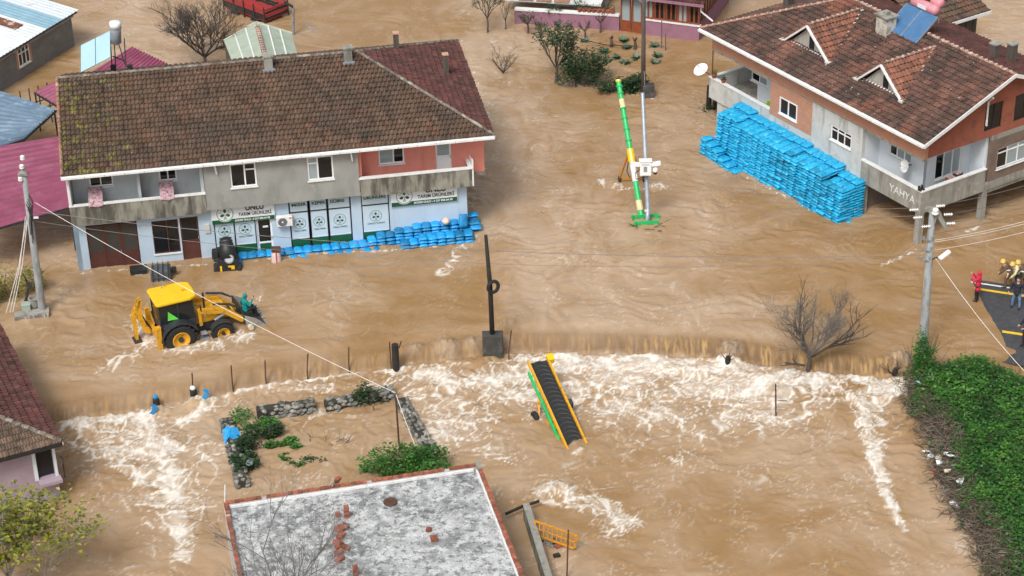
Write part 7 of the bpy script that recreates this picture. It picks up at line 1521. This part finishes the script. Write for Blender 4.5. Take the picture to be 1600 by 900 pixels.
# left concrete pole on its wall
b_ = P(66, 484, .25); lp = thing('utility_pole', 'tapered concrete utility pole at the left edge with three white insulators', 'utility pole', b_); tp = Pd(36, 262, b_)-b_; mb = MB(); mb.tube([(0,0,-1.2), (0,0,0), tp], [.22,.21,.13], 12); mb.build('pole', m_polec, lp, smooth=True)
for k, (px, py) in enumerate(((36,246), (35,260), (33,279))):
    q = Pd(px, py, b_)-b_ + Vector((0,-.12,0)); mb = MB(); mb.lathe([(.04,-.12),(.05,-.06),(.12,-.04),(.13,.02),(.07,.05),(.12,.08),(.11,.14),(.05,.17)], 12, q); mb.build('insulator', m_porc, lp, smooth=True)
mb = MB(); q = Pd(36, 270, b_)-b_; mb.box((q.x-.22,-.2,q.z-.08), (q.x+.22,.1,q.z+.02)); mb.build('bracket', m_conc, lp)
R = random.Random(6); mb = MB()
for k in range(7): a = Pd(44+R.uniform(-3,3), 300+k*4, b_)-b_+Vector((0,-.18,0)); mb.tube([a, a+Vector((.18,-.1,-.35)), a+Vector((.08,-.1,-.9)), a+Vector((.02,-.03,-1.3-.1*k))], .02, 5)
mb.build('cable_loops', m_black, lp); mb = MB(); q = Pd(55, 337, b_)-b_; mb.obox(q+Vector((.05,-.2,0)), (.3,.05,.1)); mb.build('tag', m_signwhite, lp)
for k, (px0, px1) in enumerate(((44,20), (40,16), (42,10))):
    a = Pd(px0, 335+4*k, b_); b = P(px1, 488, .3); mb = MB(); mb.tube([Vector((0,0,0)), (b-a)*.5+Vector((.08,0,-.1)), b-a], .022, 5); tag(mb.build('guy_cable', m_cable, None, loc=a), ('leftmost','middle','rightmost')[(2,1,0)[k]] + ' of three pale cables hanging from the left concrete pole', 'cable')
cw_ = thing('quay_wall', 'short white streaked concrete wall under the left concrete pole', 'wall', P(30, 505, 0)); a = P(22, 494, .3)-cw_.location; b = P(76, 486, .3)-cw_.location; mb = MB(); mb.beam(a+Vector((0,0,-.75)), b+Vector((0,0,-.75)), .45, 1.5); mb.build('wall', mat('streaked_concrete', (.2,.18,.16), .9, .2, 2, .3, 20, spots=(((.6,.58,.55), 2.6, .56, .08, .9, (1.6,1.6,.15)),)), cw_); mb = MB(); mb.beam(a+Vector((0,.1,.02)), b+Vector((0,.1,.02)), .5, .05); mb.build('coping', m_conc, cw_)
mb = MB(); mb.lathe([(.2,0),(.24,.1),(.24,.5),(.27,.5),(.27,.56),(.2,.56),(.19,.3),(.02,.28)], 16); tag(mb.build('concrete_pipe', m_conc, None, loc=P(54, 480, .28), smooth=False), 'upright concrete pipe ring beside the left pole', 'pipe'); mb = MB(); mb.box((-.22,-.2,0), (.22,.2,.34)); o = mb.build('bin', mat('grey_green_box', (.30,.36,.31), .7), None, loc=P(42, 484, .28), rz=.1, bevel=.03); tag(o, 'grey green box beside the concrete pipe ring', 'box'); mb = MB(); mb.box((-.24,-.22,.341), (.24,.22,.38)); mb.build('lid', bpy.data.materials['grey_green_box'], o, bevel=.02)
mb = MB(); R = random.Random(2); twigs(mb, (0,0,0), (.2,.1,1), 1.1, .1, 1, R, 2); o = raw('stump', mb.v, mb.f, m_blackwood, None); o.location = P(40, 472, .2); tag(o, 'black broken stump beside the left pole', 'stump')
# right-hand pole
b_ = P(1441, 552, .0); rp = thing('utility_pole', 'round concrete lamp pole with many insulators at the corner of the house', 'utility pole', b_); tp = Pd(1457, 330, b_)-b_; mb = MB(); mb.tube([(0,0,-1), (0,0,0), tp], [.24,.23,.15], 14); mb.build('pole', m_polec, rp, smooth=True); Q = lambda px, py, dy=0.0: Pd(px, py, b_)-b_+Vector((0,dy,0))
mb = MB(); mb.prism([(-.1,-.5),(.12,-.5),(.2,-.1),(.62,-.75),(.75,-.7),(.35,.15),(.1,.35),(-.25,.4),(-.35,.3),(-.15,.1)], -.1, .1, 'y'); o = mb.build('crosshead', m_conc, rp); o.location = Q(1457, 335)
mb = MB(); mb.lathe([(.05,0),(.16,.03),(.18,.12),(.1,.16),(.15,.2),(.13,.3),(.05,.34)], 12, Q(1460, 332, -.2)); mb.build('insulator', m_porc, rp, smooth=True)
ins = []
for (px, py, d) in ((1462,320,(1,.1,.02)), (1474,333,(1,.1,-.03)), (1478,347,(1,.1,-.03)), (1434,325,(-1,0,-.05)), (1440,337,(-1,0,-.05)), (1453,351,(-1,0,-.05)), ):
    mb = MB(); insul(mb, Q(px, py, -.15), d, 5, .085, .42); mb.build('insulator', m_porc, rp, smooth=True); ins.append((Q(px, py, -.15)+b_, d))
for (px, py) in ((1451,372), (1449,388), (1447,403)):
    mb = MB(); c = Q(px, py, -.18); mb.beam(c+Vector((-.28,0,.1)), c+Vector((.12,0,-.1)), .05); 
    for s in (-.28, .12): mb.tube([c+Vector((s,0,.03)), c+Vector((s,0,.18))], .05, 8)
    mb.build('bracket', m_steel, rp)
mb = MB(); a = Q(1452, 408); h_ = Q(1466, 393, -.5); mb.tube([a, a.lerp(h_,.5)+Vector((0,0,.05)), h_], .035, 6); mb.build('lamp_arm', m_darkmetal, rp); mb = MB(); Rm = Matrix.Rotation(-.55, 3, 'Y') @ Matrix.Rotation(.3, 3, 'Z'); mb.obox(h_+Vector((.18,-.05,.12)), (.62,.26,.13), Rm); mb.build('lamp_head', m_upvc, rp, bevel=.04)
def wire(label, a, b, sag, m=None, r=.013, n=14, name='wire'):
    a = Vector(a); b = Vector(b); mb = MB(); mb.tube([(b-a)*(i/n) + Vector((0,0,-sag*4*(i/n)*(1-i/n))) for i in range(n+1)], r, 4); return tag(mb.build(name, m or m_wire, None, loc=a), label, 'wire')
far = lambda px, py, z: P(px, py, z)
for i, (px, py, ex, ey, lab) in enumerate(((1470,320,1640,278,'topmost of the wires running right from the lamp pole'), (1486,334,1640,296,'second wire down running right from the lamp pole'), (1490,347,1640,312,'third wire down running right from the lamp pole'), (1460,365,1640,322,'fourth wire down running right from the lamp pole'), (1456,376,1640,335,'fifth wire down running right from the lamp pole'), (1455,379,1640,339,'sixth wire down running right from the lamp pole'), (1452,392,1640,352,'lowest wire running right from the lamp pole'))):
    a = Pd(px, py, b_); base2 = b_+Vector((6,4.0,0)); wire(lab, a, Pd(ex, ey, base2), .12, m_cable if i in (4,5,6) else m_wire, .014)
lb_ = P(66, 484, .25)
wire('upper thin wire crossing the flood from the lamp pole', Pd(1448,398,b_), Pd(50,330,lb_), .95, None, .017, 40); wire('lower thin wire crossing the flood from the lamp pole', Pd(1446,404,b_), Pd(50,345,lb_), 1.3, None, .012, 40)
for i, (px, py) in enumerate(((1434,325), (1440,337), (1453,351))): a = Pd(px-8, py, b_); base3 = b_+Vector((-12,6,0)); wire(('first','second','third')[i] + ' short wire leaving the lamp pole to the left, counted downward', a, Pd(px-120, py+(1,3,7)[i], b_+Vector((-4,1,0))), .03, None, .011)
wire('pale rope running from the lamp pole down to the road edge', Pd(1462,404,b_), P(1612,592,.1), .25, m_cable, .017, 14, 'rope')
eb = P(624, 700, LOW); et = Pd(618, 614, eb)
wire('long white cable slung from the left pole over the loader', Pd(54,316,lb_), et, .35, mat('white_cable', (.62,.60,.58), .5), .016, 30, 'cable')
mb = MB(); mb.tube([(0,0,-.6), et-eb], .045, 7); tag(mb.build('iron_post', m_rust, None, loc=eb), 'dark thin post rising from the green bush in the plot', 'post'); wire('pale cord hanging from the thin post into the bush', et, P(655,712,LOW+.4), .1, m_cable, .02, 8, 'cord')
# centre pole on a concrete block in the fall
b_ = P(770, 549, -.35); cp = thing('wooden_pole', 'black wooden pole with a hung tyre on a dark concrete block', 'pole', b_); mb = MB(); mb.prism([(-.48,-.3),(.5,-.3),(.52,.3),(-.5,.3)], -1.0, 1.02, 'z'); mb.build('concrete_block', mat('dark_wet_concrete', (.055,.053,.05), .8, .25, 3, .4, 15, spots=(((.14,.135,.12), 2, .62, .08, .6),)), cp, bevel=.03)
mb = MB(); tp = Pd(759, 368, b_)-b_; mid = Pd(766, 450, b_)-b_; mb.tube([(0,0,.9), mid, tp], [.13,.12,.085], 10); mb.build('pole', m_blackwood, cp, smooth=True); mb = MB(); c = Pd(769, 445, b_)-b_+Vector((.05,-.2,0)); n = 20; ring = [(c + Vector((.24*math.cos(2*math.pi*i/n), .10*math.cos(2*math.pi*i/n), .30*math.sin(2*math.pi*i/n)))) for i in range(n+1)]; mb.tube(ring, .09, 8, False); o = mb.build('tyre', m_rubber, None, loc=b_, smooth=True); tag(o, 'black tyre hung on the wooden pole at the waterfall', 'tyre')
b_ = P(618, 566, -.1); o = thing('fence_post', 'thick black post with side rods at the lip of the waterfall', 'post', b_); mb = MB(); mb.tube([(0,0,-.8), (.02,0,1.0)], [.19,.17], 10); mb.build('post', m_blackwood, o); mb = MB(); mb.tube([(-.22,0,-.5), (-.24,0,1.15)], .035, 6); mb.tube([(.2,0,.8), (.34,-.03,1.2)], .035, 6); mb.build('rod', m_rust, o)
for i, (px, py, x1, y1) in enumerate(((302,612,300,583), (363,598,361,571), (415,589,414,563), (480,579,481,553), (545,569,545,543), (795,553,799,516))):
    b_ = P(px, py, -.15); mb = MB(); mb.tube([(0,0,-.7), (0,0,.1), Pd(x1, y1, b_)-b_], .035, 6); tag(mb.build('fence_post', m_rust, None, loc=b_), ('first','second','third','fourth','fifth','sixth')[i] + ' thin rusty fence post along the waterfall lip from the left', 'post', 'fence posts along the waterfall')
b_ = P(1213, 654, LOW); mb = MB(); mb.tube([(0,0,-.5), Pd(1212,600,b_)-b_], .04, 6); mb.tube([(.02,0,1.0), (.45,0,.98)], .02, 4); tag(mb.build('iron_post', m_rust, None, loc=b_), 'lone thin post standing in the foam below the bare tree', 'post')
for i, (px, py, lab) in enumerate(((303,622,'white topped dark stump breaking the waterfall at the left'), (245,636,'dark stump with blue rag in the waterfall at the left'))):
    o = thing('stump', lab, 'stump', P(px, py, -.5)); mb = MB(); mb.tube([(0,0,-.5),(0,0,.45),(.03,0,.55)], [.18,.16,.1], 8); mb.build('trunk', m_blackwood, o)
    mb = MB(); mb.ell((0,-.05,.6), (.14,.1,.13), 8, 6); mb.build('cap' if i == 0 else 'rag', m_signwhite if i == 0 else m_sack, o)
for i, (px, py, lab) in enumerate(((321,616,'blue rag caught in the waterfall right of the white topped stump'), (240,640,'blue rag hanging down the waterfall at the far left'))):
    R = random.Random(i); mb = MB(); vs = [(.12*math.sin(k*1.3)+s*.12, -.1-.05*k, .35-.14*k) for k in range(5) for s in (-1,1)]; mb.add(vs+[(x,y+.03,z-.02) for x,y,z in vs], [(2*k,2*k+1,2*k+3,2*k+2) for k in range(4)]+[(10+2*k,12+2*k,13+2*k,11+2*k) for k in range(4)]); tag(mb.build('rag', m_sack, None, loc=P(px, py, -.25)), lab, 'rag')
# far wooden pole with block
b_ = P(1013, 152); fp = thing('wooden_pole', 'grey wooden pole with dark concrete foot beside the garden', 'pole', b_); mb = MB(); mb.box((-.35,-.3,-.8), (.35,.3,.85)); mb.build('concrete_block', bpy.data.materials['dark_wet_concrete'], fp, bevel=.03); mb = MB(); mb.tube([Pd(1005,150,b_)-b_-Vector((0,0,.5)), Pd(1006,-40,b_)-b_], [.15,.11], 10); mb.build('pole', m_wood, fp, smooth=True); mb = MB(); mb.tube([Pd(1004,110,b_)-b_+Vector((.1,-.12,0)), Pd(1005,150,b_)-b_+Vector((.1,-.14,0))], .03, 6); mb.build('conduit', m_steel, fp)
mb = MB(); 
for s in (-1, 1): mb.beam(Pd(1006,6,b_)-b_, Pd(1006+s*14,-6,b_)-b_, .06)
mb.build('cross_arm', m_steel, fp)
for i, (px, py, lab) in enumerate(((1030,40,'upper'), (1036,60,'lower'))): mb = MB(); b2 = P(1034+6*i, 76+4*i); mb.tube([(0,0,-.4), Pd(px+4, py-8, b2)-b2], .035, 6); tag(mb.build('cane', m_wood, None, loc=b2), lab + ' slanting garden stake before the lilac house', 'stake')
# steel camera mast
b_ = P(1012, 351, -.05); cm = thing('camera_mast', 'galvanised steel mast with white cabinet and cameras', 'mast', b_); tp = Pd(1004, 145, b_)-b_; mb = MB(); mb.tube([(0,0,-1), (0,0,1.0), (0,0,1.0), tp], [.13,.13,.12,.095], 14); mb.build('mast', m_steel, cm, smooth=True); q = Pd(1008, 258, b_)-b_
mb = MB(); mb.box((q.x-.3,q.y-.42,q.z-.42), (q.x+.3,q.y-.15,q.z+.4)); cb = mb.build('cabinet', m_upvc, cm, bevel=.02); mb = MB(); mb.box((q.x-.34,q.y-.47,q.z+.402), (q.x+.34,q.y-.1,q.z+.45)); mb.build('cabinet_hood', m_upvc, cb); mb = MB(); mb.box((q.x-.1,q.y-.425,q.z-.2), (q.x+.08,q.y-.421,q.z+.12)); mb.build('label_plate', m_steel, cb); mb = MB(); mb.box((q.x-.2,q.y-.425,q.z+.2), (q.x+.2,q.y-.421,q.z+.24)); mb.build('vent', m_steel, cb)
for s in (-1, 1): mb = MB(); c = q + Vector((s*.55,-.3,.22)); mb.obox(c, (.5,.2,.2), Matrix.Rotation(-s*.15,3,'Y')); o = mb.build('camera', m_upvc, cm, bevel=.02); mb = MB(); mb.beam(q+Vector((s*.3,-.2,.0)), c-Vector((0,0,.1)), .05); mb.build('bracket', m_black, o)
c = q + Vector((.52,-.3,-.15)); mb = MB(); mb.ell(c, (.14,.14,.17), 12, 8); o = mb.build('dome_camera', m_upvc, cm, smooth=True); mb = MB(); mb.ell(c-Vector((0,.02,.15)), (.11,.11,.11), 12, 8); mb.build('lens', m_black, o, smooth=True)
mb = MB(); mb.tube([q+Vector((-.3,-.3,-.1)), q+Vector((-.55,-.35,-.3)), q+Vector((-.5,-.35,-.65)), q+Vector((-.1,-.2,-.6))], .025, 5); mb.build('cable', m_black, cm); mb = MB(); mb.lathe([(.135,-.04),(.14,.04)], 12, Pd(1011,329,b_)-b_); mb.build('band', m_white, cm)
for i, (px, py, w, lab) in enumerate(((998,341,1.05,'upper green channel frame at the foot of the steel mast'), (1002,351,.85,'lower green channel frame at the foot of the steel mast'))):
    b2 = P(px, py, .12); o = thing('channel_frame', lab, 'frame', b2, .05); mb = MB(); mb.box((-.35,-.03,0), (w,.03,.2)); mb.build('web', m_mgreen, o)
    for x in (-.38, w): mb = MB(); mb.box((x,-.2,-.15), (x+.05,.1,.25)); mb.build('end_plate', m_mgreen, o)
mb = MB(); R = random.Random(9)
for k in range(12): twigs(mb, (R.uniform(-.4,.4), R.uniform(-.3,0), 0), (R.uniform(-1,1.6), R.uniform(-1.2,.2), R.uniform(-.05,.25)), R.uniform(.4,.9), .025, 1, R, 1)
o = raw('drift_sticks', mb.v, mb.f, m_blackwood, None); o.location = P(1012, 356, .04); tag(o, 'dark sticks snagged at the foot of the steel mast', 'sticks')
# green tube conveyor
b_ = P(1003, 343, .0); gc = thing('auger_conveyor', 'long green tube conveyor with yellow sections on an orange wheeled frame', 'conveyor', b_); tp = Pd(966, 125, b_+Vector((0,5.2,0)))-b_; dr = tp.normalized(); at_ = lambda t: tp*t
for (t0, t1, r, m, nm) in ((.0,.065,.15,m_mgreen,'tube'), (.065,.135,.17,mat('cream_wrap', (.72,.62,.34), .7, .12, 6),'wrapped_section'), (.135,.27,.15,m_mgreen,'tube'), (.27,.40,.155,m_white,'white_section'), (.40,.50,.2,m_yroof,'drive_housing'), (.50,.80,.14,m_mgreen,'tube'), (.80,.86,.145,bpy.data.materials['cream_wrap'],'wrapped_section'), (.86,.985,.135,m_mgreen,'tube'), (.985,1.0,.16,m_yroof,'end_cap')):
    mb = MB(); mb.tube([at_(t0), at_(t1)], r, 12); mb.build(nm, m, gc, smooth=False)
for t in (.56,.64,.72,.79,.9,.95): mb = MB(); mb.tube([at_(t), at_(t)+dr*.06], .19, 10); mb.build('flange', m_mgreen, gc)
wl = P(968,286)-b_; wr_ = P(1006,283)-b_; ap = at_(.47)
for w_ in (wl, wr_): mb = MB(); mb.beam(w_+Vector((0,0,.25)), at_(.50), .09); mb.build('leg', m_orange, gc); mb = MB(); mb.lathe([(.05,-.08),(.26,-.08),(.28,-.03),(.28,.03),(.26,.08),(.05,.08)], 16, w_+Vector((0,0,.12)), Matrix.Rotation(math.pi/2,3,'Y')); mb.build('wheel', m_rubber, gc)
mb = MB(); mb.beam(wl+Vector((0,0,.22)), wr_+Vector((0,0,.22)), .1); mb.build('axle', m_orange, gc); mb = MB(); mb.beam(wl.lerp(at_(.5),.8)+Vector((0,0,.1)), at_(.55), .07); mb.build('tie', m_orange, gc); mb = MB(); mb.tube([at_(.42)+Vector((-.2,-.1,0)), at_(.36)+Vector((-.35,-.1,-.1)), at_(.3)+Vector((-.25,-.1,0))], .03, 5); mb.build('cable', m_black, gc)
# black belt conveyor
b_ = P(903, 703, LOW-.05); bc = thing('belt_conveyor', 'black belt conveyor with yellow rails tilted in the white water', 'conveyor', b_); tp = Pd(841, 566, b_+Vector((0,4.9,0)))-b_; dr = tp.normalized(); sd = dr.cross(Vector((0,0,1))).normalized(); nm_ = sd.cross(dr); Lc = tp.length; hw = .42; Rm = Matrix((sd, dr, nm_)).transposed()
mb = MB(); mb.obox(tp*.49, (hw*2, Lc*1.02, .06), Rm); mb.build('belt', m_rubber, bc)
n = 20
for k in range(n):
    c = tp*((k+.4)/n); mb = MB(); vs = []
    for a in range(7): x = -hw*.8 + hw*1.6*a/6; y = .16*(1-(x/(hw*.8))**2); vs += [c+sd*x-dr*y*-1+nm_*.032, c+sd*x+dr*(y+.06)+nm_*.032, c+sd*x+dr*(y+.03)+nm_*.065]
    mb.add(vs, [(3*a,3*a+3,3*a+5,3*a+2) for a in range(6)]+[(3*a+2,3*a+5,3*a+4,3*a+1) for a in range(6)]); mb.build('cleat', mat('worn_rubber', (.05,.055,.065), .7) if k == 0 else bpy.data.materials['worn_rubber'], bc)
for s in (-1, 1): mb = MB(); mb.obox(tp*.5+sd*s*(hw+.06)+nm_*.06, (.1,Lc*1.04,.16), Rm); mb.build('side_rail', m_yellow, bc)
mb = MB(); mb.obox(tp*.48-sd*(hw+.16)-nm_*.22, (.1,Lc*.92,.14), Rm); mb.build('lower_rail', m_mgreen, bc)
for k in range(9): t = .08+.1*k; mb = MB(); mb.beam(tp*t-sd*(hw+.16)-nm_*.2, tp*t-sd*(hw+.08), .05); mb.build('strut', m_mgreen, bc)
mb = MB(); mb.obox(tp*1.0+sd*(hw+.18)+nm_*.1, (.32,.4,.3), Rm); mb.build('motor_cover', m_yroof, bc, bevel=.03); mb = MB(); mb.obox(tp*.5+sd*(hw+.2)-nm_*.05, (.22,.35,.3), Rm); mb.build('gear_box', m_darkmetal, bc, bevel=.02)
w_ = P(836,655,LOW)-b_
mb = MB(); mb.lathe([(.06,-.09),(.26,-.09),(.29,-.04),(.29,.04),(.26,.09),(.06,.09)], 16, w_+Vector((0,0,.12)), Matrix.Rotation(.5,3,'Z') @ Matrix.Rotation(math.pi/2,3,'Y')); mb.build('wheel', m_rubber, bc)
mb = MB(); mb.beam(w_+Vector((.2,0,.1)), tp*.8-sd*hw, .08); mb.build('leg', m_orange, bc); mb = MB(); mb.beam(w_.lerp(tp*.8-sd*hw,.35), tp*.62-sd*hw, .07); mb.build('tie', m_orange, bc); mb = MB(); mb.beam(w_+Vector((.5,-.4,.1)), tp*.28-sd*hw, .09); mb.build('drawbar', m_yellow, bc)

# ------------------------------------------------------------------ machines and bits by the shop front
bm0 = LF.world(7.72, -.75, -.15); mk = thing('black_machine', 'black wheeled machine with round grey lamp before the shop', 'machine', bm0, LF.a-.1)
mb = MB(); mb.prism([(-.55,.05),(.6,.05),(.62,.5),(.45,.85),(-.4,.85),(-.58,.5)], -.45, .45, 'y'); mb.build('body', m_black, mk, bevel=.06)
mb = MB(); mb.tube([(.1,-.2,.75),(.02,.2,1.25),(-.05,.55,1.6)], [.42,.40,.30], 16); mb.build('drum', m_black, mk, smooth=True)
for t in (.25,.55,.8): c = Vector((.1,-.2,.75)).lerp(Vector((-.05,.55,1.6)), t); mb = MB(); mb.tube([c, c+Vector((-.01,.05,.06))], .44-.1*t, 16); mb.build('drum_rib', m_darkmetal, mk)
d_ = Vector((.05,-.8,.35)).normalized(); mb = MB(); c = Vector((.14,-.45,.92)); mb.tube([c-d_*.12, c, c+d_*.04], [.26,.26,.22], 20); mb.build('lamp_ring', m_steel, mk); mb = MB(); mb.tube([c+d_*.041, c+d_*.06], [.2,.19], 20); mb.build('lamp_lens', mat('grey_mesh', (.42,.44,.46), .5, .15, 20), mk)
for (x, y) in ((-.62,-.15), (.62,-.2)): mb = MB(); mb.lathe([(.08,-.1),(.27,-.1),(.3,-.05),(.3,.05),(.27,.1),(.08,.1)], 18, (x,y,.22), Matrix.Rotation(math.pi/2,3,'Y')); mb.build('wheel', m_rubber, mk)
mb = MB(); mb.box((.05,-.462,.42), (.38,-.452,.52)); mb.box((.2,-.463,.3), (.38,-.452,.42)); mb.build('yellow_label', m_yroof, mk); mb = MB(); mb.box((-.38,-.462,.2), (-.28,-.452,.52)); mb.build('yellow_label', m_yroof, mk)
mb = MB(); mb.obox((-.6,.1,.95), (.35,.4,.5)); mb.build('engine_box', m_black, mk, bevel=.05); mb = MB(); mb.obox((-.5,-.12,.7), (.4,.15,.15)); mb.build('filter', m_darkmetal, mk, bevel=.03)
o = thing('black_crate', 'low black crate in the water before the garage doors', 'crate', LF.world(3.1, -.35, -.1), LF.a); mb = MB(); mb.box((-.42,-.3,0), (.42,.3,.36)); mb.build('body', m_black, o, bevel=.02); mb = MB(); mb.box((-.44,-.32,.361), (.44,.32,.41)); mb.build('rim', m_black, o); mb = MB(); mb.box((-.2,-.31,.14), (.2,-.302,.2)); mb.build('label_strip', m_steel, o)
o = thing('grey_tank', 'dark grey caged tank leaning in the water before the shop window', 'tank', LF.world(4.25, -1.15, -.2), LF.a-.05); mb = MB(); mb.prism([(-.5,0),(.5,0),(.55,.2),(.5,.85),(-.5,.85),(-.55,.2)], -.4, .4, 'y'); mb.build('body', mat('grey_plastic', (.085,.1,.115), .6, .15, 3), o, bevel=.06)
for x in (-.4,-.13,.13,.4): mb = MB(); mb.tube([(x,-.46,.0),(x,-.46,.95),(x,.42,.95)], .022, 5); mb.build('cage_bar', m_darkmetal, o)
mb = MB(); mb.tube([(-.5,-.47,.5),(.5,-.47,.5)], .022, 5); mb.build('cage_rail', m_darkmetal, o); mb = MB(); mb.obox((.68,.1,.6), (.25,.2,.3)); mb.build('spout', m_black, o, bevel=.03)
mb = MB(); mb.ell((0,0,0), (.2,.12,.06), 10, 6); tag(mb.build('floating_scrap', m_signwhite, None, loc=P(1220,768,LOW+.03), rz=.5), 'white scrap afloat alone on the lower water', 'litter')
b_ = P(1113, 172); o = thing('vine_post', 'dark rotten posts with ivy under the far balcony end', 'posts', b_); 
for x in (-.25, .15, .9): mb = MB(); mb.tube([(x,0,-.5),(x+.05,0,1.6)], .16, 7); mb.build('post', m_blackwood, o)
R = random.Random(1); lm = MB(); leaf_cloud(lm, 260, lambda: (Vector((R.gauss(.1,.4), R.gauss(-.1,.2), abs(R.gauss(0,.3)))), R.random()), .13, R); raw('foliage', lm.v, lm.f, m_leafd, o, tint=lm.t)
